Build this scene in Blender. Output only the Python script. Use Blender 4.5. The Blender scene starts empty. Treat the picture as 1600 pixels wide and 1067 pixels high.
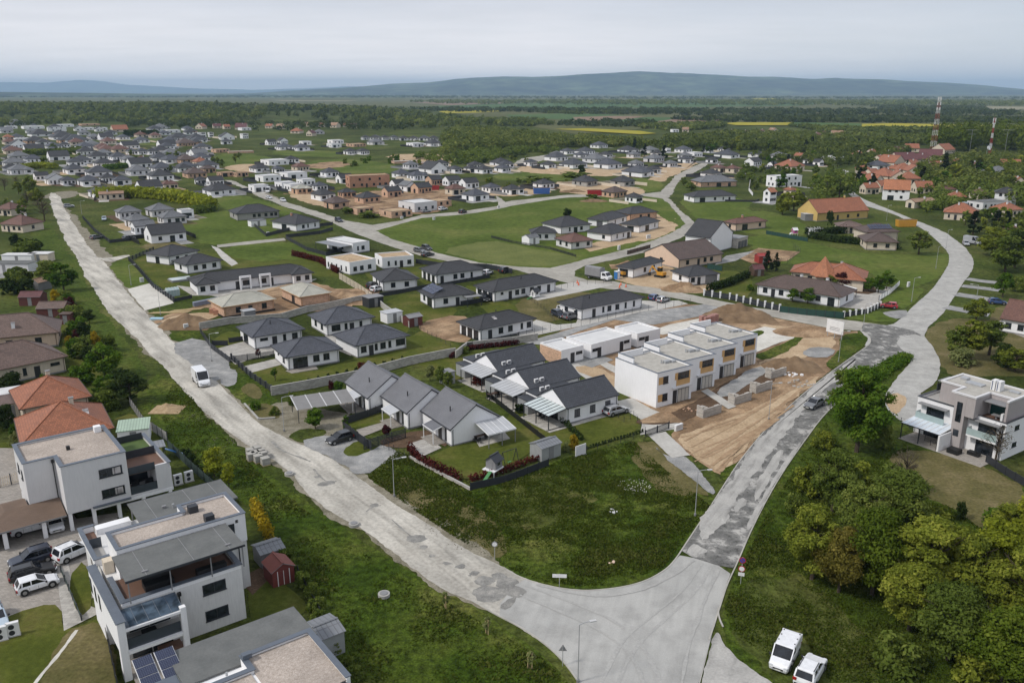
import bpy,math,random
import numpy as np
from mathutils import Vector,noise as mnoise
R = math.radians
rnd = random.Random(7)
SC = bpy.context.scene
COL = SC.collection
# ---------------------------------------------------------------- camera
CH,CF,CT = 50.0,1320.0,math.atan((533.5 - 143) / 1320.0)   # drone height, focal length in photo pixels, pitch
cd = bpy.data.cameras.new('camera'); cam = bpy.data.objects.new('camera',cd); COL.objects.link(cam)
cd.sensor_width = 36.0; cd.lens = 36.0 * CF / 1600.0; cd.clip_start = 1.0; cd.clip_end = 90000.0
cam.location = (0,0,CH); cam.rotation_euler = (math.pi / 2 - CT,0,0)
SC.camera = cam
# ---------------------------------------------------------------- sky and sun
SUN_EL,SUN_AZ = R(46),R(248)          # azimuth clockwise from +Y: from the left and a little behind the camera
SUN_DIR = Vector((math.sin(SUN_AZ) * math.cos(SUN_EL),math.cos(SUN_AZ) * math.cos(SUN_EL),math.sin(SUN_EL)))
world = bpy.data.worlds.new("World"); SC.world = world; world.use_nodes = True
def make_world():
 nt = world.node_tree; N = nt.nodes; N.clear(); L = nt.links.new
 out = N.new('ShaderNodeOutputWorld'); bg = N.new('ShaderNodeBackground')
 sky = N.new('ShaderNodeTexSky'); sky.sky_type = 'NISHITA'; sky.sun_disc = False
 sky.sun_elevation = SUN_EL; sky.sun_rotation = SUN_AZ; sky.air_density = 1.0; sky.dust_density = 2.0; sky.ozone_density = 1.5
 tc = N.new('ShaderNodeTexCoord'); sep = N.new('ShaderNodeSeparateXYZ'); L(tc.outputs['Generated'],sep.inputs[0])
 def M(op,a,b=None,c=None):
  n = N.new('ShaderNodeMath'); n.operation = op
  for i,v in enumerate((a,b,c)):
   if v is None: continue
   if isinstance(v,(int,float)): n.inputs[i].default_value = v
   else: L(v,n.inputs[i])
  return n.outputs[0]
 zz = M('MAXIMUM',M('ADD',sep.outputs[2],0.06),0.02)
 cx = M('DIVIDE',sep.outputs[0],zz); cy = M('DIVIDE',sep.outputs[1],zz)
 com = N.new('ShaderNodeCombineXYZ'); L(cx,com.inputs[0]); L(cy,com.inputs[1])
 n1 = N.new('ShaderNodeTexNoise'); n1.inputs['Scale'].default_value = 0.55; n1.inputs['Detail'].default_value = 6; n1.inputs['Roughness'].default_value = 0.55
 L(com.outputs[0],n1.inputs['Vector'])
 n2 = N.new('ShaderNodeTexNoise'); n2.inputs['Scale'].default_value = 0.16; n2.inputs['Detail'].default_value = 3
 L(com.outputs[0],n2.inputs['Vector'])
 open_r = M('MULTIPLY',M('SUBTRACT',sep.outputs[0],0.02),1.3)
 open_h = M('SUBTRACT',1.0,M('MULTIPLY',sep.outputs[2],3.6))
 opn = M('MAXIMUM',M('MULTIPLY',M('MAXIMUM',open_r,0.0),M('MAXIMUM',open_h,0.0)),0.0)
 cov = M('SUBTRACT',M('ADD',0.74,M('MULTIPLY',M('SUBTRACT',n2.outputs['Fac'],0.5),0.8)),M('MULTIPLY',opn,1.25))
 cov = M('ADD',cov,M('MULTIPLY',M('SUBTRACT',n1.outputs['Fac'],0.5),0.55))
 cl = N.new('ShaderNodeClamp'); L(cov,cl.inputs[0]); cl.inputs[1].default_value = 0.08; cl.inputs[2].default_value = 0.93
 n3 = N.new('ShaderNodeTexNoise'); n3.inputs['Scale'].default_value = 1.1; n3.inputs['Detail'].default_value = 7; n3.inputs['Roughness'].default_value = .6
 st = N.new('ShaderNodeMapping'); st.inputs['Scale'].default_value = (0.6,1.1,1); L(com.outputs[0],st.inputs[0]); L(st.outputs[0],n3.inputs['Vector'])
 br = M('ADD',0.88,M('MULTIPLY',n3.outputs['Fac'],0.22))
 lowz = M('MAXIMUM',M('SUBTRACT',1.0,M('MULTIPLY',sep.outputs[2],9.0)),0.0)      # paler toward the horizon
 glow = N.new('ShaderNodeCombineXYZ')
 for i,k in enumerate((.85,.68,.48)): L(M('ADD',1.0,M('MULTIPLY',lowz,k)),glow.inputs[i])
 glow = glow.outputs[0]
 cc = N.new('ShaderNodeMixRGB'); cc.blend_type = 'MULTIPLY'; cc.inputs[0].default_value = 1
 cc.inputs[1].default_value = (6.95,7.15,7.8,1); L(br,cc.inputs[2])
 mix = N.new('ShaderNodeMixRGB'); L(cl.outputs[0],mix.inputs[0])
 tint = N.new('ShaderNodeMixRGB'); tint.blend_type = 'MULTIPLY'; tint.inputs[0].default_value = 1; tint.blend_type = 'MIX'; tint.inputs[0].default_value = .72; tint.inputs[2].default_value = (5.0,5.6,6.7,1)
 L(sky.outputs[0],tint.inputs[1]); L(tint.outputs[0],mix.inputs[1]); L(cc.outputs[0],mix.inputs[2])
 gm = N.new('ShaderNodeMixRGB'); gm.blend_type = 'MULTIPLY'; gm.inputs[0].default_value = 1; L(mix.outputs[0],gm.inputs[1]); L(glow,gm.inputs[2])
 L(gm.outputs[0],bg.inputs[0]); bg.inputs[1].default_value = 0.1
 L(bg.outputs[0],out.inputs['Surface'])
make_world()
sd = bpy.data.lights.new('sun','SUN'); sd.energy = 2.3; sd.angle = R(8); sd.color = (1.0,0.95,0.88)
sun = bpy.data.objects.new('sun',sd); COL.objects.link(sun)
sun.rotation_euler = SUN_DIR.to_track_quat('Z','Y').to_euler(); sun.location = (0,0,200)
vs = SC.view_settings; vs.view_transform = 'Standard'; vs.look = 'None'; vs.exposure = 0.12; vs.gamma = 1.0; vs.use_curve_mapping = False
SC.cycles.volume_bounces = 0; SC.cycles.max_bounces = 5; SC.cycles.diffuse_bounces = 3; SC.cycles.glossy_bounces = 2
SC.cycles.transparent_max_bounces = 8; SC.cycles.transmission_bounces = 4; SC.cycles.use_denoising = True
# ---------------------------------------------------------------- where a photo pixel meets the height z
def W(px,py,z=0.0):
 c,s = math.cos(CT),math.sin(CT)
 u = -(py - 533.5)
 d = Vector((px - 800.0,CF * c + u * s,-CF * s + u * c))
 t = (z - CH) / d.z
 return Vector((d.x * t,d.y * t,z))
def V2(p): return Vector((p[0],p[1]))
# ---------------------------------------------------------------- materials
MATS = {}
def lin(c):
 return tuple(((x / 255.0) / 12.92 if x <= 10 else (((x / 255.0) + .055) / 1.055) ** 2.4) for x in c)
def new_mat(name):
 m = bpy.data.materials.new(name); m.use_nodes = True; nt = m.node_tree
 b = nt.nodes['Principled BSDF']; MATS[name] = m
 return m,nt,b
def noise_node(nt,scale,detail=4,rough=.55,coord='Object',stretch=None):
 tc = nt.nodes.new('ShaderNodeTexCoord'); n = nt.nodes.new('ShaderNodeTexNoise')
 n.inputs['Scale'].default_value = scale; n.inputs['Detail'].default_value = detail; n.inputs['Roughness'].default_value = rough
 src = tc.outputs[coord]
 if stretch:
  mp = nt.nodes.new('ShaderNodeMapping'); mp.inputs['Scale'].default_value = stretch[:3]
  if len(stretch) > 3: mp.vector_type = 'TEXTURE'; mp.inputs['Rotation'].default_value = (0,0,stretch[3])
  nt.links.new(src,mp.inputs[0]); src = mp.outputs[0]
 nt.links.new(src,n.inputs['Vector'])
 return n.outputs['Fac']
def ramp(nt,fac,stops,interp='LINEAR'):
 r = nt.nodes.new('ShaderNodeValToRGB'); cr = r.color_ramp; cr.interpolation = interp
 while len(cr.elements) < len(stops): cr.elements.new(0.5)
 for e,(p,c) in zip(cr.elements,stops):
  e.position = p; e.color = (*c,1) if not isinstance(c,(int,float)) else (c,c,c,1)
 nt.links.new(fac,r.inputs[0]); return r.outputs[0]
def mixc(nt,fac,a,b,mode='MIX'):
 m = nt.nodes.new('ShaderNodeMixRGB'); m.blend_type = mode
 for i,v in ((0,fac),(1,a),(2,b)):
  if isinstance(v,(int,float)): m.inputs[i].default_value = v if i == 0 else (v,v,v,1)
  elif isinstance(v,tuple): m.inputs[i].default_value = (*v,1)
  else: nt.links.new(v,m.inputs[i])
 return m.outputs[0]
def math_n(nt,op,a,b=None):
 n = nt.nodes.new('ShaderNodeMath'); n.operation = op
 for i,v in enumerate((a,b)):
  if v is None: continue
  if isinstance(v,(int,float)): n.inputs[i].default_value = v
  else: nt.links.new(v,n.inputs[i])
 return n.outputs[0]
def bump(nt,b,h,strength=.4,dist=.05):
 n = nt.nodes.new('ShaderNodeBump'); n.inputs['Strength'].default_value = strength; n.inputs['Distance'].default_value = dist
 nt.links.new(h,n.inputs['Height']); nt.links.new(n.outputs[0],b.inputs['Normal'])
def plain(name,col,rough=.6,metal=0.,var=.12,scale=1.2,spec=None):
 """one paint or metal with a little wear in it"""
 if name in MATS: return MATS[name]
 m,nt,b = new_mat(name)
 f = noise_node(nt,scale,5)
 k = ramp(nt,f,[(.25,1 - var),(.75,1 + var * .6)])
 nt.links.new(mixc(nt,1.0,col,k,'MULTIPLY'),b.inputs['Base Color'])
 b.inputs['Roughness'].default_value = rough; b.inputs['Metallic'].default_value = metal
 if spec is not None: b.inputs['Specular IOR Level'].default_value = spec
 return m
def render_mat(name,col,stain=.10):
 """rendered house wall: fine grain plus faint vertical weather streaks"""
 if name in MATS: return MATS[name]
 m,nt,b = new_mat(name)
 f = noise_node(nt,.7,4); g = noise_node(nt,3.0,3,stretch=(2.5,2.5,.25))
 k = mixc(nt,1.0,ramp(nt,f,[(.3,1 - stain * .6),(.7,1.02)]),ramp(nt,g,[(.35,1 - stain),(.6,1.0)]),'MULTIPLY')
 nt.links.new(mixc(nt,1.0,col,k,'MULTIPLY'),b.inputs['Base Color']); b.inputs['Roughness'].default_value = .85
 return m
def uv_grid(nt,du,dv,lw,brick=False,off=.5):
 """mortar mask from the metre UVs: 1 on a tile, 0 in the joint; also a per-tile random colour"""
 uv = nt.nodes.new('ShaderNodeUVMap'); t = nt.nodes.new('ShaderNodeTexBrick')
 t.inputs['Scale'].default_value = 1.0; t.inputs['Brick Width'].default_value = du; t.inputs['Row Height'].default_value = dv
 t.inputs['Mortar Size'].default_value = lw; t.inputs['Mortar Smooth'].default_value = .3; t.offset = off
 t.inputs['Color1'].default_value = (0,0,0,1); t.inputs['Color2'].default_value = (1,1,1,1); t.inputs['Mortar'].default_value = (.5,.5,.5,1)
 nt.links.new(uv.outputs[0],t.inputs['Vector'])
 return t
def roof_mat(name,col,du=.33,dv=.38,lw=.03,var=.25,rough=.6,joint=.55,patch=.2):
 if name in MATS: return MATS[name]
 m,nt,b = new_mat(name)
 t = uv_grid(nt,du,dv,lw)
 k = ramp(nt,t.outputs['Color'],[(0,1 - var),(1,1 + var * .5)])
 f = noise_node(nt,.35,5); k2 = ramp(nt,f,[(.3,1 - patch),(.7,1 + patch * .4)])
 c = mixc(nt,1.0,mixc(nt,1.0,col,k,'MULTIPLY'),k2,'MULTIPLY')
 c = mixc(nt,t.outputs['Fac'],c,tuple(x * joint for x in col))
 nt.links.new(c,b.inputs['Base Color']); b.inputs['Roughness'].default_value = rough
 inv = math_n(nt,'SUBTRACT',1.0,t.outputs['Fac']); bump(nt,b,inv,.6,.03)
 return m
def seam_mat(name,col,pitch=.45,lw=.04,rough=.45,metal=.0,joint=.6,along='u'):
 """sheet metal with raised seams"""
 if name in MATS: return MATS[name]
 m,nt,b = new_mat(name)
 t = uv_grid(nt,pitch if along == 'u' else 60.,60. if along == 'u' else pitch,lw,off=0)
 f = noise_node(nt,.5,5); k2 = ramp(nt,f,[(.3,.86),(.7,1.06)])
 c = mixc(nt,t.outputs['Fac'],mixc(nt,1.0,col,k2,'MULTIPLY'),tuple(x * joint for x in col))
 nt.links.new(c,b.inputs['Base Color']); b.inputs['Roughness'].default_value = rough; b.inputs['Metallic'].default_value = metal
 bump(nt,b,t.outputs['Fac'],.5,.03)
 return m
def brick_mat(name,col,mortar,du=.38,dv=.25,lw=.02,var=.2):
 if name in MATS: return MATS[name]
 m,nt,b = new_mat(name)
 t = uv_grid(nt,du,dv,lw)
 k = ramp(nt,t.outputs['Color'],[(0,1 - var),(1,1 + var)])
 f = noise_node(nt,.5,4); k2 = ramp(nt,f,[(.3,.82),(.7,1.08)])
 c = mixc(nt,t.outputs['Fac'],mixc(nt,1.0,mixc(nt,1.0,col,k,'MULTIPLY'),k2,'MULTIPLY'),mortar)
 nt.links.new(c,b.inputs['Base Color']); b.inputs['Roughness'].default_value = .9
 return m
def blotch(name,stops,scale,detail=7,rough=.6,bscale=None,bstr=.5,bdist=.05,second=None,roughness=.9,stretch=None):
 """ground surface: a colour ramp over fractal noise, a second noise multiplied in, and a fine bump"""
 if name in MATS: return MATS[name]
 m,nt,b = new_mat(name)
 f = noise_node(nt,scale,detail,rough,stretch=stretch)
 c = ramp(nt,f,stops)
 for s in (second or []):
  sc,lo,hi,a0,a1 = s[:5]
  c = mixc(nt,1.0,c,ramp(nt,noise_node(nt,sc,4,stretch=(s[5] if len(s) > 5 else None)),[(a0,lo),(a1,hi)]),'MULTIPLY')
 nt.links.new(c,b.inputs['Base Color']); b.inputs['Roughness'].default_value = roughness; b.inputs['Specular IOR Level'].default_value = .06
 if bscale: bump(nt,b,noise_node(nt,bscale,5),bstr,bdist)
 return m
def glass_mat(name,col=(.02,.024,.03),rough=.08):
 if name in MATS: return MATS[name]
 m,nt,b = new_mat(name)
 f = noise_node(nt,.9,2); c = mixc(nt,1.0,col,ramp(nt,f,[(.35,.5),(.65,1.7)]),'MULTIPLY')
 nt.links.new(c,b.inputs['Base Color']); b.inputs['Roughness'].default_value = rough; b.inputs['Specular IOR Level'].default_value = .6
 return m
def leaf_mat(name,c1,c2,c3=None,trans=.38):
 if name in MATS: return MATS[name]
 m,nt,b = new_mat(name)
 at = nt.nodes.new('ShaderNodeAttribute'); at.attribute_name = 'tone'
 oi = nt.nodes.new('ShaderNodeObjectInfo')
 f = math_n(nt,'ADD',math_n(nt,'MULTIPLY',at.outputs['Fac'],.75),math_n(nt,'MULTIPLY',oi.outputs['Random'],.25))
 st = [(.05,c1),(.95,c2)] if c3 is None else [(.05,c1),(.6,c2),(.95,c3)]
 c = ramp(nt,f,st)
 nt.links.new(c,b.inputs['Base Color']); b.inputs['Roughness'].default_value = .7; b.inputs['Specular IOR Level'].default_value = .06
 tr = nt.nodes.new('ShaderNodeBsdfTranslucent'); nt.links.new(c,tr.inputs[0])
 mx = nt.nodes.new('ShaderNodeMixShader'); mx.inputs[0].default_value = trans
 nt.links.new(b.outputs[0],mx.inputs[1]); nt.links.new(tr.outputs[0],mx.inputs[2])
 nt.links.new(mx.outputs[0],nt.nodes['Material Output'].inputs['Surface'])
 return m
# ---------------------------------------------------------------- object helpers
def link(o,parent=None):
 COL.objects.link(o)
 if parent is not None: o.parent = parent
 return o
def tag(o,label=None,cat=None,group=None,kind=None):
 if label: o['label'] = label
 if cat: o['category'] = cat
 if group: o['group'] = group
 if kind: o['kind'] = kind
 return o
def empty(name,label,cat,loc=(0,0,0),rz=0.0,group=None):
 o = bpy.data.objects.new(name,None); o.empty_display_size = .5; link(o)
 o.location = loc; o.rotation_euler = (0,0,rz)
 return tag(o,label,cat,group)
class MB:
 """collects faces in metres, then links them as ONE mesh object with metre UVs"""
 def __init__(s): s.v = []; s.f = []; s.m = []
 def face(s,pts,m=0):
  i = len(s.v); s.v += [tuple(p) for p in pts]; s.f.append(tuple(range(i,i + len(pts)))); s.m.append(m); return s
 def box(s,x0,x1,y0,y1,z0,z1,m=0,top=None):
  i = len(s.v)
  s.v += [(x0,y0,z0),(x1,y0,z0),(x1,y1,z0),(x0,y1,z0),(x0,y0,z1),(x1,y0,z1),(x1,y1,z1),(x0,y1,z1)]
  for q in ((0,3,2,1),(4,5,6,7),(0,1,5,4),(1,2,6,5),(2,3,7,6),(3,0,4,7)):
   s.f.append(tuple(i + k for k in q)); s.m.append(m)
  if top is not None: s.m[-5] = top
  return s
 def prism(s,poly,z0,z1,m=0,top=None):
  n = len(poly)
  a = sum(poly[i][0] * poly[(i + 1) % n][1] - poly[(i + 1) % n][0] * poly[i][1] for i in range(n))
  if a < 0: poly = poly[::-1]
  i = len(s.v)
  s.v += [(p[0],p[1],z0) for p in poly] + [(p[0],p[1],z1) for p in poly]
  s.f.append(tuple(i + k for k in range(n - 1,-1,-1))); s.m.append(m)
  s.f.append(tuple(i + n + k for k in range(n))); s.m.append(m if top is None else top)
  for k in range(n):
   j = (k + 1) % n; s.f.append((i + k,i + j,i + n + j,i + n + k)); s.m.append(m)
  return s
 def extrude(s,poly,axis_o,ux,uy,un,d,m=0):
  """a polygon in the plane (ux, uy) through axis_o, given thickness d along un"""
  o = Vector(axis_o); ux,uy,un = Vector(ux),Vector(uy),Vector(un)
  n = len(poly); i = len(s.v)
  A = [o + ux * p[0] + uy * p[1] for p in poly]
  s.v += [tuple(p) for p in A] + [tuple(p + un * d) for p in A]
  s.f.append(tuple(i + k for k in range(n - 1,-1,-1))); s.m.append(m)
  s.f.append(tuple(i + n + k for k in range(n))); s.m.append(m)
  for k in range(n):
   j = (k + 1) % n; s.f.append((i + k,i + j,i + n + j,i + n + k)); s.m.append(m)
  return s
 def tube(s,pts,rad,n=8,m=0,caps=True):
  pts = [Vector(p) for p in pts]
  rad = rad if isinstance(rad,(list,tuple)) else [rad] * len(pts)
  i0 = len(s.v)
  for k,p in enumerate(pts):
   t = (pts[min(k + 1,len(pts) - 1)] - pts[max(k - 1,0)]).normalized()
   a = t.cross(Vector((0,0,1)) if abs(t.z) < .9 else Vector((1,0,0))).normalized(); b = t.cross(a)
   for q in range(n):
    w = 2 * math.pi * q / n; s.v.append(tuple(p + (a * math.cos(w) + b * math.sin(w)) * rad[k]))
  for k in range(len(pts) - 1):
   for q in range(n):
    r = (q + 1) % n; a = i0 + k * n
    s.f.append((a + q,a + r,a + n + r,a + n + q)); s.m.append(m)
  if caps:
   s.f.append(tuple(i0 + q for q in range(n - 1,-1,-1))); s.m.append(m)
   e = i0 + (len(pts) - 1) * n; s.f.append(tuple(e + q for q in range(n))); s.m.append(m)
  return s
 def beam(s,a,b,w,h,m=0):
  a,b = Vector(a),Vector(b); t = (b - a).normalized()
  x = t.cross(Vector((0,0,1)) if abs(t.z) < .95 else Vector((0,1,0))).normalized() * w / 2; y = x.cross(t).normalized() * h / 2
  i = len(s.v)
  for p in (a,b): s.v += [tuple(p - x - y),tuple(p + x - y),tuple(p + x + y),tuple(p - x + y)]
  for q in ((0,3,2,1),(4,5,6,7),(0,1,5,4),(1,2,6,5),(2,3,7,6),(3,0,4,7)):
   s.f.append(tuple(i + k for k in q)); s.m.append(m)
  return s
 def mesh(s,name,mats,smooth=False,uv=True):
  me = bpy.data.meshes.new(name); me.from_pydata(s.v,[],s.f)
  for x in (mats if isinstance(mats,(list,tuple)) else [mats]): me.materials.append(x)
  me.polygons.foreach_set('material_index',s.m)
  if uv:
   co = np.array(s.v,dtype=np.float64); ly = me.uv_layers.new(name='UVMap'); out = np.zeros((len(me.loops),2),np.float32); k = 0
   for f in s.f:
    p = co[list(f)]; e1 = p[1] - p[0]; nn = np.zeros(3)
    for j in range(1,len(f) - 1): nn += np.cross(p[j] - p[0],p[j + 1] - p[0])
    l = math.hypot(nn[0],nn[1])
    if l < 1e-6 * (abs(nn[2]) + 1e-12) or l < 1e-9: u = np.array((1.,0,0)); v = np.array((0,1.,0))
    else:
     u = np.array((-nn[1],nn[0],0)) / l; v = np.cross(nn / np.linalg.norm(nn),u)
    out[k:k + len(f),0] = p @ u; out[k:k + len(f),1] = p @ v; k += len(f)
   ly.data.foreach_set('uv',out.ravel())
  if smooth: me.polygons.foreach_set('use_smooth',[True] * len(me.polygons))
  me.update(); return me
 def build(s,name,mats,parent=None,smooth=False,uv=True):
  return link(bpy.data.objects.new(name,s.mesh(name,mats,smooth,uv)),parent)
def np_mesh(name,verts,faces,mat,tone=None,smooth=False):
 """fast mesh: verts (n,3), faces (m,k) all of one size, tone: one value per face"""
 me = bpy.data.meshes.new(name); n,(m,k) = len(verts),faces.shape
 me.vertices.add(n); me.vertices.foreach_set('co',verts.astype(np.float32).ravel())
 me.loops.add(m * k); me.loops.foreach_set('vertex_index',faces.astype(np.int32).ravel())
 me.polygons.add(m); me.polygons.foreach_set('loop_start',np.arange(0,m * k,k,dtype=np.int32))
 try: me.polygons.foreach_set('loop_total',np.full(m,k,np.int32))
 except Exception: pass
 for x in (mat if isinstance(mat,(list,tuple)) else [mat]): me.materials.append(x)
 if tone is not None:
  a = me.attributes.new('tone','FLOAT','FACE'); a.data.foreach_set('value',tone.astype(np.float32))
 if smooth: me.polygons.foreach_set('use_smooth',np.ones(m,bool))
 me.update(calc_edges=True); me.validate(); return me
ORD = ['leftmost','second','third','fourth','fifth','sixth','seventh','eighth','ninth','tenth','eleventh','twelfth','thirteenth','fourteenth','fifteenth','sixteenth','seventeenth','eighteenth','nineteenth','twentieth']
# ---------------------------------------------------------------- ground materials
def rd_ang(a,b):
 p,q = W(*a),W(*b); return math.atan2(q.y - p.y,q.x - p.x)
A_LEFT,A_RIGHT = rd_ang((620,820),(200,490)),rd_ang((1110,860),(1250,660))
blotch('m_ground',[(.25,(.030,.044,.007)),(.42,(.052,.073,.013)),(.55,(.080,.098,.022)),(.75,(.135,.132,.042))],.045,9,.62,bscale=1.5,bstr=.7,bdist=.35,
  second=[(.9,.55,1.2,.35,.65),(4.0,.6,1.25,.3,.7),(.012,.75,1.2,.4,.6)])
blotch('m_meadow',[(.28,(.025,.047,.004)),(.43,(.046,.077,.008)),(.54,(.072,.100,.014)),(.66,(.128,.137,.032)),(.8,(.184,.173,.057))],.09,9,.65,bscale=2.2,bstr=.8,bdist=.4,
  second=[(1.3,.5,1.3,.35,.65),(5.0,.55,1.3,.3,.7)])
blotch('m_field',[(.3,(.056,.085,.012)),(.5,(.090,.125,.022)),(.7,(.146,.158,.043))],.03,8,.6,bscale=1.2,bstr=.5,bdist=.25,second=[(.5,.75,1.15,.35,.65),(3.0,.75,1.15,.3,.7)])
blotch('m_pale_field',[(.3,(.088,.11,.03)),(.7,(.155,.17,.055))],.08,8,.65,bscale=2.0,bstr=.5,bdist=.15,second=[(1.2,.8,1.12,.3,.7)])
blotch('m_lawn',[(.3,(.055,.072,.011)),(.5,(.086,.102,.018)),(.72,(.149,.132,.043))],.13,8,.62,bscale=6.0,bstr=.4,bdist=.06,second=[(1.5,.75,1.15,.3,.7),(9.0,.75,1.15,.3,.7)])
blotch('m_dry',[(.3,(.07,.072,.024)),(.5,(.125,.11,.045)),(.72,(.21,.17,.09))],.16,8,.65,bscale=3.0,bstr=.6,bdist=.1,second=[(2.5,.7,1.2,.3,.7)])
blotch('m_dirt_road',[(.2,(.36,.335,.29)),(.42,(.455,.43,.38)),(.7,(.53,.505,.45))],.22,9,.62,bscale=3.5,bstr=.5,bdist=.05,
  second=[(.7,.76,1.04,.32,.52,(14,1,1,A_LEFT)),(2.2,.82,1.06,.35,.6),(.35,.78,1.05,.38,.55,(4,1,1,A_LEFT)),(.07,.86,1.05,.35,.6)])
blotch('m_junction',[(.2,(.33,.328,.315)),(.7,(.415,.41,.39))],.12,8,.55,bscale=9,bstr=.15,bdist=.02,second=[(1.1,.9,1.04,.3,.65,(14,1,1,A_RIGHT + .25)),(6,.93,1.05,.3,.7),(.35,.86,1.05,.35,.55)])
blotch('m_rough_asphalt',[(.30,(.105,.104,.098)),(.46,(.155,.153,.146)),(.535,(.20,.197,.187)),(.60,(.36,.35,.33)),(.75,(.44,.43,.40))],.42,8,.62,bscale=2.5,bstr=.7,bdist=.06,
  second=[(1.9,.6,1.1,.33,.5),(7,.8,1.12,.3,.7)])
blotch('m_dust',[(.25,(.27,.265,.25)),(.5,(.37,.36,.34)),(.75,(.46,.45,.42))],.3,9,.65,bscale=3,bstr=.5,bdist=.05,second=[(1.0,.7,1.08,.3,.52,(7,1,1,A_RIGHT)),(4,.85,1.08,.3,.7)])
blotch('m_street',[(.3,(.27,.255,.225)),(.7,(.41,.39,.345))],.08,8,.6,bscale=2,bstr=.4,bdist=.05,second=[(.6,.82,1.06,.3,.6)])
blotch('m_gravel',[(.3,(.19,.192,.19)),(.5,(.28,.28,.275)),(.7,(.39,.38,.36))],.5,9,.72,bscale=9,bstr=.6,bdist=.04,second=[(7,.75,1.2,.3,.7),(.15,.82,1.1,.35,.6)])
blotch('m_site_dirt',[(.25,(.16,.105,.062)),(.45,(.27,.18,.11)),(.6,(.38,.265,.165)),(.8,(.47,.345,.225))],.12,9,.65,bscale=1.3,bstr=.8,bdist=.2,
  second=[(.7,.80,1.1,.33,.6,(5,1,1,A_RIGHT - .12)),(3.0,.75,1.15,.3,.7),(.3,.75,1.08,.35,.6)])
blotch('m_sand',[(.3,(.34,.24,.145)),(.7,(.55,.42,.28))],.2,9,.68,bscale=2,bstr=.8,bdist=.12,second=[(2.5,.75,1.12,.3,.7)])
blotch('m_track',[(.3,(.25,.165,.10)),(.7,(.42,.30,.19))],.8,8,.65,bscale=3,bstr=.6,bdist=.08)
blotch('m_soil',[(.3,(.07,.045,.03)),(.7,(.15,.10,.065))],.5,9,.68,bscale=4,bstr=.8,bdist=.08,second=[(4,.75,1.15,.3,.7)])
blotch('m_verge',[(.3,(.13,.12,.085)),(.5,(.22,.20,.15)),(.75,(.36,.33,.27))],.5,9,.7,bscale=5,bstr=.7,bdist=.06,second=[(5,.7,1.2,.3,.7)])
blotch('m_concrete',[(.3,(.40,.385,.355)),(.7,(.51,.495,.46))],.3,8,.6,bscale=12,bstr=.15,bdist=.02,second=[(2,.88,1.05,.3,.7)])
blotch('m_slab',[(.3,(.50,.48,.43)),(.7,(.62,.60,.55))],.25,8,.6,second=[(1.4,.86,1.05,.3,.65)])
blotch('m_patch',[(.3,(.15,.147,.138)),(.5,(.24,.235,.22)),(.7,(.36,.345,.315))],.8,8,.65,bscale=6,bstr=.5,bdist=.03,second=[(6,.8,1.15,.3,.7)])
blotch('m_kerb',[(.3,(.33,.32,.29)),(.7,(.46,.44,.40))],.6,6,.6)
def paver_mat(name,col,du,dv):
 m,nt,b = new_mat(name); t = uv_grid(nt,du,dv,.015)
 k = ramp(nt,t.outputs['Color'],[(0,.8),(1,1.12)]); f = ramp(nt,noise_node(nt,.25,6),[(.3,.82),(.7,1.08)])
 nt.links.new(mixc(nt,t.outputs['Fac'],mixc(nt,1.,mixc(nt,1.,col,k,'MULTIPLY'),f,'MULTIPLY'),tuple(x * .6 for x in col)),b.inputs['Base Color']); b.inputs['Roughness'].default_value = .9
paver_mat('m_paver',(.33,.30,.265),.4,.2); paver_mat('m_paver_light',(.42,.40,.365),.6,.4)
blotch('m_meadow2',[(.3,(.045,.065,.010)),(.5,(.085,.098,.022)),(.7,(.16,.145,.055))],.12,9,.65,bscale=2.2,bstr=.8,bdist=.4,second=[(1.3,.6,1.25,.35,.65),(5,.6,1.25,.3,.7)])
blotch('m_meadow3',[(.3,(.040,.066,.009)),(.5,(.068,.100,.015)),(.66,(.105,.120,.028)),(.8,(.17,.155,.06))],.07,9,.66,bscale=2.2,bstr=.8,bdist=.3,second=[(1.3,.6,1.25,.35,.65),(5,.65,1.2,.3,.7)])
blotch('m_street2',[(.3,(.33,.325,.305)),(.7,(.45,.44,.415))],.25,8,.6,bscale=3,bstr=.3,bdist=.04,second=[(.8,.84,1.05,.3,.6),(4,.88,1.08,.3,.7)])
blotch('m_far_green',[(.3,(.05,.10,.03)),(.7,(.085,.135,.045))],.004,6,.55,second=[(.05,.85,1.1,.3,.7)])
blotch('m_far_brown',[(.3,(.19,.13,.09)),(.7,(.25,.18,.13))],.004,6,.55)
blotch('m_rapeseed',[(.3,(.26,.24,.03)),(.7,(.38,.33,.035))],.006,6,.55,second=[(.04,.85,1.08,.3,.7)])
blotch('m_far_olive',[(.3,(.075,.085,.03)),(.7,(.12,.12,.05))],.003,6,.55)
blotch('m_far_pale',[(.3,(.21,.20,.13)),(.7,(.27,.25,.17))],.003,6,.55)
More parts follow.
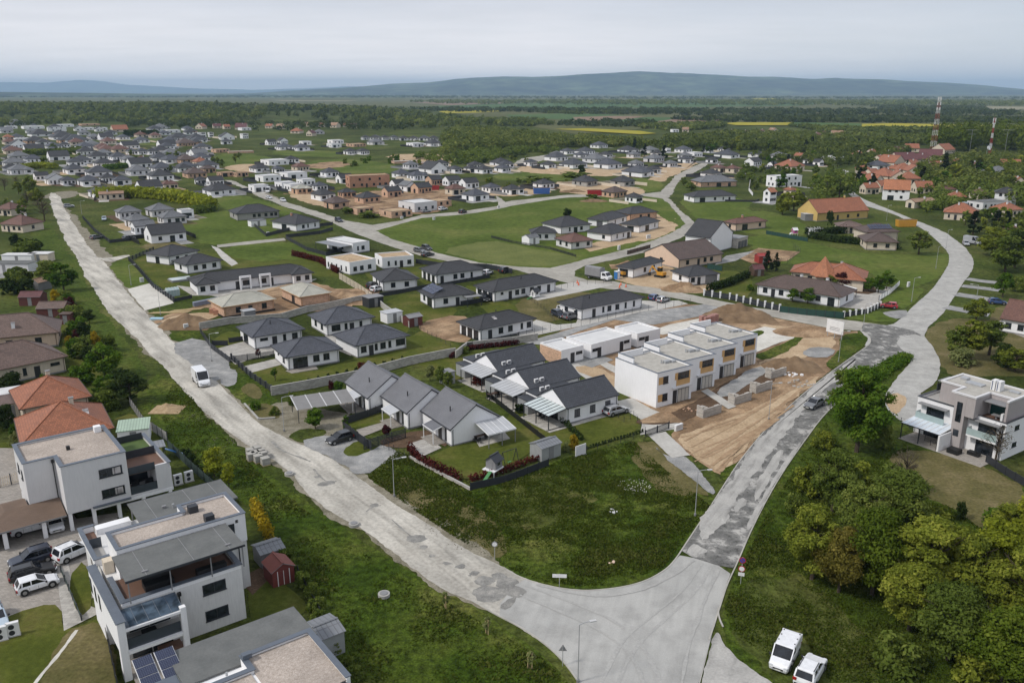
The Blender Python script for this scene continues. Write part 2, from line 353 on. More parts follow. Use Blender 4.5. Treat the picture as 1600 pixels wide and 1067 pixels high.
# ---------------------------------------------------------------- the ground and the sheets on it
def ground_sheet():
 mb = MB(); rad = [0,60,150,320,700,1500,3500,8000,18000,45000]; n = 48
 mb.v = [(0,120,0)] + [(r * math.cos(2 * math.pi * k / n),120 + r * math.sin(2 * math.pi * k / n),0) for r in rad[1:] for k in range(n)]
 for k in range(n): mb.f.append((0,1 + k,1 + (k + 1) % n)); mb.m.append(0)
 for r in range(len(rad) - 2):
  for k in range(n):
   a = 1 + r * n; b = a + n; j = (k + 1) % n
   mb.f.append((a + k,b + k,b + j,a + j)); mb.m.append(0)
 o = mb.build('ground',MATS['m_ground'],uv=False); tag(o,kind='structure')
ground_sheet()
def parse(s): return [tuple(float(v) for v in p.split(',')) for p in s.split()]
def ragged(P,jit,closed=True,step=None,seed=0):
 """subdivide a ground outline and give it a natural uneven edge"""
 out = []; n = len(P); off = rnd.random() * 1000
 for i in range(n if closed else n - 1):
  a,b = P[i],P[(i + 1) % n]; d = (b - a).length; dist = max(40,(a + b).length / 2)
  st = step or max(.35,dist * .0045); k = max(1,int(d / st))
  for j in range(k): out.append(a + (b - a) * (j / k))
 if not closed: out.append(P[-1])
 if jit <= 0: return out
 res = []
 for i,p in enumerate(out):
  t = (out[(i + 1) % len(out)] - out[i - 1]); t = t.normalized() if t.length > 1e-6 else Vector((1,0)); nn = Vector((-t.y,t.x))
  h = mnoise.noise((p.x * .35,p.y * .35,off)) * 1.1 + mnoise.noise((p.x * 1.4,p.y * 1.4,off)) * .6 + mnoise.noise((p.x * .08,p.y * .08,off)) * 1.2
  res.append(p + nn * h * jit * min(4,max(1,p.length / 170)))
 return res
def chaikin(P,it=2,closed=True):
 for _ in range(it):
  o = []; n = len(P)
  if not closed: o.append(P[0])
  for i in range(n if closed else n - 1):
   a,b = P[i],P[(i + 1) % n]; o += [a * .75 + b * .25,a * .25 + b * .75]
  if not closed: o.append(P[-1])
  P = o
 return P
SHEETS = []
def add_sheet(name,P,mat,layer,label=None):
 a = sum(P[i].x * P[(i + 1) % len(P)].y - P[(i + 1) % len(P)].x * P[i].y for i in range(len(P)))
 mb = MB(); mb.face([(p.x,p.y,0) for p in (P if a > 0 else P[::-1])])
 o = mb.build(name,MATS[mat]); tag(o,label,kind='structure')
 SHEETS.append((layer,len(SHEETS),o,min(p.x for p in P),max(p.x for p in P),min(p.y for p in P),max(p.y for p in P))); return o
def lay_sheets():
 """each sheet one small step above every sheet it may overlap"""
 done = []
 for s in sorted(SHEETS,key=lambda s: s[:2]):
  lv = 1 + max([l for l,t in done if not (t[3] > s[4] or t[4] < s[3] or t[5] > s[6] or t[6] < s[5])],default=0)
  s[2].location.z = .005 * lv; done.append((lv,s))
def S(name,pts,mat,layer,jit=.25,smooth=1,label=None):
 """a ground sheet: outline given where it lies in the photograph, laid on the ground at its own height step"""
 P = [V2(W(*p)) for p in (parse(pts) if isinstance(pts,str) else pts)]
 if smooth: P = chaikin(P,smooth)
 return add_sheet(name,ragged(P,jit) if jit > 0 else P,mat,layer,label)
def strip_outline(P,w):
 L_,R_ = [],[]
 for i,p in enumerate(P):
  t = (P[min(i + 1,len(P) - 1)] - P[max(i - 1,0)]).normalized(); nn = Vector((-t.y,t.x))
  ww = w[i] if isinstance(w,list) else w
  L_.append(p + nn * ww / 2); R_.append(p - nn * ww / 2)
 return L_ + R_[::-1]
def track(name,pts,w,mat,layer,jit=.15):
 """a narrow strip along a line on the ground"""
 P = chaikin([V2(W(*p)) for p in parse(pts)],2,False); P = ragged(P,0,False)
 O = ragged(strip_outline(P,w),jit) if jit else strip_outline(P,w)
 return add_sheet(name,O,mat,layer)
def kerb(pts,w=.14,h=.11,mat='m_kerb',name='kerb'):
 P = chaikin([V2(W(*p)) for p in parse(pts)],2,False); mb = MB()
 O = strip_outline(P,w); n = len(P)
 for i in range(n - 1):
  a,b,c,d = O[i],O[i + 1],O[2 * n - 2 - i],O[2 * n - 1 - i]
  for q in ([(a.x,a.y,h),(d.x,d.y,h),(c.x,c.y,h),(b.x,b.y,h)],[(a.x,a.y,0),(a.x,a.y,h),(b.x,b.y,h),(b.x,b.y,0)],[(d.x,d.y,0),(c.x,c.y,0),(c.x,c.y,h),(d.x,d.y,h)]):
   mb.face(q)
 return tag(mb.build(name,MATS[mat]),kind='structure')
S('meadow','560,752 620,700 700,735 745,755 800,748 880,715 1010,680 1060,740 1120,775 1100,810 1070,855 1040,892 960,920 880,920 800,898 720,855 640,800','m_meadow',1,.3)
S('meadow','255,575 330,660 400,725 480,785 560,840 640,892 740,945 850,1020 910,1100 560,1100 520,990 470,900 400,800 330,740 250,680 215,640 215,610','m_meadow',1,.3)
S('meadow','1290,640 1400,570 1420,560 1400,620 1430,690 1600,760 1700,800 1700,1150 1230,1150 1130,1010 1128,940 1160,860 1200,780 1240,720','m_meadow',1,.3)
S('meadow','45,345 80,345 118,415 160,490 210,545 240,600 180,600 130,520 80,440 50,390','m_meadow3',1,.6)
S('dry_grass','760,760 850,735 930,760 900,800 820,830 770,800','m_meadow2',2,1.2)
S('dry_grass','575,770 620,740 700,770 760,800 800,850 780,880 720,840 640,795','m_dry',2,.6)
S('dry_grass','985,690 1030,690 1060,730 1100,760 1080,780 1030,770 1000,740','m_dry',2,.6)
S('dry_grass','1385,720 1430,700 1520,720 1620,770 1620,850 1540,830 1480,790 1420,760','m_dry',2,.8)
S('dry_grass','1440,520 1480,495 1560,500 1650,520 1650,590 1560,585 1490,590 1466,565','m_dry',2,.6)
S('dry_grass','1150,900 1250,900 1330,960 1380,1080 1250,1090 1180,1040 1140,980','m_ground',2,.8)
S('field','597,362 612,374 650,386 700,398 760,411 810,418 862,419 885,413 925,400 940,385 905,345 935,326 1000,330 1010,318 922,307 887,310 800,324 720,338 660,342','m_field',1,.5)
S('pale_field','680,392 765,374 820,386 895,400 905,408 862,418 800,415 735,404','m_pale_field',2,.5)
S('field','285,358 298,335 330,311 372,303 440,322 476,335 440,340 430,355 442,374 340,384 310,380','m_field',1,.5)
S('field','338,388 445,374 520,400 515,409 480,408 430,405 395,418 370,410','m_field',1,.3)
S('field','1160,372 1200,366 1260,378 1330,394 1410,400 1480,394 1484,410 1473,428 1440,446 1415,452 1380,440 1340,415 1290,405 1230,415 1190,402','m_field',1,.3)
S('field','1165,330 1205,330 1255,346 1262,372 1200,372 1150,360 1110,352 1090,345 1075,330 1060,312 1100,306 1180,312','m_field',1,.4)
S('field','985,275 1040,285 1030,298 1000,302 985,295','m_field',1,.4)
S('field','790,268 900,262 985,262 1000,270 940,275 850,285 760,280','m_field',1,.6)
S('field','395,235 520,238 640,250 700,262 640,268 520,258 395,262 330,250','m_ground',1,.6)
S('field','325,240 420,242 450,260 330,262','m_field',2,.6)
S('field','470,252 560,248 640,262 620,272 500,272','m_field',2,.6)
S('field','180,214 300,220 290,228 190,226','m_field',1,.8)
S('field','420,232 560,238 540,246 430,244','m_field',2,.8)
S('field','0,185 60,183 110,188 50,195 0,196','m_pale_field',1,2)
S('field','40,170 180,168 330,171 200,176 60,177','m_pale_field',1,3)
S('dirt','450,262 520,252 560,256 520,264','m_site_dirt',3,.8)
S('verge','80,305 118,385 150,448 180,500 226,548 250,566 285,607 315,640 372,690 400,705 452,742 490,786 532,815 576,834 616,868 656,900 690,924 740,945 800,955 790,880 740,850 690,815 600,770 560,735 480,690 430,668 390,640 365,610 300,545 245,500 200,445 165,390 110,330','m_verge',2,.55)
S('road','75,300 84,335 104,380 121,404 129,427 144,446 159,473 180,500 207,521 228,548 255,572 288,611 315,641 345,664 375,688 400,704 424,718 452,738 468,758 492,782 532,808 576,830 616,866 656,897 696,921 736,938 776,962 816,982 856,1010 884,1038 902,1062 915,1085 1000,1085 1000,930 924,921 900,922 860,916 824,906 792,890 752,870 712,850 676,822 624,794 596,774 560,746 525,722 490,702 460,690 432,678 400,660 375,634 350,608 320,580 290,550 264,527 246,509 228,490 208,470 195,451 180,433 166,412 148,398 125,365 105,335 92,304','m_dirt_road',4,.22)
S('junction','770,958 816,982 856,1010 884,1038 902,1062 915,1090 1085,1090 1095,1055 1110,1000 1126,945 1134,915 1143,891 1064,866 1056,874 1040,891 1008,908 968,918 924,922 880,920 840,911 815,903','m_junction',5,.06)
S('rough_road','1143,891 1152,880 1172,832 1196,784 1224,736 1252,696 1290,645 1330,612 1356,592 1386,571 1412,553 1436,536 1440,520 1392,509 1350,505 1345,515 1356,523 1362,535 1350,544 1320,565 1287,589 1239,628 1200,667 1184,684 1152,724 1132,756 1104,800 1072,848 1064,866','m_rough_asphalt',5,.05,1)
S('dust','1085,835 1104,803 1132,760 1152,728 1184,688 1200,671 1240,632 1288,593 1322,569 1345,555 1330,575 1296,604 1265,634 1240,662 1214,695 1190,728 1168,765 1142,795 1125,825 1100,850','m_dust',6,.5)
S('dust','1186,752 1206,716 1224,700 1222,716 1204,746 1186,776 1178,786 1180,768','m_dust',6,.3)
S('dust','1145,790 1160,775 1168,785 1150,805','m_dust',6,.5)
S('dust','1068,862 1080,845 1096,852 1110,862 1098,868 1082,870','m_dust',6,.4)
S('dust','1172,831 1196,783 1224,735 1252,695 1250,690 1234,708 1212,742 1188,780 1164,826','m_dust',6,.12)
S('apron','1098,1046 1112,1000 1120,985 1130,1000 1146,1020 1180,1044 1208,1067 1250,1110 1080,1110','m_dust',5,.25)
S('road','1340,514 1392,509 1407,499 1428,478 1455,454 1473,430 1483,412 1482,395 1465,377 1445,360 1425,350 1400,336 1370,327 1347,321 1335,311 1322,300 1310,290 1302,281 1306,272 1310,266 1328,266 1322,275 1317,285 1335,302 1350,312 1375,322 1412,337 1437,347 1475,362 1500,380 1515,395 1523,410 1518,425 1500,450 1486,470 1470,495 1442,518 1450,545 1430,553 1410,553 1380,540 1350,545 1352,525','m_street2',4,.08)
S('dust','1395,530 1440,520 1464,552 1470,575 1462,600 1440,612 1437,622 1432,668 1392,650 1380,622 1398,592 1425,565 1418,556','m_street2',5,.15)
S('dirt','1382,625 1398,613 1416,622 1412,640 1396,650','m_sand',6,.25)
S('street','350,282 380,295 395,303 440,321 475,333 520,348 545,361 575,373 612,386 650,398 700,409 750,413 807,422 849,434 870,438 900,446 1005,458 1080,471 1128,482 1200,494 1260,506 1290,512 1338,517 1392,510 1350,504 1300,498 1218,486 1170,480 1104,466 1044,453 984,445 954,439 918,438 897,432 897,424 915,415 960,406 1020,392 1060,373 1085,361 1088,350 1070,335 1055,320 1045,310 1052,300 1060,285 1070,277 1095,265 1106,256 1099,255 1080,262 1055,275 1045,287 1032,300 1007,303 930,304 885,305 840,310 800,314 790,316 775,306 780,322 720,331 660,336 625,345 582,352 540,345 500,332 455,319 407,301 362,282','m_street',4,.2,0)
S('field','587,361 612,374 650,385 685,396 750,411 810,417 860,419 884,414 932,401 1005,381 1040,369 1061,357 1071,350 1060,336 1047,321 1035,311 1000,306 925,308 887,309 862,312 800,322 775,328 722,336 660,341 625,351','m_field',5,.2,0)
S('pale_field','680,393 765,374 820,386 895,400 907,407 862,417 800,415 735,405','m_pale_field',6,.5)
S('dirt','960,345 1000,335 1035,325 1060,350 1050,366 1000,380 950,390 930,396 905,385 960,372','m_sand',6,.6)
S('meadow','1005,312 1030,314 1050,332 1058,350 1040,345 1020,330','m_field',7,.3)
S('meadow','905,398 960,385 1010,375 1000,385 950,397 915,405','m_field',7,.3)
S('dirt','820,258 860,258 920,265 985,262 1000,268 960,276 900,274 840,272 800,266','m_sand',2,.7)
S('dirt','1030,258 1070,255 1095,252 1080,262 1050,275 1040,285 1010,280','m_sand',3,.7)
S('dirt','860,283 920,288 985,292 1010,298 1000,306 930,306 880,302','m_sand',5,.7)
S('dirt','430,302 470,305 540,322 560,335 600,335 690,320 690,310 640,300 590,296 520,310','m_site_dirt',3,.7)
S('dirt','735,300 790,292 850,290 870,300 830,305 780,308','m_sand',3,.7)
S('dirt','340,262 390,255 420,262 390,272','m_sand',3,.6)
S('dirt','600,242 680,240 720,248 690,260 620,256','m_sand',3,.6)
S('street','800,258 815,248 850,243 912,232 914,234 860,247 825,258','m_street',3,.2,0)
S('path','339,383 400,376 445,372 446,376 400,381 340,387','m_street',3,.2,0)
S('path','330,384 340,387 372,412 362,416 348,405','m_concrete',3,.1,0)
S('dirt','60,310 85,300 120,298 125,306 90,312','m_verge',3,.5)
S('verge_grass','168,412 200,404 235,430 252,445 235,450 200,452 185,436','m_field',3,.3)
S('path','150,402 165,404 200,398 204,401 170,412','m_dirt_road',5,.2)
S('paver_yard','199,452 237,442 272,474 226,486','m_slab',4,.12,0)
S('lawn','203,402 245,390 285,432 272,462 238,440','m_lawn',3,.1)
S('verge_grass','232,488 270,478 296,478 262,498','m_ground',3,.3)
S('lawn','330,385 380,410 490,405 530,412 560,440 500,430 330,440 290,425','m_lawn',2,.1)
S('drive','275,446 345,455 460,440 495,436 470,448 360,468 330,462 300,462','m_paver_light',3,.05,0)
S('dirt','246,508 300,484 330,480 350,500 480,486 540,490 560,470 500,440 440,445 330,475 292,482 240,500','m_site_dirt',3,.4)
S('sand','250,500 300,488 345,490 330,500 262,512','m_sand',4,.4)
S('verge_grass','258,522 300,516 322,520 300,536 275,535','m_meadow',4,.4)
S('gravel','262,542 312,525 368,572 340,600 322,585','m_gravel',5,.4)
S('gravel','342,590 366,572 372,600 350,606','m_gravel',5,.3)
S('lawn','328,535 352,517 378,520 392,530 372,540 345,548','m_lawn',3,.1)
S('drive','340,545 372,536 400,530 435,546 430,553 390,562 368,570','m_paver_light',4,.05,0)
S('lawn','390,578 432,562 448,582 500,578 552,560 560,546 600,538 642,526 660,516 722,542 700,556 640,568 560,590 482,606 428,612 408,598','m_lawn',3,.05,0)
S('lawn','560,478 584,472 602,486 640,512 636,520 588,500','m_lawn',3,.05,0)
S('drive','376,574 430,561 440,570 388,584','m_paver_light',4,.05,0)
S('terrace','446,580 478,568 496,574 456,584','m_paver',5,.03,0)
S('drive','505,520 528,528 555,545 548,556 520,545','m_paver_light',4,.05,0)
S('verge_grass','342,592 372,578 420,606 440,640 400,645 370,625','m_meadow',3,.4)
S('dirt','372,610 392,596 412,612 402,628','m_dry',4,.3)
S('dirt','395,645 445,625 500,640 560,650 540,680 470,692 440,680','m_verge',3,.35)
S('soil','375,632 430,630 445,652 408,656','m_dry',4,.2)
S('lawn','445,682 475,668 515,672 500,690 462,692','m_ground',4,.4)
S('gravel','458,692 520,678 560,685 610,700 640,712 600,722 570,745 530,722','m_gravel',5,.4)
S('lawn','533,704 560,688 600,690 585,704 548,716','m_lawn',6,.3)
S('lawn','536,662 560,650 620,645 612,658 560,676 545,672','m_lawn',4,.1)
S('terrace','530,632 560,622 575,630 545,648','m_paver',4,.03,0)
S('path','556,672 606,658 618,663 566,683','m_paver',5,.03,0)
S('soil','580,692 660,670 690,680 700,700 680,690 640,700 612,700','m_soil',4,.15)
S('drive','636,695 668,684 690,700 655,716','m_paver_light',5,.03,0)
S('lawn','655,720 690,705 720,690 790,660 800,640 855,680 815,720 735,752 700,740','m_lawn',4,.08)
S('terrace','738,680 780,665 797,686 749,699','m_paver_light',6,.02,0)
S('lawn','735,605 780,610 880,665 990,640 1005,675 905,712 870,700 800,640 760,620','m_lawn',3,.1)
S('terrace','823,642 850,635 885,660 975,630 985,640 865,668','m_paver',5,.02,0)
S('lawn','640,560 720,545 760,560 740,600 690,590','m_lawn',3,.1)
S('terrace','720,582 745,575 800,615 822,630 810,632 770,610','m_paver_light',5,.02,0)
S('drive','895,555 935,590 960,625 1000,650 1020,640 1065,660 1060,670 1000,680 1005,655 985,640 950,615 890,575 855,545','m_concrete',4,.05,0)
S('drive','962,628 988,622 1060,665 1020,680 1000,655 975,640','m_concrete',5,.04,0)
S('path','1012,680 1040,675 1078,712 1050,716','m_concrete',7,.12,0)
S('gravel','1018,694 1045,715 1076,713 1122,768 1112,776 1085,752 1050,728','m_gravel',6,.35)
S('verge','995,695 1020,695 1060,730 1110,775 1080,765 1040,745 1005,720','m_dry',4,.5)
S('lawn','586,480 640,455 700,475 720,490 660,510 600,500','m_lawn',3,.1)
S('lawn','545,395 570,430 600,455 690,445 720,440 680,425 600,425','m_lawn',2,.1)
S('lawn','720,445 760,450 800,480 870,478 840,500 780,505 740,470','m_lawn',2,.1)
S('lawn','800,470 870,452 940,460 900,480 870,505 820,500','m_dry',3,.1)
S('lawn','615,415 680,400 740,410 700,432 650,430','m_lawn',2,.1)
S('dirt','652,505 720,490 745,510 735,535 705,535 660,520','m_site_dirt',4,.3)
S('drive','838,500 870,508 900,505 905,492 1005,470 1060,470 1075,475 820,528 800,520','m_concrete',4,.05,0)
S('drive','818,460 875,445 905,440 960,445 940,450 840,470','m_concrete',4,.1,0)
S('dirt','845,532 900,506 1000,478 1090,474 1130,483 1200,495 1262,507 1320,518 1345,518 1318,562 1287,588 1239,627 1200,666 1152,723 1130,742 1112,736 1072,706 1045,682 1062,668 1030,652 985,622 960,605 910,585 880,560','m_site_dirt',3,.25)
S('sand','1048,682 1100,668 1160,648 1220,615 1270,590 1285,588 1238,626 1199,664 1150,722 1130,738 1112,734 1075,706','m_sand',5,.45)
S('sand','1180,505 1240,512 1300,518 1310,540 1270,555 1210,575 1180,590 1190,560 1240,540 1200,520','m_sand',5,.5)
S('sand','890,575 930,570 980,600 985,620 950,600','m_sand',5,.3)
S('yard','985,660 1040,650 1090,625 1115,610 1150,590 1185,572 1215,590 1190,610 1140,630 1090,650 1065,660 1030,665','m_soil',6,.25)
S('dirt','985,664 1040,640 1062,655 1075,668 1055,660','m_site_dirt',7,.1)
S('yard','1115,612 1150,592 1185,572 1200,580 1170,602 1130,625','m_gravel',7,.3)
S('path','1095,612 1106,608 1150,636 1138,640','m_concrete',8,.08,0)
S('slab','1172,518 1195,511 1258,524 1218,536 1180,552 1172,545','m_slab',8,.1,0)
S('grass','1172,556 1210,545 1255,520 1262,524 1235,548 1195,566','m_meadow',9,.3)
S('grass','1172,520 1188,516 1198,520 1180,528','m_meadow',9,.15)
S('puddle_gravel','1250,552 1270,542 1305,545 1300,558 1268,560','m_gravel',8,.3)
S('slab','1015,518 1045,508 1108,495 1138,502 1090,512 1035,524','m_slab',7,.1,0)
S('street','818,536 900,512 1000,488 1100,476 1132,482 1110,492 1020,508 960,500 900,520 850,540','m_gravel',5,.1,0)
S('path','925,563 935,560 1000,592 985,598','m_concrete',6,.08,0)
S('yard','895,560 930,552 958,563 925,575 905,570','m_gravel',6,.1,0)
S('soil','960,560 1040,530 1080,520 1060,535 1000,560 975,575','m_soil',6,.4)
S('verge_grass','1312,523 1345,520 1358,530 1345,544 1300,580 1290,570 1310,550','m_meadow',6,.35)
S('verge_grass','1125,735 1145,728 1150,724 1135,752 1125,748','m_meadow',6,.2)
S('verge_grass','1205,487 1320,498 1395,505 1405,498 1392,490 1360,486 1320,494','m_field',5,.2)
S('lawn','1375,468 1410,452 1445,450 1440,462 1418,480 1395,486','m_field',5,.3)
S('drive','1378,488 1415,484 1420,490 1405,500 1385,494','m_gravel',6,.2)
S('lawn','1040,440 1090,420 1170,425 1180,450 1160,470 1110,460','m_lawn',2,.2)
S('dirt','985,415 1010,402 1040,410 1060,425 1110,440 1120,455 1080,460 1020,450 990,445 955,435 970,425','m_sand',3,.4)
S('drive','1305,455 1350,445 1400,450 1380,465 1360,485 1310,480','m_paver_light',4,.05,0)
S('soil','1310,450 1350,440 1375,455 1350,462','m_soil',5,.1)
S('yard','1150,402 1185,388 1250,394 1230,408 1175,412','m_site_dirt',4,.05,0)
S('drive','1115,415 1135,400 1180,392 1150,408','m_gravel',4,.05,0)
for t,w in (('1478,480 1500,484 1530,490 1545,492',4.5),('1494,460 1520,464 1556,470',4.5),('1503,447 1530,450 1562,454',4.0),('1510,436 1530,439 1556,442',4.0)):
 track('drive',t,w,'m_gravel',5,.12)
S('lawn','1535,520 1600,520 1700,540 1700,480 1560,470','m_dry',3,.3)
S('paver_yard','1540,505 1610,495 1700,510 1700,530 1600,528','m_paver',4,.05,0)
S('lawn','0,420 60,425 100,440 60,460 0,470','m_lawn',2,.2)
S('drive','-60,405 58,425 40,432 -60,440','m_gravel',3,.1)
S('lawn','92,500 130,490 165,560 150,640 100,560','m_lawn',2,.2)
S('lawn','-40,690 60,690 40,720 -40,720','m_lawn',2,.2)
S('lawn','165,660 215,640 260,700 240,740 180,690','m_lawn',2,.2)
S('paver_court','-80,700 40,700 120,810 190,800 150,860 155,930 95,955 60,950 0,985 -120,960','m_paver',3,.05,0)
S('path','84,870 104,862 118,938 162,955 100,986 96,950','m_paver_light',5,.03,0)
S('lawn','104,905 135,870 150,945 122,968','m_lawn',5,.1)
S('lawn','-40,985 60,945 95,945 100,990 165,960 180,1000 190,1120 -60,1120','m_lawn',4,.1)
S('dry_grass','100,990 160,968 175,1010 180,1090 60,1090','m_dry',5,.5)
S('lawn','385,905 420,895 475,935 480,960 400,985 388,950','m_lawn',4,.1)
S('terrace','372,905 420,880 425,900 395,930','m_soil',5,.05,0)
S('dirt','600,330 640,336 700,330 700,316 650,312 600,318','m_site_dirt',3,.6)
S('dirt','455,296 500,304 540,316 520,326 480,318 450,306','m_sand',3,.6)
S('dirt','390,300 420,302 440,312 415,314','m_verge',3,.4)
S('dirt','640,300 720,294 730,308 680,316 640,312','m_site_dirt',3,.6)
S('dirt','215,385 250,376 300,386 280,394 240,392','m_dry',3,.4)
S('dirt','840,366 900,362 905,374 860,376','m_dry',6,.4)
kerb('792,892 824,907 860,917 900,923 924,923 968,919 1008,909 1040,891 1056,874 1072,849 1104,801 1132,757 1152,725 1184,685 1200,668 1239,629 1287,590 1320,566 1350,545 1362,535 1357,524 1346,517')
kerb('1108,1000 1126,945 1136,913 1152,880 1172,832 1196,784 1224,736 1252,696 1290,644 1320,622 1356,593')
kerb('736,938 776,961 816,981 856,1009 884,1037 903,1064')
kerb('1092,1067 1109,998',.2,.05)
kerb('1130,980 1123,965 1122,950',.14,.12)
for x,y,r in ((652,842,.9),(700,881,.6),(719,886,.5),(756,908,1.0),(764,928,1.5),(792,912,1.0),(780,901,.6),(806,926,1.0),(734,900,.35),(742,896,.4),(675,869,.3),(662,855,.35),(585,790,.5),(505,757,.6),(515,755,.5),(496,745,.4)):
 c = W(x,y); P = []
 for k in range(14):
  a = 2 * math.pi * k / 14; q = r * (1 + .35 * mnoise.noise((math.cos(a) * 1.3 + x,math.sin(a) * 1.3 + y,0)))
  P.append(Vector((c.x + math.cos(a) * q * 1.25,c.y + math.sin(a) * q)))
 add_sheet('pothole_patch',ragged(P,.22,step=.12),'m_patch',6)
S('pothole_patch','776,950 798,932 812,934 794,955','m_patch',6,.12)
track('crack','612,812 636,834 650,843',.25,'m_patch',6,.12)
track('crack','490,733 500,745 514,756 526,752',.3,'m_patch',6,.15)
track('crack','572,800 582,792 596,790',.25,'m_patch',6,.12)
track('crack','425,690 440,705 470,715 485,722',.35,'m_patch',6,.25)
blotch('m_tyre',[(.3,(.325,.322,.31)),(.7,(.40,.395,.376))],.5,8,.6,second=[(4,.9,1.08,.3,.7)])
for t in ('1112,884 1088,926 1040,968 990,1012 962,1075','1098,880 1072,920 1020,962 968,1004 938,1072','824,916 900,944 966,972 1012,1018 1034,1075','812,930 890,962 950,992 992,1030 1008,1075','1122,890 1096,950 1076,1010 1064,1075','838,914 920,934 1000,926 1060,896 1084,876'):
 track('tyre_track',t,.3,'m_tyre',7,.12)
for t in ('1075,712 1100,700 1140,686 1200,650 1260,603','1085,722 1120,708 1150,690 1200,662 1240,634','1064,684 1100,676 1160,655 1210,625','1125,738 1146,712 1180,680 1215,655','1080,700 1120,680 1170,650 1230,612 1270,590','1095,715 1140,690 1190,655 1245,620','1112,728 1150,700 1190,668 1228,635','1070,690 1110,668 1150,655','1120,735 1140,715 1165,690 1210,648'):
 track('wheel_track',t,.45,'m_track',6,.22)
for t in ('120,985 95,1020 60,1060 40,1090',):
 track('stepping_path',t,.25,'m_slab',6,.12)
# ---------------------------------------------------------------- the plain, its fields and the far hills
FAR = []
def far_sheet(name,pts,mat,layer):
 P = [W(*p) for p in parse(pts)]; mb = MB(); mb.face([(p.x,p.y,.3 * layer + .05 * len(FAR)) for p in P]); o = mb.build(name,MATS[mat],uv=False)
 if o.data.polygons[0].normal.z < 0: o.data.flip_normals()
 tag(o,kind='structure'); FAR.append(o)
far_sheet('plain','-900,200 400,188 700,176 900,210 1100,195 2500,205 4500,146 -3000,146','m_far_olive',1)
for n,p,m in (('field','640,168 800,162 1100,158 1300,160 1250,166 900,170 780,170','m_far_green'),('rapeseed_field','670,176 700,173.5 770,172.5 784,174.5 745,177 690,178','m_rapeseed'),('field','640,160 760,159 800,162 700,165','m_far_brown'),
    ('field','790,180 900,178 960,180 1000,183 920,188 800,186','m_far_green'),('field','895,184 960,182 1010,183 960,190 900,189','m_far_brown'),
    ('field','950,190 1010,184 1070,185 1020,193','m_far_green'),('field','1010,193 1065,185.5 1132,186 1120,193 1060,196','m_far_brown'),
    ('rapeseed_field','865,203 920,202 1000,206 1026,210 1000,211.5 920,206.5','m_rapeseed'),('rapeseed_field','1130,194 1150,192.5 1240,192.5 1235,197 1150,197','m_rapeseed'),
    ('field','1240,192.5 1345,194 1345,203 1235,198','m_far_green'),('rapeseed_field','1347,195 1400,194 1480,196 1620,198 1600,201 1460,201 1375,206 1345,206','m_rapeseed'),
    ('rapeseed_field','1515,184.5 1590,185 1596,187 1530,186.5','m_rapeseed'),('rapeseed_field','1280,182 1330,182 1330,184 1280,183.5','m_rapeseed'),
    ('rapeseed_field','1170,154.2 1212,154 1215,156.5 1180,156','m_rapeseed'),('field','1540,167 1620,168 1620,173 1550,172','m_far_pale'),('field','800,171 840,170 870,172 820,173','m_far_pale'),
    ('rapeseed_field','420,157 560,158 540,159.5 440,158.6','m_far_pale'),('field','300,150 600,150 640,152 300,152','m_far_green'),('field','0,149 300,149 260,151 0,151','m_far_olive')):
 far_sheet(n,p,m,2)
def ridge(name,dist,prof,depth,mat,seed,rough):
 """a range of hills: crest heights read along the horizon at the distance where the range stands"""
 xs = np.array([p[0] for p in prof],float); ys = np.array([p[1] for p in prof],float)
 nx,ny = 260,26; X = np.linspace(xs[0],xs[-1],nx); Y = np.interp(X,xs,ys); k = dist / (CF * math.cos(CT))
 v = np.zeros((ny,nx,3))
 for j in range(ny):
  t = j / (ny - 1)
  for i in range(nx):
   wx = (X[i] - 800) * dist / CF * 1.0; crest = CH + (143 - Y[i]) * dist / CF * 1.04
   h = crest * math.sin(min(1,t / .55) * math.pi / 2) if t < .55 else crest * math.cos((t - .55) / .45 * math.pi / 2)
   q = Vector((wx * rough,t * depth * rough,seed))
   w = 1 + (.05 + .4 * max(0,math.cos(math.pi * t * .9))) * mnoise.fractal(q,1,2,5) * math.sin(math.pi * min(1,t * 1.3)) if t < .5 else 1 + .06 * mnoise.fractal(q * 2.2,.8,2,6)
   v[j,i] = (wx * (1 + .04 * t),dist + (t - .55) * depth,max(-5,h * w - 2))
 idx = np.arange(nx * ny).reshape(ny,nx)
 f = np.stack([idx[:-1,:-1],idx[:-1,1:],idx[1:,1:],idx[1:,:-1]],-1).reshape(-1,4)
 o = link(bpy.data.objects.new(name,np_mesh(name,v.reshape(-1,3),f,MATS[mat],smooth=True))); tag(o,kind='structure')
blotch('m_hill',[(.3,(.03,.045,.02)),(.5,(.045,.06,.028)),(.75,(.075,.085,.045))],.0012,8,.65,second=[(.004,.3,1.7,.38,.62),(.0009,.5,1.5,.38,.62)])
ridge('far_hills',15000,[(380,147),(440,145),(500,141),(560,138),(620,133),(680,131),(720,126),(780,122),(830,123),(870,122),(930,119),(980,117),(1060,119),(1090,121),(1140,124),(1180,124),(1236,126),(1270,125),(1330,128),(1380,130),(1420,131),(1470,134),(1520,140),(1580,143),(1640,143),(1720,146),(1800,149)],5200,'m_hill',3.3,.00035)
ridge('distant_range',30000,[(-300,140),(-100,136),(0,135),(60,131),(120,131),(170,127),(200,129),(240,134),(300,137),(340,139),(420,141),(500,139),(560,136),(640,138)],4000,'m_hill',8.1,.0003)
ridge('low_hills',8500,[(-500,144.5),(-100,144),(60,144),(180,145),(260,146.5),(330,147.5),(380,150)],1500,'m_hill',5.1,.0008)
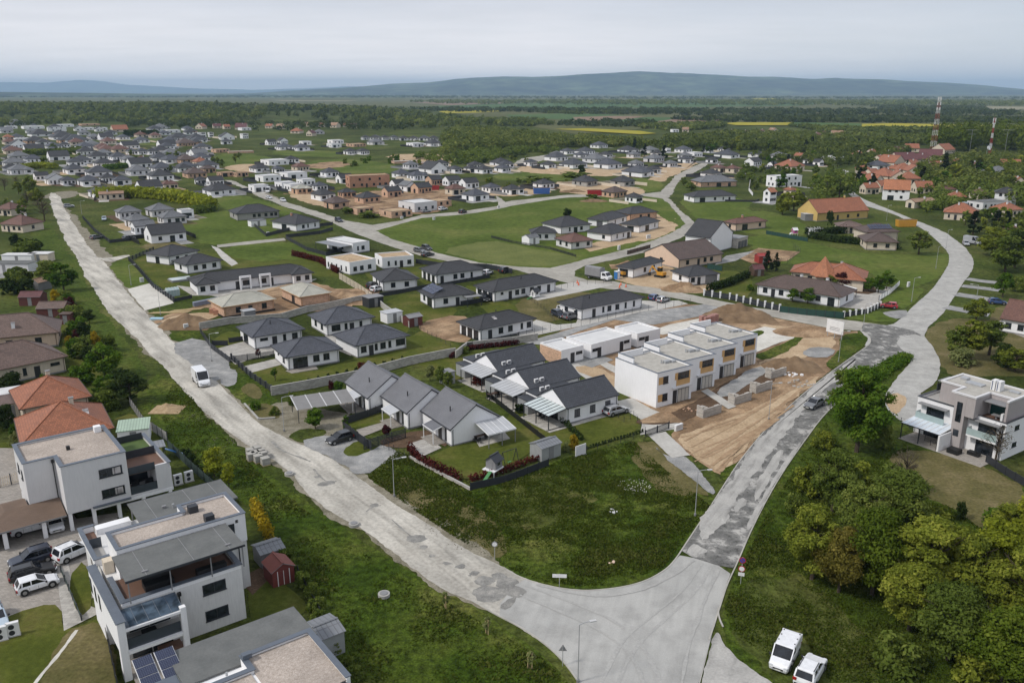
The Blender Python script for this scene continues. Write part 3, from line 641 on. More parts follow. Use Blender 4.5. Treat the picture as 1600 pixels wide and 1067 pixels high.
# ---------------------------------------------------------------- house materials
render_mat('w_white',(.80,.80,.81),.05); render_mat('w_cream',(.62,.54,.43)); render_mat('w_grey',(.36,.35,.33)); render_mat('w_lightgrey',(.62,.615,.62),.05)
render_mat('w_peach',(.66,.50,.38)); render_mat('w_yellow',(.56,.40,.14)); render_mat('w_taupe',(.40,.365,.36)); render_mat('w_dirty',(.66,.655,.645),.09); render_mat('w_green',(.42,.50,.14))
brick_mat('w_brick',(.47,.215,.125),(.42,.34,.28)); brick_mat('w_palebrick',(.56,.34,.22),(.5,.42,.34)); brick_mat('w_block',(.45,.42,.38),(.34,.32,.29),.5,.22)
brick_mat('w_concrete_block',(.40,.385,.35),(.3,.29,.26),.5,.25)
roof_mat('r_dark',(.040,.040,.044)); roof_mat('r_blue',(.072,.077,.094),.4,.4,.035); roof_mat('r_slate',(.060,.064,.076),.36,.42,.05); roof_mat('r_midgrey',(.155,.158,.172),.3,.3,.015,.08)
roof_mat('r_brown',(.105,.070,.058)); roof_mat('r_redbrown',(.155,.072,.052)); roof_mat('r_terracotta',(.34,.125,.062)); roof_mat('r_orange',(.43,.165,.075)); roof_mat('r_tan',(.36,.22,.14)); roof_mat('r_maroon',(.135,.045,.045)); roof_mat('r_brownhip',(.16,.105,.085))
roof_mat('r_grey',(.16,.165,.175)); roof_mat('r_pale',(.42,.41,.35),1.2,.33,.045,.1,.7,.72)
seam_mat('r_metal',(.20,.21,.225),.5,.05); seam_mat('r_white_metal',(.46,.47,.485),.6,.05,joint=.75); seam_mat('r_green_metal',(.36,.47,.36),.4,.05)
blotch('r_gravel',[(.3,(.30,.255,.215)),(.5,(.40,.345,.30)),(.7,(.52,.46,.41))],3.2,10,.75,bscale=14,bstr=.6,bdist=.03,second=[(14,.72,1.25,.3,.7),(.25,.85,1.08,.35,.6)])
blotch('r_felt',[(.3,(.125,.13,.128)),(.7,(.165,.17,.166))],.6,7,.6,second=[(5,.92,1.06,.3,.7)])
blotch('r_membrane',[(.3,(.54,.54,.54)),(.7,(.64,.64,.63))],.4,6,.6)
blotch('r_ballast',[(.3,(.34,.325,.29)),(.7,(.47,.45,.41))],.9,8,.65,second=[(9,.85,1.1,.3,.7)])
plain('t_anthracite',(.028,.031,.038),.5); plain('t_white',(.72,.72,.72),.5); plain('t_bluegrey',(.115,.135,.165),.45,.1); plain('t_brown',(.085,.05,.035),.6); plain('t_concrete',(.36,.35,.33),.9)
plain('t_grey',(.22,.22,.225),.6); plain('t_red',(.30,.03,.025),.5); plain('t_wood',(.42,.24,.10),.65); plain('t_black',(.010,.010,.011),.5); plain('t_steel',(.35,.36,.37),.4,.6); plain('t_galv',(.40,.41,.42),.5,.3)
glass_mat('g_dark'); glass_mat('g_blind',(.20,.19,.185),.5); glass_mat('g_curtain',(.30,.28,.28),.4); plain('t_door',(.035,.035,.04),.4); plain('t_shutter',(.10,.10,.11),.55)
plain('t_palewall',(.50,.45,.38),.85)
BLOCK = []
_wm = {}
WK = {'w': (1.2,1.25,.95),'W': (2.0,1.3,.95),'t': (.65,1.35,.9),'s': (.8,.6,1.6),'d': (1.0,2.1,0.05),'g': (1.7,2.15,.05),'G': (2.8,2.2,.05),'r': (2.6,2.3,.02),'h': (1.6,.55,1.6),'v': (1.0,1.9,.4),'b': (1.1,1.3,.95),'l': (.55,1.9,.5)}
def window_mesh(w,h,kind,fm,gm):
 key = ('win',round(w,2),round(h,2),kind,fm,gm)
 if key in _wm: return _wm[key]
 fr,gl = MB(),MB(); t = .07
 fr.box(-w / 2,w / 2,-.05,.02,0,t); fr.box(-w / 2,w / 2,-.05,.02,h - t,h)
 fr.box(-w / 2,-w / 2 + t,-.05,.02,t,h - t); fr.box(w / 2 - t,w / 2,-.05,.02,t,h - t)
 n = 1 if w < 1.0 else (2 if w < 2.3 else 3)
 for k in range(1,n): x = -w / 2 + w * k / n; fr.box(x - .035,x + .035,-.048,.02,t,h - t)
 if kind not in 'dgGrv': fr.box(-w / 2 - .06,w / 2 + .06,-.13,.0,-.045,-.003)
 gl.box(-w / 2 + t,w / 2 - t,-.022,.01,t,h - t)
 if kind == 'r':
  for k in range(4): z = t + (h - 2 * t) * k / 4; gl.box(-w / 2 + t + .01,w / 2 - t - .01,-.034,-.021,z + .03,z + (h - 2 * t) / 4 - .02)
 _wm[key] = (fr.mesh('window',MATS[fm]),gl.mesh('pane',MATS[gm])); return _wm[key]
def add_window(root,kind,loc,rz,fm='t_anthracite',gm='g_dark',size=None,lod=1):
 w,h,z = size or WK[kind]
 nm = 'door' if kind in 'dr' else ('glass_door' if kind in 'gGv' else 'window')
 if kind == 'r': nm = 'garage_door'
 if kind in 'd': gm = 't_door'
 if kind == 'r': gm = 't_lightdoor' if 't_lightdoor' in MATS else 't_shutter'
 if kind == 'b': gm = 't_shutter'
 a,b = window_mesh(w,h,kind,fm,gm)
 o = link(bpy.data.objects.new(nm,a),root); o.location = (loc[0],loc[1],loc[2] + z); o.rotation_euler = (0,0,rz)
 p = link(bpy.data.objects.new('panel' if kind in 'dr' else 'pane',b),o)
 return o
def openings(root,spec,side,lx,ly,fm='t_anthracite',lod=1,z0=0.0):
 """spec like 'w.2 d.5 W.8': kind and place along the wall; side a = front long, b = left end, c = back, d = right end"""
 for tok in spec.split():
  k,rest = tok[0],tok[1:]; gm = 'g_dark'
  if rest.endswith('c'): gm = 'g_curtain'; rest = rest[:-1]
  if rest.endswith('s'): gm = 't_shutter'; rest = rest[:-1]
  zz = z0
  if '@' in rest: rest,q = rest.split('@'); zz = z0 + float(q)
  t = float(rest)
  if side == 'a': loc,rz = (-lx / 2 + t * lx,-ly / 2,zz),0
  elif side == 'b': loc,rz = (-lx / 2,-ly / 2 + t * ly,zz),-math.pi / 2
  elif side == 'c': loc,rz = (-lx / 2 + t * lx,ly / 2,zz),math.pi
  else: loc,rz = (lx / 2,-ly / 2 + t * ly,zz),math.pi / 2
  add_window(root,k,loc,rz,fm,gm,lod=lod)
def hip_faces(mb,lx,ly,z,rise,ox=0,oy=0,th=.16,axis=None,cap=True,m=0,mc=1):
 X0,X1,Y0,Y1 = ox - lx / 2,ox + lx / 2,oy - ly / 2,oy + ly / 2
 along = axis or ('x' if lx >= ly else 'y'); h = min(lx,ly) / 2
 if along == 'x': r0,r1 = (X0 + h,oy,z + rise),(X1 - h,oy,z + rise)
 else: r0,r1 = (ox,Y0 + h,z + rise),(ox,Y1 - h,z + rise)
 A,B,C,D = (X0,Y0,z),(X1,Y0,z),(X1,Y1,z),(X0,Y1,z)
 if along == 'x': F = [[A,B,r1,r0],[B,C,r1],[C,D,r0,r1],[D,A,r0]]
 else: F = [[A,B,r0],[B,C,r1,r0],[C,D,r1],[D,A,r0,r1]]
 for f in F: mb.face(f,m)
 for p,q in ((A,B),(B,C),(C,D),(D,A)):
  mb.face([(p[0],p[1],z - th),(q[0],q[1],z - th),q,p],mc)
 mb.face([(D[0],D[1],z - th),(C[0],C[1],z - th),(B[0],B[1],z - th),(A[0],A[1],z - th)],mc)
 if cap:
  E = ((A,r0),(D,r0),(B,r1),(C,r1)) if along == 'x' else ((A,r0),(B,r0),(C,r1),(D,r1))
  for p,q in E: mb.beam((p[0],p[1],p[2] + .03),(q[0],q[1],q[2] + .03),.2,.09,m)
  if (Vector(r0) - Vector(r1)).length > .2: mb.beam((r0[0],r0[1],r0[2] + .03),(r1[0],r1[1],r1[2] + .03),.2,.09,m)
 return h
def gable_roof(mb,lx,ly,z,rise,axis,ovg=.35,th=.2,m=0,mc=1,asym=0.):
 """two slabs; axis = direction of the ridge"""
 if axis == 'x': X,Y = lx / 2 + ovg,ly / 2; U,V = Vector((1,0,0)),Vector((0,1,0))
 else: X,Y = ly / 2 + ovg,lx / 2; U,V = Vector((0,1,0)),Vector((1,0,0))
 k = rise / (Y - asym) if False else rise / Y
 for s in (-1,1):
  a = -U * X + V * (s * Y) + Vector((0,0,z)); b = U * X + V * (s * Y) + Vector((0,0,z))
  c = U * X + Vector((0,0,z + rise)); d = -U * X + Vector((0,0,z + rise)); dn = Vector((0,0,-th))
  top = [a,b,c,d];
  if ((b - a).cross(d - a)).z < 0: top = top[::-1]
  mb.face(top,m); bot = [p + dn for p in top][::-1]; mb.face(bot,mc)
  for i in range(4):
   p,q = top[i],top[(i + 1) % 4]
   if abs(p.z - (z + rise)) < 1e-4 and abs(q.z - (z + rise)) < 1e-4: continue
   mb.face([p + dn,q + dn,q,p],mc)
 mb.beam(-U * X + Vector((0,0,z + rise + .03)),U * X + Vector((0,0,z + rise + .03)),.22,.09,m)
def rect3(L,F,Rr,z):
 l,f,r = W(*L,z),W(*F,z),W(*Rr,z)
 u = (r - f); u.z = 0; lx = u.length; u.normalize(); v = Vector((-u.y,u.x,0))
 ly = abs((l - f).dot(v)); c = f + u * lx / 2 + v * ly / 2
 return Vector((c.x,c.y,0)),math.atan2(u.y,u.x),lx,ly
ANG0 = rect3((524.9,521.4),(554.9,540.3),(640.3,522.9),2.9)[1]
def chimney(roof,x,y,z0,z1,w=.5,mat='w_cream',name='chimney'):
 mb = MB(); mb.box(x - w / 2,x + w / 2,y - w / 2,y + w / 2,z0,z1); mb.box(x - w / 2 - .06,x + w / 2 + .06,y - w / 2 - .06,y + w / 2 + .06,z1 + .001,z1 + .1,1)
 mb.build(name,[MATS[mat],MATS['t_grey']],roof)
def vent(roof,x,y,z0,z1,r=.09,name='vent_pipe'):
 mb = MB(); mb.tube([(x,y,z0),(x,y,z1)],r,8); mb.tube([(x,y,z1 + .02),(x,y,z1 + .12)],[r * 1.7,r * .8],8); mb.build(name,MATS['t_black'],roof)
def house_at(label,c,ang,lx,ly,eave=2.8,ov=.5,roof='hip',pitch=24,wall='w_white',rmat='r_dark',a='',b='',cc='w.3 w.7',d='w.5',name='bungalow',cat='house',group=None,axis=None,lod=1,chim=(),fm='t_anthracite',trim='t_anthracite',plinth=True,storeys=1,a2='',b2='',extra=None):
 """lx, ly: the outline of the eaves (hip, gable) or of the walls (flat); c: its centre on the ground"""
 root = empty(name,label,cat,c,ang,group); BLOCK.append((c[0],c[1],max(lx,ly) * .62))
 if roof == 'flat': ov = 0
 wx,wy = lx - 2 * ov,ly - 2 * ov; mb = MB()
 if roof == 'gable':
  axis = axis or ('x' if lx >= ly else 'y')
  half = (ly if axis == 'x' else lx) / 2; rise = math.tan(R(pitch)) * half
  k = rise / half; zt = eave + k * ov - .21
  if axis == 'x':
   ov_g = .15; gx = lx / 2 - ov_g; wx = 2 * gx
   mb.extrude([(-wy / 2,0),(wy / 2,0),(wy / 2,zt),(0,eave + rise - .21),(-wy / 2,zt)],(-gx,0,0),(0,1,0),(0,0,1),(1,0,0),2 * gx)
  else:
   ov_g = .15; gy = ly / 2 - ov_g; wy = 2 * gy
   mb.extrude([(-wx / 2,0),(wx / 2,0),(wx / 2,zt),(0,eave + rise - .21),(-wx / 2,zt)],(0,-gy,0),(1,0,0),(0,0,1),(0,1,0),2 * gy)
 elif roof == 'hip':
  rise = math.tan(R(pitch)) * min(lx,ly) / 2; mb.box(-wx / 2,wx / 2,-wy / 2,wy / 2,0,eave - .16)
 else:
  zr = eave - .3; t = .25; mb.box(-wx / 2,wx / 2,-wy / 2,wy / 2,0,zr)
  mb.box(-wx / 2,wx / 2,-wy / 2,-wy / 2 + t,zr,eave); mb.box(-wx / 2,wx / 2,wy / 2 - t,wy / 2,zr,eave)
  mb.box(-wx / 2,-wx / 2 + t,-wy / 2 + t,wy / 2 - t,zr,eave); mb.box(wx / 2 - t,wx / 2,-wy / 2 + t,wy / 2 - t,zr,eave)
 mb.build('wall',MATS[wall],root)
 rb = MB()
 if roof == 'hip': hip_faces(rb,lx,ly,eave,rise,axis=axis,cap=lod < 3)
 elif roof == 'gable': gable_roof(rb,lx,ly,eave,rise,axis,ovg=0 if True else .2)
 else:
  t = .25; rb.box(-wx / 2 + t,wx / 2 - t,-wy / 2 + t,wy / 2 - t,eave - .299,eave - .26)
 ro = rb.build('roof',[MATS[rmat],MATS[trim]],root)
 if roof == 'flat':
  k = MB(); e = .04; t = .3
  for x0,x1,y0,y1 in ((-wx / 2 - e,wx / 2 + e,-wy / 2 - e,-wy / 2 + t),(-wx / 2 - e,wx / 2 + e,wy / 2 - t,wy / 2 + e),(-wx / 2 - e,-wx / 2 + t,-wy / 2 + t,wy / 2 - t),(wx / 2 - t,wx / 2 + e,-wy / 2 + t,wy / 2 - t)):
   k.box(x0,x1,y0,y1,eave + .002,eave + .05)
  k.build('coping',MATS[trim],ro)
 elif lod == 1:
  g = MB(); r = .07
  ys = (-ly / 2 - r,ly / 2 + r)
  if roof == 'hip' or axis == 'x':
   for y in ys: g.beam((-lx / 2,y,eave - .06),(lx / 2,y,eave - .06),.13,.12)
  if roof == 'hip' or axis == 'y':
   for x in (-lx / 2 - r,lx / 2 + r): g.beam((x,-ly / 2,eave - .06),(x,ly / 2,eave - .06),.13,.12)
  g.build('gutter',MATS[trim],root)
  for sx in (-1,1):
   p = MB(); x,y = sx * (wx / 2 - .25),-wy / 2 - .07
   p.tube([(x,-ly / 2 - r,eave - .12),(x,y,eave - .5 if roof == 'hip' else eave - .3),(x,y,.1)],.05,6); p.build('downpipe',MATS[trim],root)
 if plinth and lod < 3:
  p = MB(); e = .02; p.box(-wx / 2 - e,wx / 2 + e,-wy / 2 - e,wy / 2 + e,0,.28); p.build('plinth',MATS['t_grey'],root)
 for s,sp in (('a',a),('b',b),('c',cc),('d',d)): openings(root,sp,s,wx,wy,fm,lod)
 for s,sp in (('a',a2),('b',b2)): openings(root,sp,s,wx,wy,fm,lod,2.9)
 for q in chim:
  kind,fx,fy = q[:3]; x,y = fx * lx / 2,fy * ly / 2
  if roof == 'hip':
   dd = min(lx / 2 - abs(x),ly / 2 - abs(y)); zr = eave + rise * min(1,dd / (min(lx,ly) / 2))
  elif roof == 'gable': zr = eave + rise * (1 - abs(y) / (ly / 2) if axis == 'x' else 1 - abs(x) / (lx / 2))
  else: zr = eave - .25
  if kind == 'c': chimney(ro,x,y,zr - .3,zr + .9,.6,q[3] if len(q) > 3 else 'w_lightgrey')
  elif kind == 'v': vent(ro,x,y,zr - .1,zr + .65)
  elif kind == 'k':   # skylight
   s = MB(); s.box(-.4,.4,-.55,.55,0,.09,0,1); o = s.build('skylight',[MATS['t_grey'],MATS['g_curtain']],ro); o.location = (x,y,zr + .02); sl = math.atan2(rise,min(lx,ly) / 2); o.rotation_euler = (sl if y < 0 else -sl,0,0)
 if extra: extra(root,lx,ly,wx,wy)
 return root
def house(label,L,F,Rr,eave=2.8,**k):
 c,ang,lx,ly = rect3(L,F,Rr,eave)
 if 'ly' in k:
  nl = k.pop('ly'); v = Vector((-math.sin(ang),math.cos(ang),0)); c = c + v * (nl - ly) / 2; ly = nl
 if 'lx' in k:
  nl = k.pop('lx'); u = Vector((math.cos(ang),math.sin(ang),0)); c = c + u * (nl - lx) / 2; lx = nl
 if DEBUG: print('HOUSE',label[:40],'lx %.1f ly %.1f ang %.0f' % (lx,ly,math.degrees(ang)))
 return house_at(label,c,ang,lx,ly,eave,**k)
DEBUG = False
P3 = 3.335
def z6(x,y): return (300 + x / P3,400 + y / P3)     # reading aids: two enlarged views of the photograph
def z7(x,y): return (600 + x / P3,400 + y / P3)
def z8(x,y): return (900 + x / P3,400 + y / P3)
def z9(x,y): return (1200 + x / P3,400 + y / P3)
g4 = 'bungalows with blue-grey hip roofs'
hw = dict(rmat='r_blue',pitch=23,wall='w_white',ov=.6)
def porch_terrace(root,lx,ly,wx,wy):
 mb = MB(); mb.box(-wx / 2 + .3,wx / 2 * .0,-wy / 2 - 2.2,-wy / 2 - .03,0,.16); mb.build('terrace',MATS['m_paver'],root)
house('white blue-grey hipped bungalow with wide dark terrace doors, nearest the dirt road',z6(407,465),z6(485,530),z6(785,482),2.8,a='G.24 w.55 w.75',b='w.3s s.7',chim=[('v',-.3,.4)],group=g4,extra=porch_terrace,**hw)
house('white bungalow with blue-grey hip roof behind the terrace-door house, its drive opening on the road',z6(250,365),z6(312,425),z6(590,380),2.8,a='h.2 d.42 t.63 w.85',b='G.6',chim=[('v',-.1,-.35)],group=g4,**hw)
house('white bungalow with blue-grey hip roof farthest from the road among the four',z6(605,305),z6(692,358),z6(955,317),2.8,a='W.2 t.42 d.55 t.75',b='w.3 w.7',group=g4,**hw)
house('white bungalow with blue-grey hip roof and a row of six front openings facing the lawn',z6(750,405),z6(852,468),z6(1135,412),2.8,a='w.13 d.28 t.38 w.52 t.66 W.88',b='',group=g4,**hw)
def gable3(label,F,extra,chim):
 L3,F3,R3 = (661.5,639.9),(703.4,671.4),(784.4,651.9)
 c,ang,lx,ly = rect3(L3,F3,R3,2.8); f = W(*F,2.8)
 u = Vector((math.cos(ang),math.sin(ang),0)); v = Vector((-math.sin(ang),math.cos(ang),0)); c = f + u * lx / 2 + v * ly / 2; c.z = 0
 if DEBUG: print('GABLE',lx,ly)
 return house_at(label,c,ang,lx,ly,2.8,ov=.25,roof='gable',axis='y',pitch=34,wall='w_white',rmat='r_midgrey',a='',b='l.18 w.62',cc='w.3 w.7',d='',group='terraced gable houses',chim=[('v',-.55,-.25)],name='gable_house',extra=extra)
def canopy(mat):
 def f(root,lx,ly,wx,wy):
  mb = MB(); y0 = -wy / 2 + wy * .22; y1 = y0 + 3.2; x = -wx / 2
  mb.face([(x - 2.0,y0,2.25),(x - 2.0,y1,2.25),(x - .05,y1,2.75),(x - .05,y0,2.75)][::-1]); mb.face([(x - 2.0,y0,2.17),(x - .05,y0,2.67),(x - .05,y1,2.67),(x - 2.0,y1,2.17)][::-1],1)
  mb.beam((x - 2.0,y0,2.2),(x - 2.0,y1,2.2),.08,.12,1); mb.beam((x - 2.0,y0,2.2),(x - .05,y0,2.7),.08,.12,1); mb.beam((x - 2.0,y1,2.2),(x - .05,y1,2.7),.08,.12,1)
  cp = mb.build('porch_roof',[MATS[mat],MATS['t_white']],root)
  for y in (y0 + .1,y1 - .1): q = MB(); q.beam((x - 1.9,y,0),(x - 1.9,y,2.2),.1,.1); q.build('post',MATS['t_white'],cp)
  q = MB(); q.box(x - 2.2,x - .03,y0 - .4,y1 + .4,0,.14); q.build('step',MATS['m_paver'],root)
  q = MB(); q.box(x - .06,x + .02,y0 + .9,y0 + 1.9,.15,2.2); q.build('door',MATS['t_door'],root)
 return f
def end_pergola(root,lx,ly,wx,wy):
 canopy('r_midgrey')(root,lx,ly,wx,wy)
 mb = MB(); x0,x1 = -.02 * wx,wx / 2 + .4; y = -wy / 2
 mb.face([(x0,y - 3.8,2.25),(x1,y - 3.8,2.25),(x1,y - .04,2.95),(x0,y - .04,2.95)]); mb.face([(x0,y - 3.8,2.2),(x0,y - .04,2.9),(x1,y - .04,2.9),(x1,y - 3.8,2.2)],1)
 for x in np.linspace(x0,x1,5): mb.beam((x,y - 3.8,2.2),(x,y - .05,2.9),.08,.12,1)
 mb.beam((x0,y - 3.75,2.15),(x1,y - 3.75,2.15),.1,.14,1)
 cp = mb.build('awning',[MATS['r_white_metal'],MATS['t_white']],root)
 for x in (x0 + .1,(x0 + x1) / 2,x1 - .1): q = MB(); q.beam((x,y - 3.7,0),(x,y - 3.7,2.15),.1,.1); q.build('post',MATS['t_grey'],cp)
gable3('white gable house with grey roof and pale awning, nearest the grass corner of the three',(703.4,671.4),end_pergola,1)
gable3('middle white gable house in the stepped row of three grey pitched roofs',(635,645.7),canopy('r_white_metal'),1)
gable3('white gable house beside the block garden wall, rearmost in the stepped row of three',(573.7,622.2),canopy('r_white_metal'),1)
def ac_units(root,x,y,z):
 for k in (0,1.15):
  q = MB(); q.box(x + k,x + k + .8,y,y + .32,z,z + .65); q.box(x + k + .1,x + k + .7,y - .015,y,z + .1,z + .55,1); q.build('air_conditioner',[MATS['t_white'],MATS['t_grey']],root)
def slate(label,L,F,Rr,glass,striped):
 c,ang,lx,ly = rect3(L,F,Rr,2.9); ly = 7.6; f = W(*F,2.9); u = Vector((math.cos(ang),math.sin(ang),0)); v = Vector((-math.sin(ang),math.cos(ang),0)); c = f + u * lx / 2 + v * ly / 2; c.z = 0
 if DEBUG: print('SLATE',lx,ly)
 def ex(root,lx,ly,wx,wy):
  x = -wx / 2; mb = MB(); y0,y1 = -wy / 2 - .1,wy / 2 - .6; dx = 3.6
  n = 7
  for k in range(n):
   a = y0 + (y1 - y0) * k / n + .05; b = y0 + (y1 - y0) * (k + 1) / n - .05
   mb.face([(x - dx,a,2.35),(x - dx,b,2.35),(x - .04,b,2.85),(x - .04,a,2.85)][::-1])
  for k in range(n + 1):
   yy = y0 + (y1 - y0) * k / n; mb.beam((x - dx,yy,2.33),(x - .04,yy,2.83),.14 if striped else .08,.1,1)
  mb.beam((x - dx,y0,2.28),(x - dx,y1,2.28),.12,.14,1)
  cp = mb.build('pergola_roof',[MATS[glass],MATS['t_anthracite' if striped else 't_galv']],root)
  for yy in (y0 + .1,(y0 + y1) / 2,y1 - .1): q = MB(); q.beam((x - dx + .05,yy,.1),(x - dx + .05,yy,2.25),.12,.12); q.build('post',MATS['t_anthracite'],cp)
  q = MB(); q.box(x - dx - .5,x - .02,y0 - .3,y1 + .3,0,.1); q.box(x - dx - .5,wx / 2,y0 - .9,y0 - .02,0,.1); q.build('terrace',MATS['m_paver_light'],root)
  q = MB(); q.box(x - .4,wx / 2 - 3,wy / 2 + .02,wy / 2 + 3.2,0,2.75); q.box(x - .5,wx / 2 - 2.9,wy / 2 + .02,wy / 2 + 3.3,2.751,2.9,1); q.build('annex',[MATS['w_white'],MATS['t_anthracite']],root)
  q = MB(); q.box(x - 2.4,x - .5,wy / 2 - .2,wy / 2 + 2.6,0,2.3); q.box(x - 2.5,x - .4,wy / 2 - .3,wy / 2 + 2.7,2.301,2.4,1); q.build('store',[MATS['t_galv'],MATS['t_anthracite']],root)
  ac_units(root,x + 1.2,wy / 2 + 1.2,2.9)
  ac_units(root,x + 1.4,-wy / 2 + .55,3.4) if not striped else None
 return house_at(label,c,ang,lx,ly,2.9,ov=.25,roof='gable',axis='x',pitch=31,wall='w_white',rmat='r_slate',a='b.2 b.5 b.8' if striped else 'w.3 d.5 w.8',b='G.5',cc='',d='w.5',group='slate gable houses',name='gable_house',extra=ex)
plain('t_glassroof',(.50,.56,.56),.15)
slate('white gable house with dark slate roof and striped glass pergola, nearest the grass corner',(846,617),(886,638),(968,616),'t_glassroof',True)
slate('middle slate-roofed gable house of three with a pale pergola over its terrace',(793,588),(829,608),(908,588),'r_white_metal',False)
slate('slate-roofed gable house with pale pergola beside the block garden wall, rearmost of three',(745,562),(778.4,579.9),(853.4,561.9),'r_white_metal',False)
hd = dict(rmat='r_dark',pitch=22,ov=.55)
house('white bungalow with near-black hip roof beside the bare earth plot and stacked fence panels',z7(380,340),z7(498,385),z7(795,324),2.8,a='d.18 w.38 w.56 t.78 w.92',b='g.2 g.5 g.8',chim=[('v',.1,.3),('k',-.25,-.4)],**hd)
house('long white bungalow with near-black hip roof standing between the solar house and the cross street',z7(485,150),z7(572,187),z7(910,130),2.8,a='s.12 d.25 w.36 w.46 w.6 w.72 d.88',b='g.2 g.5 g.8',chim=[('v',.05,-.3)],**hd)
house('longest white bungalow with near-black hip roof beside the wire-fenced concrete drive',z7(910,238),z7(1027,278),z8(362,214),2.8,a='d.2 t.35 w.45 w.58 t.72 t.86',b='w.25 w.7',chim=[('v',-.5,-.3)],**hd)
def solar(root,lx,ly,wx,wy):
 rise = math.tan(R(22)) * min(lx,ly) / 2; sl = math.atan2(rise,min(lx,ly) / 2)
 mb = MB()
 for i in range(3):
  for j in range(4): mb.box(-1.6 + i * 1.05,-.6 + i * 1.05,-3 + j * 1.7,-1.36 + j * 1.7,0,.05)
 o = mb.build('solar_panel',MATS['t_solar'],root); o.location = (-lx / 2 + 2.4,.3,2.8 + 2.4 * math.tan(sl) + .08); o.rotation_euler = (0,-sl,0)
 q = MB(); q.box(wx * .22,wx * .62,-wy / 2 - 2.6,-wy / 2 - .02,2.3,2.42); q.build('carport_roof',MATS['t_grey'],root)
 for x in (wx * .24,wx * .6): p = MB(); p.beam((x,-wy / 2 - 2.5,0),(x,-wy / 2 - 2.5,2.3),.12,.12); p.build('post',MATS['t_anthracite'],root)
def solar_mat():
 m,nt,b = new_mat('t_solar'); t = uv_grid(nt,.16,.16,.008,off=0)
 nt.links.new(mixc(nt,t.outputs['Fac'],(.018,.024,.055),(.12,.14,.2)),b.inputs['Base Color']); b.inputs['Roughness'].default_value = .15
solar_mat()
house('white bungalow with near-black hip roof carrying blue solar panels',z7(175,180),z7(252,220),z7(480,192),2.8,a='w.3 d.6',b='G.3 w.7',extra=solar,**hd)
house('white bungalow with near-black hip roof behind the solar house, beside parked cars',z7(195,62),z7(267,98),z7(530,67),2.8,a='d.12 w.4 w.55 t.75',b='g.2 g.5 g.8',chim=[('k',.2,.4)],**hd)
house('white cross-hipped bungalow with near-black roof left of the solar house',z6(895,92),z6(985,135),z6(1185,118),2.8,a='w.3 w.7',b='d.3 w.6',**hd)
def duplex(root,lx,ly,wx,wy):
 for s in (-1,1):
  rb = MB(); hip_faces(rb,6.2,8.5,2.8,1.25,s * (lx / 2 - 3.0),-2.2); rb.build('roof_wing',[MATS['r_dark'],MATS['t_anthracite']],root)
  w = MB(); w.box(s * (lx / 2 - 3.0) - 2.5,s * (lx / 2 - 3.0) + 2.5,-wy / 2 - 1.9,-wy / 2 - .01,0,2.65); w.build('wing_wall',MATS['w_white'],root)
  for k in (-1.2,1.2): add_window(root,'w',(s * (lx / 2 - 3.0) + k,-wy / 2 - 1.9,0),0)
  p = MB(); x = s * 2.6
  p.box(x - 1.5,x - 1.1,-wy / 2 - 1.2,-wy / 2 - .7,0,3.1); p.box(x + 1.1,x + 1.5,-wy / 2 - 1.2,-wy / 2 - .7,0,3.1); p.box(x - 1.5,x + 1.5,-wy / 2 - 1.2,-wy / 2 - .7,3.101,3.6); p.build('portal',MATS['w_white'],root)
house('wide white duplex bungalow with near-black hips and two tall white entrance portals',(288,429),(303,444),(487,424),2.8,ly=9.0,a='d.35 W.43 d.65 W.57',b='',extra=duplex,name='duplex_house',**hd)
house('white bungalow with near-black hip roof at the end of the curved slatted fence',z6(-75,20),z6(-33,48),z6(162,20),2.8,a='w.25 w.5 w.8',b='w.5',**hd)
house('small near-black hipped bungalow tucked behind the curved slatted fence, left of its twin',(249.5,391),(262.5,401),(312.5,391),2.8,a='w.3 d.6',b='g.5',**hd)
def raw_base(root,lx,ly,wx,wy):
 q = MB(); q.box(-wx / 2 - .15,wx / 2 + .15,-wy / 2 - .15,wy / 2 + .15,0,.45); q.build('footing',MATS['t_black'],root)
hn = dict(rmat='r_pale',pitch=21,ov=.5,wall='w_palebrick',plinth=False,trim='t_wood',extra=raw_base)
house('unfinished brick bungalow under pale roof boarding beside the wrapped block pallets',z6(112,225),z6(157,268),z6(440,224),2.8,a='w.28 d.52 w.8',b='',**hn)
house('unfinished brick bungalow under pale roof boarding with an open porch, right of its twin',z6(422,170),z6(560,215),z6(730,190),2.8,a='',b='g.4',**hn)
def pale_roof(root,lx,ly,wx,wy): pass
house('white flat-roofed cube house with sandy roof beside the cross street, left of two',(517.5,400),(546,410.5),(587,404),3.6,roof='flat',rmat='m_sand',trim='t_white',a='w.2 w.45 w.75',b='t.15 t.35 t.55 t.75 t.9',name='cube_house')
house('white flat-roofed cube house with sandy roof and side canopy, right of two',(578.7,396.5),(597,403),(646.5,399),3.4,roof='flat',rmat='m_sand',trim='t_white',a='t.2 t.42 d.6 w.85',b='w.5',name='cube_house')
def cube3(root,lx,ly,wx,wy):
 q = MB(); q.box(-wx / 2 - 4.5,-wx / 2 - .02,-wy / 2 + .5,wy / 2,2.6,2.75); o = q.build('pergola_roof',MATS['r_metal'],root)
 for y in (-wy / 2 + .6,wy / 2 - .1): p = MB(); p.beam((-wx / 2 - 4.4,y,0),(-wx / 2 - 4.4,y,2.6),.12,.12); p.build('post',MATS['t_anthracite'],o)
house('white split-level cube house with grey pergola inside a dark fence',(521,371),(551,380.5),(577,376.5),3.4,roof='flat',rmat='r_membrane',a='t.3 w.6',b='w.4 G.7',extra=cube3,name='cube_house',trim='t_grey')
house('unrendered grey bungalow with dark hip roof on the open green field',(364,330),(369,334.5),(438,329.5),2.8,ly=13,wall='w_grey',a='w.4 w.52 w.68 w.82 w.92',b='w.5',rmat='r_dark',pitch=22)
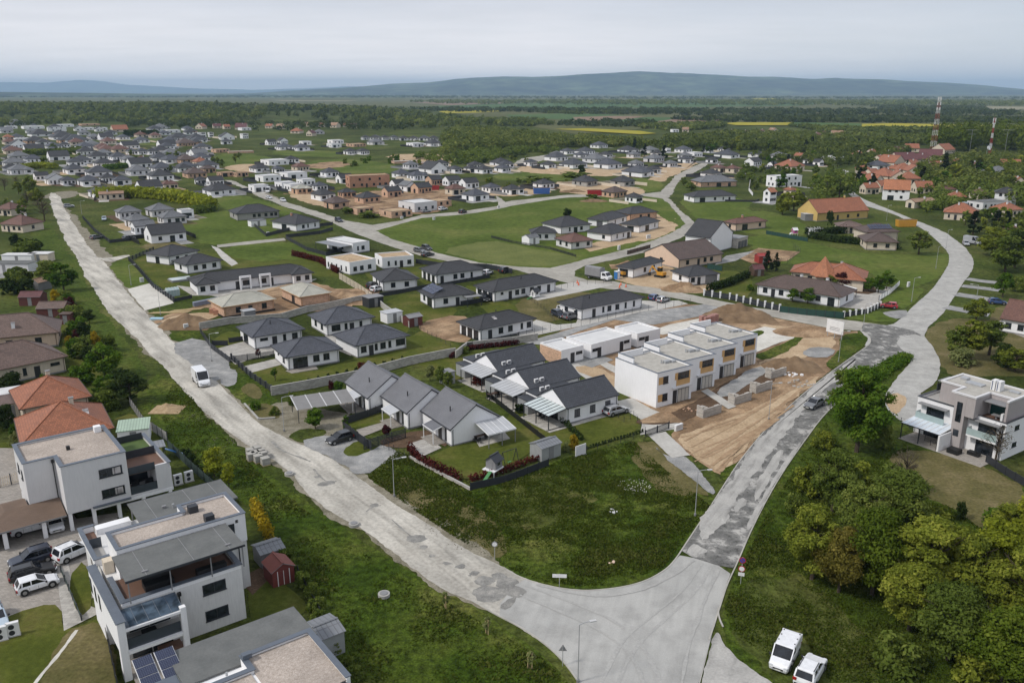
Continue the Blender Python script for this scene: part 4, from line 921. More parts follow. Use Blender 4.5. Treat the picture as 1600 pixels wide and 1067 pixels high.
house('white bungalow with grey hip roof behind a dark board fence on the open field',(439,343),(462,351),(502,345),2.8,a='w.3 t.5 t.8',b='G.5',rmat='r_dark',pitch=24,chim=[('c',-.2,.1,'w_brick')])
house('small white bungalow with grey hip roof next to its white shed in the green field',(813,359),(830,364.5),(871,364),2.8,a='w.3 w.6',b='g.3 w.7',rmat='r_dark',pitch=24)
house('white bungalow with dark hip roof behind the shed bungalow in the green field',(857,347),(876,355),(925,350),2.8,a='t.3 g.5 w.7',b='',rmat='r_dark',pitch=24)
house('cream bungalow with red-brown hip roof beside the street bend',(869,372),(892,379),(929,375),2.6,wall='w_dirty',a='w.3 w.8',b='w.3 w.7',rmat='r_redbrown',pitch=24)
house('white bungalow with dark hip roof right of the red-brown roofed one',(921,360),(955,366.5),(990,359),2.8,a='t.3 t.6 g.85',b='w.3',rmat='r_dark',pitch=24)
house('white bungalow with open dark carport and grey hip roof beside the green field',(924,340),(950,345),(982,337),2.8,a='t.4 w.8',b='r.4',rmat='r_dark',pitch=24)
house('white bungalow with dark hip roof beside the street bend and brick pallets',(976,348),(1000,353),(1032,345),2.8,a='G.4 t.8',b='G.5',rmat='r_dark',pitch=24)
house('long dark-roofed brick bungalow with white end behind the street-bend houses',(960,330),(984,335),(1029,331),2.8,wall='w_palebrick',a='w.4 w.7',b='',rmat='r_dark',pitch=22)
house('white bungalow with dark hip roof beside the blue toilet cabin',z8(198,55),z8(300,68),z8(462,25),2.8,a='w.4 w.7',b='G.6',rmat='r_dark',pitch=24)
def porch_open(root,lx,ly,wx,wy):
 q = MB(); q.box(wx * .08,wx / 2 - .4,-wy / 2 - .03,-wy / 2 + .05,.3,2.5); q.build('porch_opening',MATS['t_grey'],root)
 p = MB(); p.box(wx / 2 - .4,wx / 2,-wy / 2 - .9,-wy / 2 - .5,0,2.6); p.build('porch_post',MATS['w_white'],root)
house('white bungalow with dark hip roof and deep open porch beside the earth heap',z8(498,75),z8(585,108),z8(752,92),2.7,a='w.15 d.36',b='w.5',rmat='r_dark',pitch=24,extra=porch_open)
house('long brown-roofed peach bungalow with a white awning, beside the tennis-sand yard',(1023,391),(1062,406),(1131,396),2.8,roof='gable',axis='x',wall='w_peach',a='w.2 d.45 w.6 w.75',b='w.5',rmat='r_brown',pitch=24)
def annex2(root,lx,ly,wx,wy):
 q = MB(); q.box(wx / 2 + .02,wx / 2 + 7,-wy / 2 - 2,wy / 2 - 1,0,3.2); q.box(wx / 2 + .02,wx / 2 + 7.1,-wy / 2 - 2.1,wy / 2 - .9,3.201,3.35,1); q.build('annex',[MATS['w_block'],MATS['t_grey']],root)
 for k in range(3): add_window(root,'r',(wx / 2 + 1.3 + k * 2.1,-wy / 2 - 2,0),0,size=(1.7,2.2,.05))
house('two-storey white gable house with block-built annex beside the street bend',(1078,365),(1110,372),(1147,363),5.2,roof='gable',axis='y',wall='w_white',a='',b='w.3 w.7',rmat='r_dark',pitch=30,extra=annex2,name='gable_house')
house('beige bungalow with wide brown hip roof above the pink playhouse lawn',(1120,347),(1150,350),(1200,345),2.8,wall='w_peach',a='G.3 w.8',b='w.5',rmat='r_redbrown',pitch=22,chim=[('c',-.2,0,'w_brick')])
house('long white bungalow with near-black roof and wire garden fence up the far street',(1079,303),(1084,308),(1152,305.5),2.8,ly=11,a='G.2 w.5 t.7 d.85',b='w.5',rmat='r_dark',pitch=22)
house('bungalow with brick gables and grey roof between the far street houses',(1082,281),(1095,285),(1153,283.5),2.8,wall='w_palebrick',a='t.2 G.5 g.8',b='w.4',rmat='r_grey',pitch=24)
def turret(root,lx,ly,wx,wy):
 mb = MB(); n = 8; r = 2.9; x0,y0 = .02 * lx,-wy / 2 - 1.8
 pts = [(x0 + r * math.cos(math.pi / 8 + 2 * math.pi * k / n),y0 + r * math.sin(math.pi / 8 + 2 * math.pi * k / n)) for k in range(n)]
 mb.prism(pts,0,3.2); mb.build('turret_wall',MATS['w_cream'],root)
 rb = MB(); q = [(x0 + (p[0] - x0) * 1.25,y0 + (p[1] - y0) * 1.25,3.15) for p in pts]
 for k in range(n): rb.face([q[k],q[(k + 1) % n],(x0,y0,8.2)])
 rb.face([p for p in q][::-1]); rb.build('turret_roof',MATS['r_orange'],root)
 for x in (x0 - 1.7,x0 + 1.7): p = MB(); p.tube([(x,y0 - 2.9,0),(x,y0 - 2.9,3.1)],.16,10); p.build('column',MATS['w_cream'],root)
 g = MB(); hip_faces(g,12.5,14,3.0,3.0,lx / 2 - 3.6,-2.6,axis='y'); g.build('roof_wing',[MATS['r_terracotta'],MATS['t_brown']],root)
 w = MB(); w.box(lx / 2 - 9.2,lx / 2 + 2.0,-9.0,3.9,0,2.85); w.build('wing_wall',MATS['w_cream'],root)
house('cream house with terracotta hips and a pointed turret, beside the round clipped trees',(1228,418),(1234,424.5),(1338,433),3.0,ly=10,wall='w_cream',a='w.1 w.3 w.75',b='w.5',rmat='r_terracotta',pitch=24,trim='t_brown',extra=turret,chim=[('c',.5,.1,'w_white')],name='villa')
house('long white bungalow with brown hip roof behind the green mesh fence',(1165,437),(1180,444),(1315,464.5),2.8,ly=10.5,a='w.1 d.2 w.3 t.55 w.75 g.9',b='',rmat='r_brown',pitch=24,trim='t_brown',chim=[('c',-.15,.2),('c',.45,.2)])
def roof_panels(root,lx,ly,wx,wy):
 s = .445; mb = MB()
 for i in range(7):
  for j in range(2): mb.box(-4.2 + i * 1.2,-3.2 + i * 1.2,j * 1.5,j * 1.5 + 1.35,0,.05)
 o = mb.build('solar_panel',MATS['t_solar'],root); o.location = (0,-ly / 2 + 1.6,4.2 + 1.6 * s + .1); o.rotation_euler = (math.atan(s),0,0)
house('yellow house with long red-orange hip roof beside the upper right road',z9(230,-160 * 0 - 235),z9(262,-222),z9(530,-238),3.4,roof='gable',axis='x',ly=13,wall='w_yellow',a='w.2 d.4 w.6 w.8',b='w.3 w.7',rmat='r_terracotta',pitch=36,trim='t_brown',chim=[('c',.4,.0,'w_yellow')],name='village_house')
house('brown two-tier hipped house with solar panels behind the dark clipped hedge',(1338,373),(1352,377.5),(1405,379),2.8,ly=12,wall='w_cream',a='w.3 w.7',b='w.5',rmat='r_brown',pitch=24,trim='t_brown',name='village_house')
house('brown hipped house with rows of small solar panels, above the clipped hedge',(1345,356),(1355,363),(1407,362),4.2,ly=10,wall='w_cream',a='w.5',b='',rmat='r_brown',pitch=24,extra=roof_panels,trim='t_brown',name='village_house')
house('low brown-roofed outbuilding between the yellow house and the solar house',(1306,347),(1310,354),(1352,355),2.6,ly=9,wall='w_cream',a='d.5',b='',rmat='r_brownhip',pitch=20,trim='t_brown',name='outbuilding',cat='outbuilding')
hl = dict(trim='t_brown',lod=1)
house('cream house with brown hip roof and white chimney, uppermost of the left-edge gardens',(-55,505),(-70,535),(92,519),3.0,ly=11,wall='w_peach',a='w.5 w.8',b='',rmat='r_brownhip',pitch=32,chim=[('c',.1,-.6,'w_white')],name='village_house',**hl)
house('white house with long brown hip roof and dark door on the left edge',(-60,540),(-70,592),(106,556),3.0,ly=11,wall='w_cream',a='W.2 t.48 t.6 d.72 h.9',b='',rmat='r_brownhip',pitch=30,chim=[('v',-.1,-.3),('k',-.2,-.4)],name='village_house',**hl)
house('cream house with orange hip roof above its flat garage on the left edge',(25,632),(30,640),(143,618.5),3.0,ly=11,wall='w_cream',a='t.2 W.4 w.7',b='w.5',rmat='r_terracotta',pitch=30,chim=[('c',.05,.2,'w_cream')],name='village_house',**hl)
house('house with orange hip roof partly hidden by the white flat-roofed apartment block',(28,672),(32,696),(178,668),3.0,ly=12,wall='w_cream',a='w.3 w.7',b='w.5',rmat='r_terracotta',pitch=30,chim=[('c',.25,.1,'w_cream'),('k',.5,-.3)],name='village_house',**hl)
def row_unit(label,F,extra_first):
 fb = W(1024.7,637.8); rb = W(1077,623.5); u = (rb - fb); u.z = 0; lx = 8.05; u.normalize(); v = Vector((-u.y,u.x,0))
 f = F; c = f + u * lx / 2 + v * 5.2; ang = math.atan2(u.y,u.x); ly = 10.4
 def ex(root,lx,ly,wx,wy):
  q = MB(); q.box(-wx / 2 + .3,-wx / 2 + .55,wy / 2 - 4.2,wy / 2 - .3,5.75,6.9); q.box(-wx / 2 + .55,wx / 2 - 2.2,wy / 2 - .55,wy / 2 - .3,5.75,6.9); q.box(-wx / 2 + .25,-wx / 2 + .6,wy / 2 - 4.25,wy / 2 - .25,6.901,6.96,1); q.build('roof_parapet',[MATS['w_white'],MATS['t_bluegrey']],root)
  y = -wy / 2
  q = MB(); q.box(.35,3.5,y - .05,y + .02,3.0,4.1); q.box(.0,.62,y - .05,y + .02,4.1001,5.3); q.box(3.2,3.5,y - .05,y + .02,4.1001,5.3); q.build('wooden_panel',MATS['t_palewood'],root)
  add_window(root,'W',(1.92,y - .01,0),0,size=(2.5,1.15,4.12));
  q = MB(); q.box(-.6,3.6,y - .55,y - .005,2.72,2.9); q.build('canopy',MATS['w_lightgrey'],root)
  add_window(root,'d',(.15,y,0),0,size=(.9,2.25,.05)); add_window(root,'r',(2.1,y,0),0,size=(2.6,2.35,.03))
  if extra_first:
   for z in (.95,3.95):
    add_window(root,'w',(-wx / 2 + 1.9,y,0),0,size=(1.15,1.25,z)); q = MB(); q.box(-wx / 2 + .35,-wx / 2 + 1.3,y - .04,y + .02,z,z + 1.25); q.build('wooden_panel',MATS['t_palewood'],root)
  else:
   for z in (.8,3.8): add_window(root,'t',(-wx / 2 + .9,y,0),0,size=(.55,1.5,z))
  q = MB(); q.box(1.2,2.4,-1.6,-.9,5.74,6.2); q.box(2.6,3.4,-1.9,-1.2,5.74,6.1); q.tube([(.8,-1,5.74),(.8,-1,6.4)],.12,8); q.build('roof_unit',MATS['t_galv'],root)
 return house_at(label,c,ang,lx,ly,6.0,roof='flat',wall='w_white',rmat='r_ballast',trim='t_bluegrey',a='',b='',cc='g.4 w.7',d='',group='row of white cube houses on the building site',name='row_house',extra=ex,plinth=False)
plain('t_palewood',(.56,.34,.14),.6); plain('t_lightdoor',(.52,.49,.44),.6)
def rows():
 fb = W(1024.7,637.8); rb = W(1077,623.5); u = (rb - fb); u.z = 0; u.normalize(); v = Vector((-u.y,u.x,0))
 e = W(1180,568.5); tot = (e - fb).dot(u); back = (e - fb).dot(v); step = back / 3
 if DEBUG: print('ROW total %.1f back %.1f' % (tot,back))
 gap = (tot - 8.05) / 3
 for k,lb in enumerate(('white cube row house at the near end, blank side wall toward the concrete drive','second white cube row house from the concrete drive','third white cube row house from the concrete drive','white cube row house at the far end of the row by the pale slab')):
  row_unit(lb,fb + u * gap * k + v * step * k,k == 0)
rows()
def garage(label,L,F,Rr,side,a):
 def ex(root,lx,ly,wx,wy):
  if side:
   q = MB(); q.box(-wx / 2 - .03,-wx / 2 - .005,-wy / 2 + .05,wy / 2 - .05,.05,2.85); q.build('bare_brick_side',MATS[side],root)
 house(label,L,F,Rr,3.1,roof='flat',wall='w_white',rmat='r_membrane',trim='t_white',a=a,b='',cc='',d='',group='flat-roofed garage blocks',name='garage_block',cat='garage',extra=ex)
garage('small white flat-roofed garage block with bare brick end',z7(830,448),z7(925,492),z7(1040,465),'w_palebrick','d.5 h.8')
garage('long white flat-roofed garage block in the middle of three',z7(975,415),z7(1080,462),z7(1290,408),None,'h.1 d.2 d.75 h.88')
garage('white flat-roofed garage block at the end toward the pale slabs',z8(215,365),z8(320,405),z8(440,378),None,'h.2 d.42')
house('house with red-brown pitched roof beside the pink paved yard on the right edge',(1557,486),(1562,497),(1700,520),3.0,ly=10,roof='gable',axis='x',wall='w_white',a='w.1 w.25 w.5',b='d.5',rmat='r_redbrown',pitch=35,trim='t_brown',name='village_house')
# ---------------------------------------------------------------- vehicles
def paint(name,col,rough=.28):
 m,nt,b = new_mat(name); b.inputs['Base Color'].default_value = (*col,1); b.inputs['Roughness'].default_value = rough; b.inputs['Coat Weight'].default_value = .6; b.inputs['Coat Roughness'].default_value = .08
 f = noise_node(nt,2.5,3); nt.links.new(mixc(nt,1.,col,ramp(nt,f,[(.3,.9),(.7,1.05)]),'MULTIPLY'),b.inputs['Base Color'])
 return m
for n,c in (('white',(.75,.76,.78)),('black',(.012,.012,.014)),('darkblue',(.016,.022,.042)),('silver',(.36,.37,.39)),('grey',(.13,.135,.145)),('red',(.36,.02,.03)),('blue',(.03,.07,.19)),('paleblue',(.42,.5,.58))): paint('c_' + n,c)
plain('c_tyre',(.014,.014,.014),.9); plain('c_rim',(.34,.35,.36),.35,.7); plain('c_trim',(.018,.018,.019),.55); glass_mat('c_glass',(.012,.014,.018),.04)
plain('c_lamp',(.62,.64,.66),.1); plain('c_tail',(.30,.012,.012),.25); plain('c_plate',(.66,.66,.62),.5)
CARS = {
 'hatchback': (4.05,1.74,[(0,.86,.62),(.02,.93,.86),(.12,1,.96),(.45,1,.93),(.72,1,.90),(.93,.95,.74),(.985,.86,.60),(1,.78,.48)],(.03,.12,.50,.72),1.47),
 'estate': (4.6,1.80,[(0,.86,.62),(.02,.93,.88),(.12,1,.97),(.45,1,.93),(.70,1,.90),(.93,.95,.74),(.985,.86,.60),(1,.78,.48)],(.025,.10,.52,.70),1.48),
 'saloon': (4.6,1.78,[(0,.84,.62),(.02,.92,.90),(.15,.98,.97),(.45,1,.93),(.70,1,.90),(.93,.95,.74),(.985,.86,.60),(1,.78,.48)],(.14,.28,.53,.71),1.43),
 'suv': (4.45,1.85,[(0,.86,.70),(.02,.94,1.0),(.12,1,1.08),(.45,1,1.05),(.72,1,1.02),(.93,.96,.90),(.985,.88,.72),(1,.80,.55)],(.025,.10,.52,.72),1.68),
 'compact_van': (4.4,1.84,[(0,.92,.8),(.01,.96,1.1),(.12,1,1.12),(.5,1,1.12),(.78,1,1.08),(.94,.95,.88),(.985,.86,.7),(1,.8,.55)],(.0,.012,.60,.80),1.86),
 'panel_van': (5.6,2.02,[(0,.94,.9),(.008,.97,1.3),(.12,1,1.35),(.5,1,1.35),(.86,1,1.22),(.95,.95,1.0),(.988,.88,.8),(1,.82,.6)],(.0,.01,.70,.86),2.62),
}
_cm = {}
def car_meshes(style):
 if style in _cm: return _cm[style]
 Ln,Wd,st,gh,zr = CARS[style]; hw = Wd / 2; z0 = .24; van = 'van' in style
 X = lambda t: (t - .5) * Ln
 def loft(mb,secs,m=0):
  n = len(secs[0]); b = len(mb.v)
  for s in secs: mb.v += [tuple(p) for p in s]
  for i in range(len(secs) - 1):
   for k in range(n):
    j = (k + 1) % n; a = b + i * n; mb.f.append((a + k,a + n + k,a + n + j,a + j)); mb.m.append(m)
  mb.f.append(tuple(b + k for k in range(n))); mb.m.append(m); e = b + (len(secs) - 1) * n; mb.f.append(tuple(e + k for k in range(n - 1,-1,-1))); mb.m.append(m)
 body = MB(); secs = []
 for t,wf,zb in st:
  w = hw * wf; x = X(t); lo = z0 + (.12 if t in (0,1) else 0)
  secs.append([(x,-w * .94,lo),(x,-w,lo + .14),(x,-w,zb - .16),(x,-w * .95,zb - .03),(x,-w * .86,zb),(x,w * .86,zb),(x,w * .95,zb - .03),(x,w,zb - .16),(x,w,lo + .14),(x,w * .94,lo)])
 loft(body,secs)
 a,b_,c,d = gh
 zb = lambda t: np.interp(t,[s[0] for s in st],[s[2] for s in st]) - .02
 rw = .95 if van else .80; bw = .97 if van else .90
 tr = [b_ - .012,b_ + .03,(b_ + c) / 2,c - .03,c + .012]; hz = [zr - .05,zr - .01,zr,zr - .01,zr - .06]
 loft(body,[[(X(t),-hw * rw,h - .07),(X(t),-hw * rw * .9,h),(X(t),hw * rw * .9,h),(X(t),hw * rw,h - .07)] for t,h in zip(tr,hz)])
 P = lambda t,s,z,w: Vector((X(t),s * hw * w,z))
 for s in (-1,1):    # pillars
  body.beam(P(d,s,zb(d),bw - .06),P(c,s,zr - .06,rw - .02),.09,.07);
  body.beam(P(a + .01,s,zb(a + .02),bw - .04),P(b_,s,zr - .06,rw - .02),.14,.12)
  if not van:
   m1 = a + (d - a) * .47; body.beam(P(m1,s,zb(m1),bw - .01),P(m1 + .0,s,zr - .05,rw + .0),.10,.05)
   m2 = a + (d - a) * .16
   if style in ('estate','suv','hatchback'): body.beam(P(m2,s,zb(m2),bw - .01),P(m2 + .015,s,zr - .05,rw),.12,.05)
  else:
   cut = c - .12
   body.face([P(a,s,zb(.1) - .02,bw),P(cut,s,zb(cut) - .02,bw),P(cut,s,zr - .05,rw),P(b_,s,zr - .05,rw)][::s])
 if van: body.face([P(a,-1,zb(.02) - .3,bw),P(b_,-1,zr - .04,rw),P(b_,1,zr - .04,rw),P(a,1,zb(.02) - .3,bw)])
 out = [('body',body.mesh('body',[MATS['c_white']],smooth=False),None)]
 g = MB(); g.face([P(d,-1,zb(d),bw - .07),P(d,1,zb(d),bw - .07),P(c,1,zr - .05,rw - .03),P(c,-1,zr - .05,rw - .03)]); out.append(('windscreen',g.mesh('windscreen',MATS['c_glass']),None))
 g = MB(); g.face([P(a,1,zb(a + .02),bw - .07),P(a,-1,zb(a + .02),bw - .07),P(b_,-1,zr - .05,rw - .03),P(b_,1,zr - .05,rw - .03)])
 if van: g = MB(); [g.face([(X(a) - .012,s * .12,zb(.1) + .1),(X(a) - .012,s * hw * .75,zb(.1) + .1),(X(b_) - .03,s * hw * .72,zr - .3),(X(b_) - .03,s * .12,zr - .3)][::-s]) for s in (-1,1)]
 out.append(('rear_window',g.mesh('rear_window',MATS['c_glass']),None))
 for s in (-1,1):
  a2 = c - .12 if van else a + .015; b2 = c - .12 if van else b_
  g = MB(); g.face([P(a2,s,zb(a2),bw - .03),P(d,s,zb(d),bw - .05),P(c,s,zr - .06,rw - .015),P(b2,s,zr - .06,rw - .015)][::s]); out.append(('side_window',g.mesh('side_window',MATS['c_glass']),None))
 rad = .38 if style == 'panel_van' else .33
 for t in (.18,.815):
  for s in (-1,1):
   w = MB(); x = X(t); w.tube([(x,s * hw * .78,rad),(x,s * (hw + .005),rad)],rad,18); w.tube([(x,s * hw * .9,rad),(x,s * (hw + .004),rad)],rad + .07,18,1)
   arch = MB(); arch.tube([(x,s * hw * .9,rad + .02),(x,s * (hw + .006),rad + .02)],rad + .075,18);
   ty = MB(); ty.tube([(x,s * hw * .78,rad),(x,s * (hw + .012),rad)],rad,18)
   ri = MB(); ri.tube([(x,s * (hw - .02),rad),(x,s * (hw + .02),rad)],rad * .62,14)
   out.append(('wheel',arch.mesh('wheel',MATS['c_trim']),[('tyre',ty.mesh('tyre',MATS['c_tyre'])),('rim',ri.mesh('rim',MATS['c_rim']))]))
 f = st[-2]; zl = np.interp(.96,[q[0] for q in st],[q[2] for q in st])
 for s in (-1,1):
  h = MB(); h.prism([(X(.945),s * hw * .98),(X(.995),s * hw * .84),(X(.998),s * hw * .52),(X(.955),s * hw * .60)],zl - .22,zl - .05); out.append(('headlight',h.mesh('headlight',MATS['c_lamp']),None))
  h = MB(); zt = st[1][2]; h.box(X(-.004),X(.03),min(s * hw * .62,s * hw * .97),max(s * hw * .62,s * hw * .97),zt - .32,zt - .06); out.append(('tail_light',h.mesh('tail_light',MATS['c_tail']),None))
  h = MB(); xm = X(d - .03); h.box(xm - .09,xm + .08,min(s * (hw + .02),s * (hw + .2)),max(s * (hw + .02),s * (hw + .2)),zb(d) + .0,zb(d) + .16); out.append(('mirror',h.mesh('mirror',MATS['c_trim' if van else 'c_trim']),None))
 h = MB(); e = .004
 for y0,y1 in ((-hw - e,-hw + .01),(hw - .01,hw + e)):
  h.box(X(.25),X(.74),y0,y1,.26,.40)
  for t in ((.30,.56,.80) if van else (.30,.50,.71)): h.box(X(t) - .012,X(t) + .012,y0,y1,.401,zb(t) - .16)
 out.append(('side_trim',h.mesh('side_trim',MATS['c_trim']),None))
 h = MB(); h.box(X(-.006),X(.012),-hw * .8,hw * .8,.3,.48); out.append(('bumper',h.mesh('bumper',MATS['c_trim']),None))
 h = MB(); h.box(X(.985),X(1.004),-hw * .5,hw * .5,.42,.56); out.append(('grille',h.mesh('grille',MATS['c_trim']),None))
 h = MB(); h.box(X(1.003),X(1.007),-.26,.26,.34,.45); out.append(('number_plate',h.mesh('number_plate',MATS['c_plate']),None))
 if style in ('suv','estate'):
  for s in (-1,1): h = MB(); h.beam((X(b_ + .04),s * hw * rw * .88,zr + .03),(X(c - .04),s * hw * rw * .88,zr + .03),.05,.05); out.append(('roof_rail',h.mesh('roof_rail',MATS['c_trim']),None))
 if style == 'compact_van':
  for t in (.06,.25,.45):
   for s in (-1,1): h = MB(); h.box(X(t) - .07,X(t) + .07,s * hw * .78 - .05,s * hw * .78 + .05,zr - .03,zr + .025); out.append(('roof_rack_mount',h.mesh('roof_rack_mount',MATS['c_trim']),None))
 _cm[style] = out; return out
def car(style,colour,tail,nose,label,group=None,cat='car',name='parked_car',at=None):
 t,n = W(*tail),W(*nose); c = (t + n) / 2; d = n - t
 r = empty(name,label,cat,(c.x,c.y,.1),math.atan2(d.y,d.x),group)
 for nm,me,kids in car_meshes(style):
  o = link(bpy.data.objects.new(nm,me),r)
  if nm == 'body': o.material_slots[0].link = 'OBJECT'; o.material_slots[0].material = MATS['c_' + colour]
  for kn,km in (kids or []): link(bpy.data.objects.new(kn,km),o)
 return r
car('compact_van','white',(1236,1012),(1214,1054),'white compact van parked on the grass, facing the junction',cat='van',name='parked_van')
car('suv','white',(1253,1078),(1277,1036),'white car with black roof rails parked on the grass beside the compact van')
car('saloon','grey',(1281,631),(1262,640.5),'grey saloon driving on the broken asphalt road beside the big tree')
car('panel_van','white',(308,592),(322,607),'white delivery van driving along the pale dirt road',cat='van',name='delivery_van')
car('hatchback','black',(546,686),(515,695),'black car parked on the grey gravel beside the dark sliding gate')
car('estate','silver',(948,650.5),(977,642.5),'silver estate car parked beside the nearest slate gable house')
car('suv','darkblue',(78,872),(22,889),'dark blue car parked in the paved court, rearmost of the three in line')
car('estate','black',(22,909),(82,892),'black estate car between the white and the dark blue car in the paved court')
car('hatchback','white',(32,928),(86,911),'white hatchback parked in the paved court in front of two dark cars')
car('suv','white',(102,876),(134,862),'white car half hidden beside the apartment block with the two roof strips')
car('hatchback','white',(84,816),(90,833),'white hatchback parked under the brown carport roof')
car('suv','white',(30,835),(70,825),'white car deep under the brown carport, left of the other one')
car('estate','paleblue',(-14,950),(6,1000),'pale car cut off by the left edge of the picture in the paved court')
car('hatchback','red',(1403,483),(1374,480),'red car parked on the drive beside the white pillared fence')
car('hatchback','blue',(1013,472),(1033,465),'blue car parked beside a silver one on the fenced concrete drive')
car('hatchback','silver',(1026,475),(1046,469),'silver car parked beside a blue one on the fenced concrete drive')
car('estate','darkblue',(866,492),(880,498),'dark car in the group of three beside the longest bungalow, leftmost')
car('suv','white',(874,487),(889,493),'white car in the group of three beside the longest bungalow')
car('suv','grey',(882,501),(903,496),'grey car nearest the wire fence in the group of three beside the longest bungalow')
car('estate','grey',(648,393),(664,396),'grey car parked beside the mown field, leftmost of a pair on the cross street')
car('suv','black',(660,389),(674,393),'black car close behind the grey one beside the cube house')
car('saloon','black',(660,402),(677,399),'black saloon beside the dark garden wall, right of the sandy-roofed cube house')
car('suv','black',(781,428),(799,424),'black car parked on the street edge beyond the mown field')
car('hatchback','white',(756,431),(768,427),'white car parked at the end of the dark-roofed bungalow by the street')
car('estate','white',(583,457),(597,453),'white car parked beneath the slatted wall beside the cross-hipped bungalow')
car('suv','black',(577,452),(591,448),'black car behind the white one beside the cross-hipped bungalow')
car('suv','black',(753,466),(762,474),'black car under the grey carport of the solar house')
car('suv','silver',(99,325),(117,324),'silver car parked on a drive near the top of the pale dirt road')
car('estate','grey',(142,375),(160,372),'dark grey car on the verge of the pale dirt road near a gable house')
car('hatchback','paleblue',(163,341),(163,348),'pale blue car on the concrete yard of the grey-roofed cluster')
car('suv','grey',(192,377),(211,374),'grey car parked at the end of the gable house by the dark fence')
car('panel_van','white',(424,297),(414,305),'white van parked at the head of the estate street',cat='van',name='parked_van')
car('hatchback','white',(415,310),(426,312),'white car parked on the verge opposite the van on the estate street')
car('suv','white',(438,314),(447,317),'white car on the estate street beside the unfinished brick houses')
car('suv','darkblue',(523,345),(536,349),'dark car on the estate street beside the roadside weeds')
car('estate','silver',(660,333),(671,332),'silver car parked in front of the pale block house')
car('suv','white',(685,330),(699,328),'white car parked by the bare brick cube house')
car('suv','black',(716,335),(730,332),'black car on the curving street above the green field')
car('panel_van','silver',(1509,380),(1528,383),'silver minibus parked beside the upper right road',cat='van',name='parked_van')
car('panel_van','paleblue',(1501,327),(1513,324),'pale blue van in front of the orange-roofed houses, upper right',cat='van',name='parked_van')
car('hatchback','blue',(1550,475),(1566,476),'blue car parked by the red-brown roofed house on the right edge')
car('hatchback','silver',(1506,381),(1512,386),'small silver car on the verge beside the minibus')
def lorry():
 t,n = W(918,434),W(952,440); c = (t + n) / 2; d = n - t
 r = empty('tarpaulin_lorry','white-cabbed lorry with a grey tarpaulin body on the cross street','lorry',(c.x,c.y,.08),math.atan2(d.y,d.x))
 q = MB(); q.box(-3.9,1.3,-1.15,1.15,1.0,3.3); q.face([(-3.9,-1.15,3.301),(1.3,-1.15,3.301),(1.3,0,3.5),(-3.9,0,3.5)]); q.face([(-3.9,0,3.5),(1.3,0,3.5),(1.3,1.15,3.301),(-3.9,1.15,3.301)]); q.build('tarpaulin',MATS['t_grey'],r)
 q = MB(); q.box(-3.8,3.6,-.95,.95,.6,.98); q.build('chassis',MATS['c_trim'],r)
 q = MB(); q.extrude([(1.5,.55),(3.9,.55),(4.0,1.25),(3.5,1.5),(2.9,2.35),(1.5,2.4)],(0,-1.0,0),(1,0,0),(0,0,1),(0,1,0),2.0); cb = q.build('cab',MATS['c_white'],r)
 q = MB(); q.face([(3.53,-.9,1.53),(3.53,.9,1.53),(2.97,.9,2.3),(2.97,-.9,2.3)]); q.build('windscreen',MATS['c_glass'],cb)
 for s in (-1,1): q = MB(); y = s * 1.012; q.face([(1.9,y,1.45),(3.3,y,1.5),(2.85,y,2.2),(1.9,y,2.2)][::s]); q.build('side_window',MATS['c_glass'],cb)
 for x in (-2.6,2.9):
  for s in (-1,1): q = MB(); q.tube([(x,s * .7,.42),(x,s * 1.02,.42)],.42,16); w = q.build('wheel',MATS['c_tyre'],r); k = MB(); k.tube([(x,s * 1.0,.42),(x,s * 1.03,.42)],.24,12); k.build('rim',MATS['c_rim'],w)
lorry()
def digger(px,py,ang,label):
 c = W(px,py); r = empty('excavator',label,'excavator',(c.x,c.y,.02),ang)
 for s in (-1,1):
  q = MB(); q.extrude([(-1.2,0),(1.2,0),(1.5,.3),(1.2,.62),(-1.2,.62),(-1.5,.3)],(0,s * .75 - .22,0),(1,0,0),(0,0,1),(0,1,0),.44); q.build('track',MATS['c_tyre'],r)
 q = MB(); q.box(-1.5,.5,-.95,.95,.7,1.5); q.build('engine_housing',MATS['t_digger'],r)
 q = MB(); q.box(-.2,.95,-.95,.05,1.5,2.6); q.build('cab',MATS['c_glass'],r); q = MB(); q.box(-.25,1.0,-1.0,.1,2.6,2.7); q.build('cab_roof',MATS['t_digger'],r)
 q = MB(); q.beam((.5,.4,1.3),(2.4,.4,2.9),.3,.35); q.build('boom',MATS['t_digger'],r); q = MB(); q.beam((2.4,.4,2.9),(3.3,.4,1.0),.25,.28); q.build('arm',MATS['t_digger'],r)
 q = MB(); q.extrude([(3.1,1.0),(3.6,.8),(3.4,.2),(2.8,.15)],(0,.05,0),(1,0,0),(0,0,1),(0,1,0),.7); q.build('bucket',MATS['c_trim'],r)
plain('t_digger',(.55,.27,.03),.5)
digger(978,432,.3,'orange excavator beside the blue toilet cabin and new white bungalow')
digger(1031,433,2.4,'small excavator beside the open-porch bungalow on the building plot')
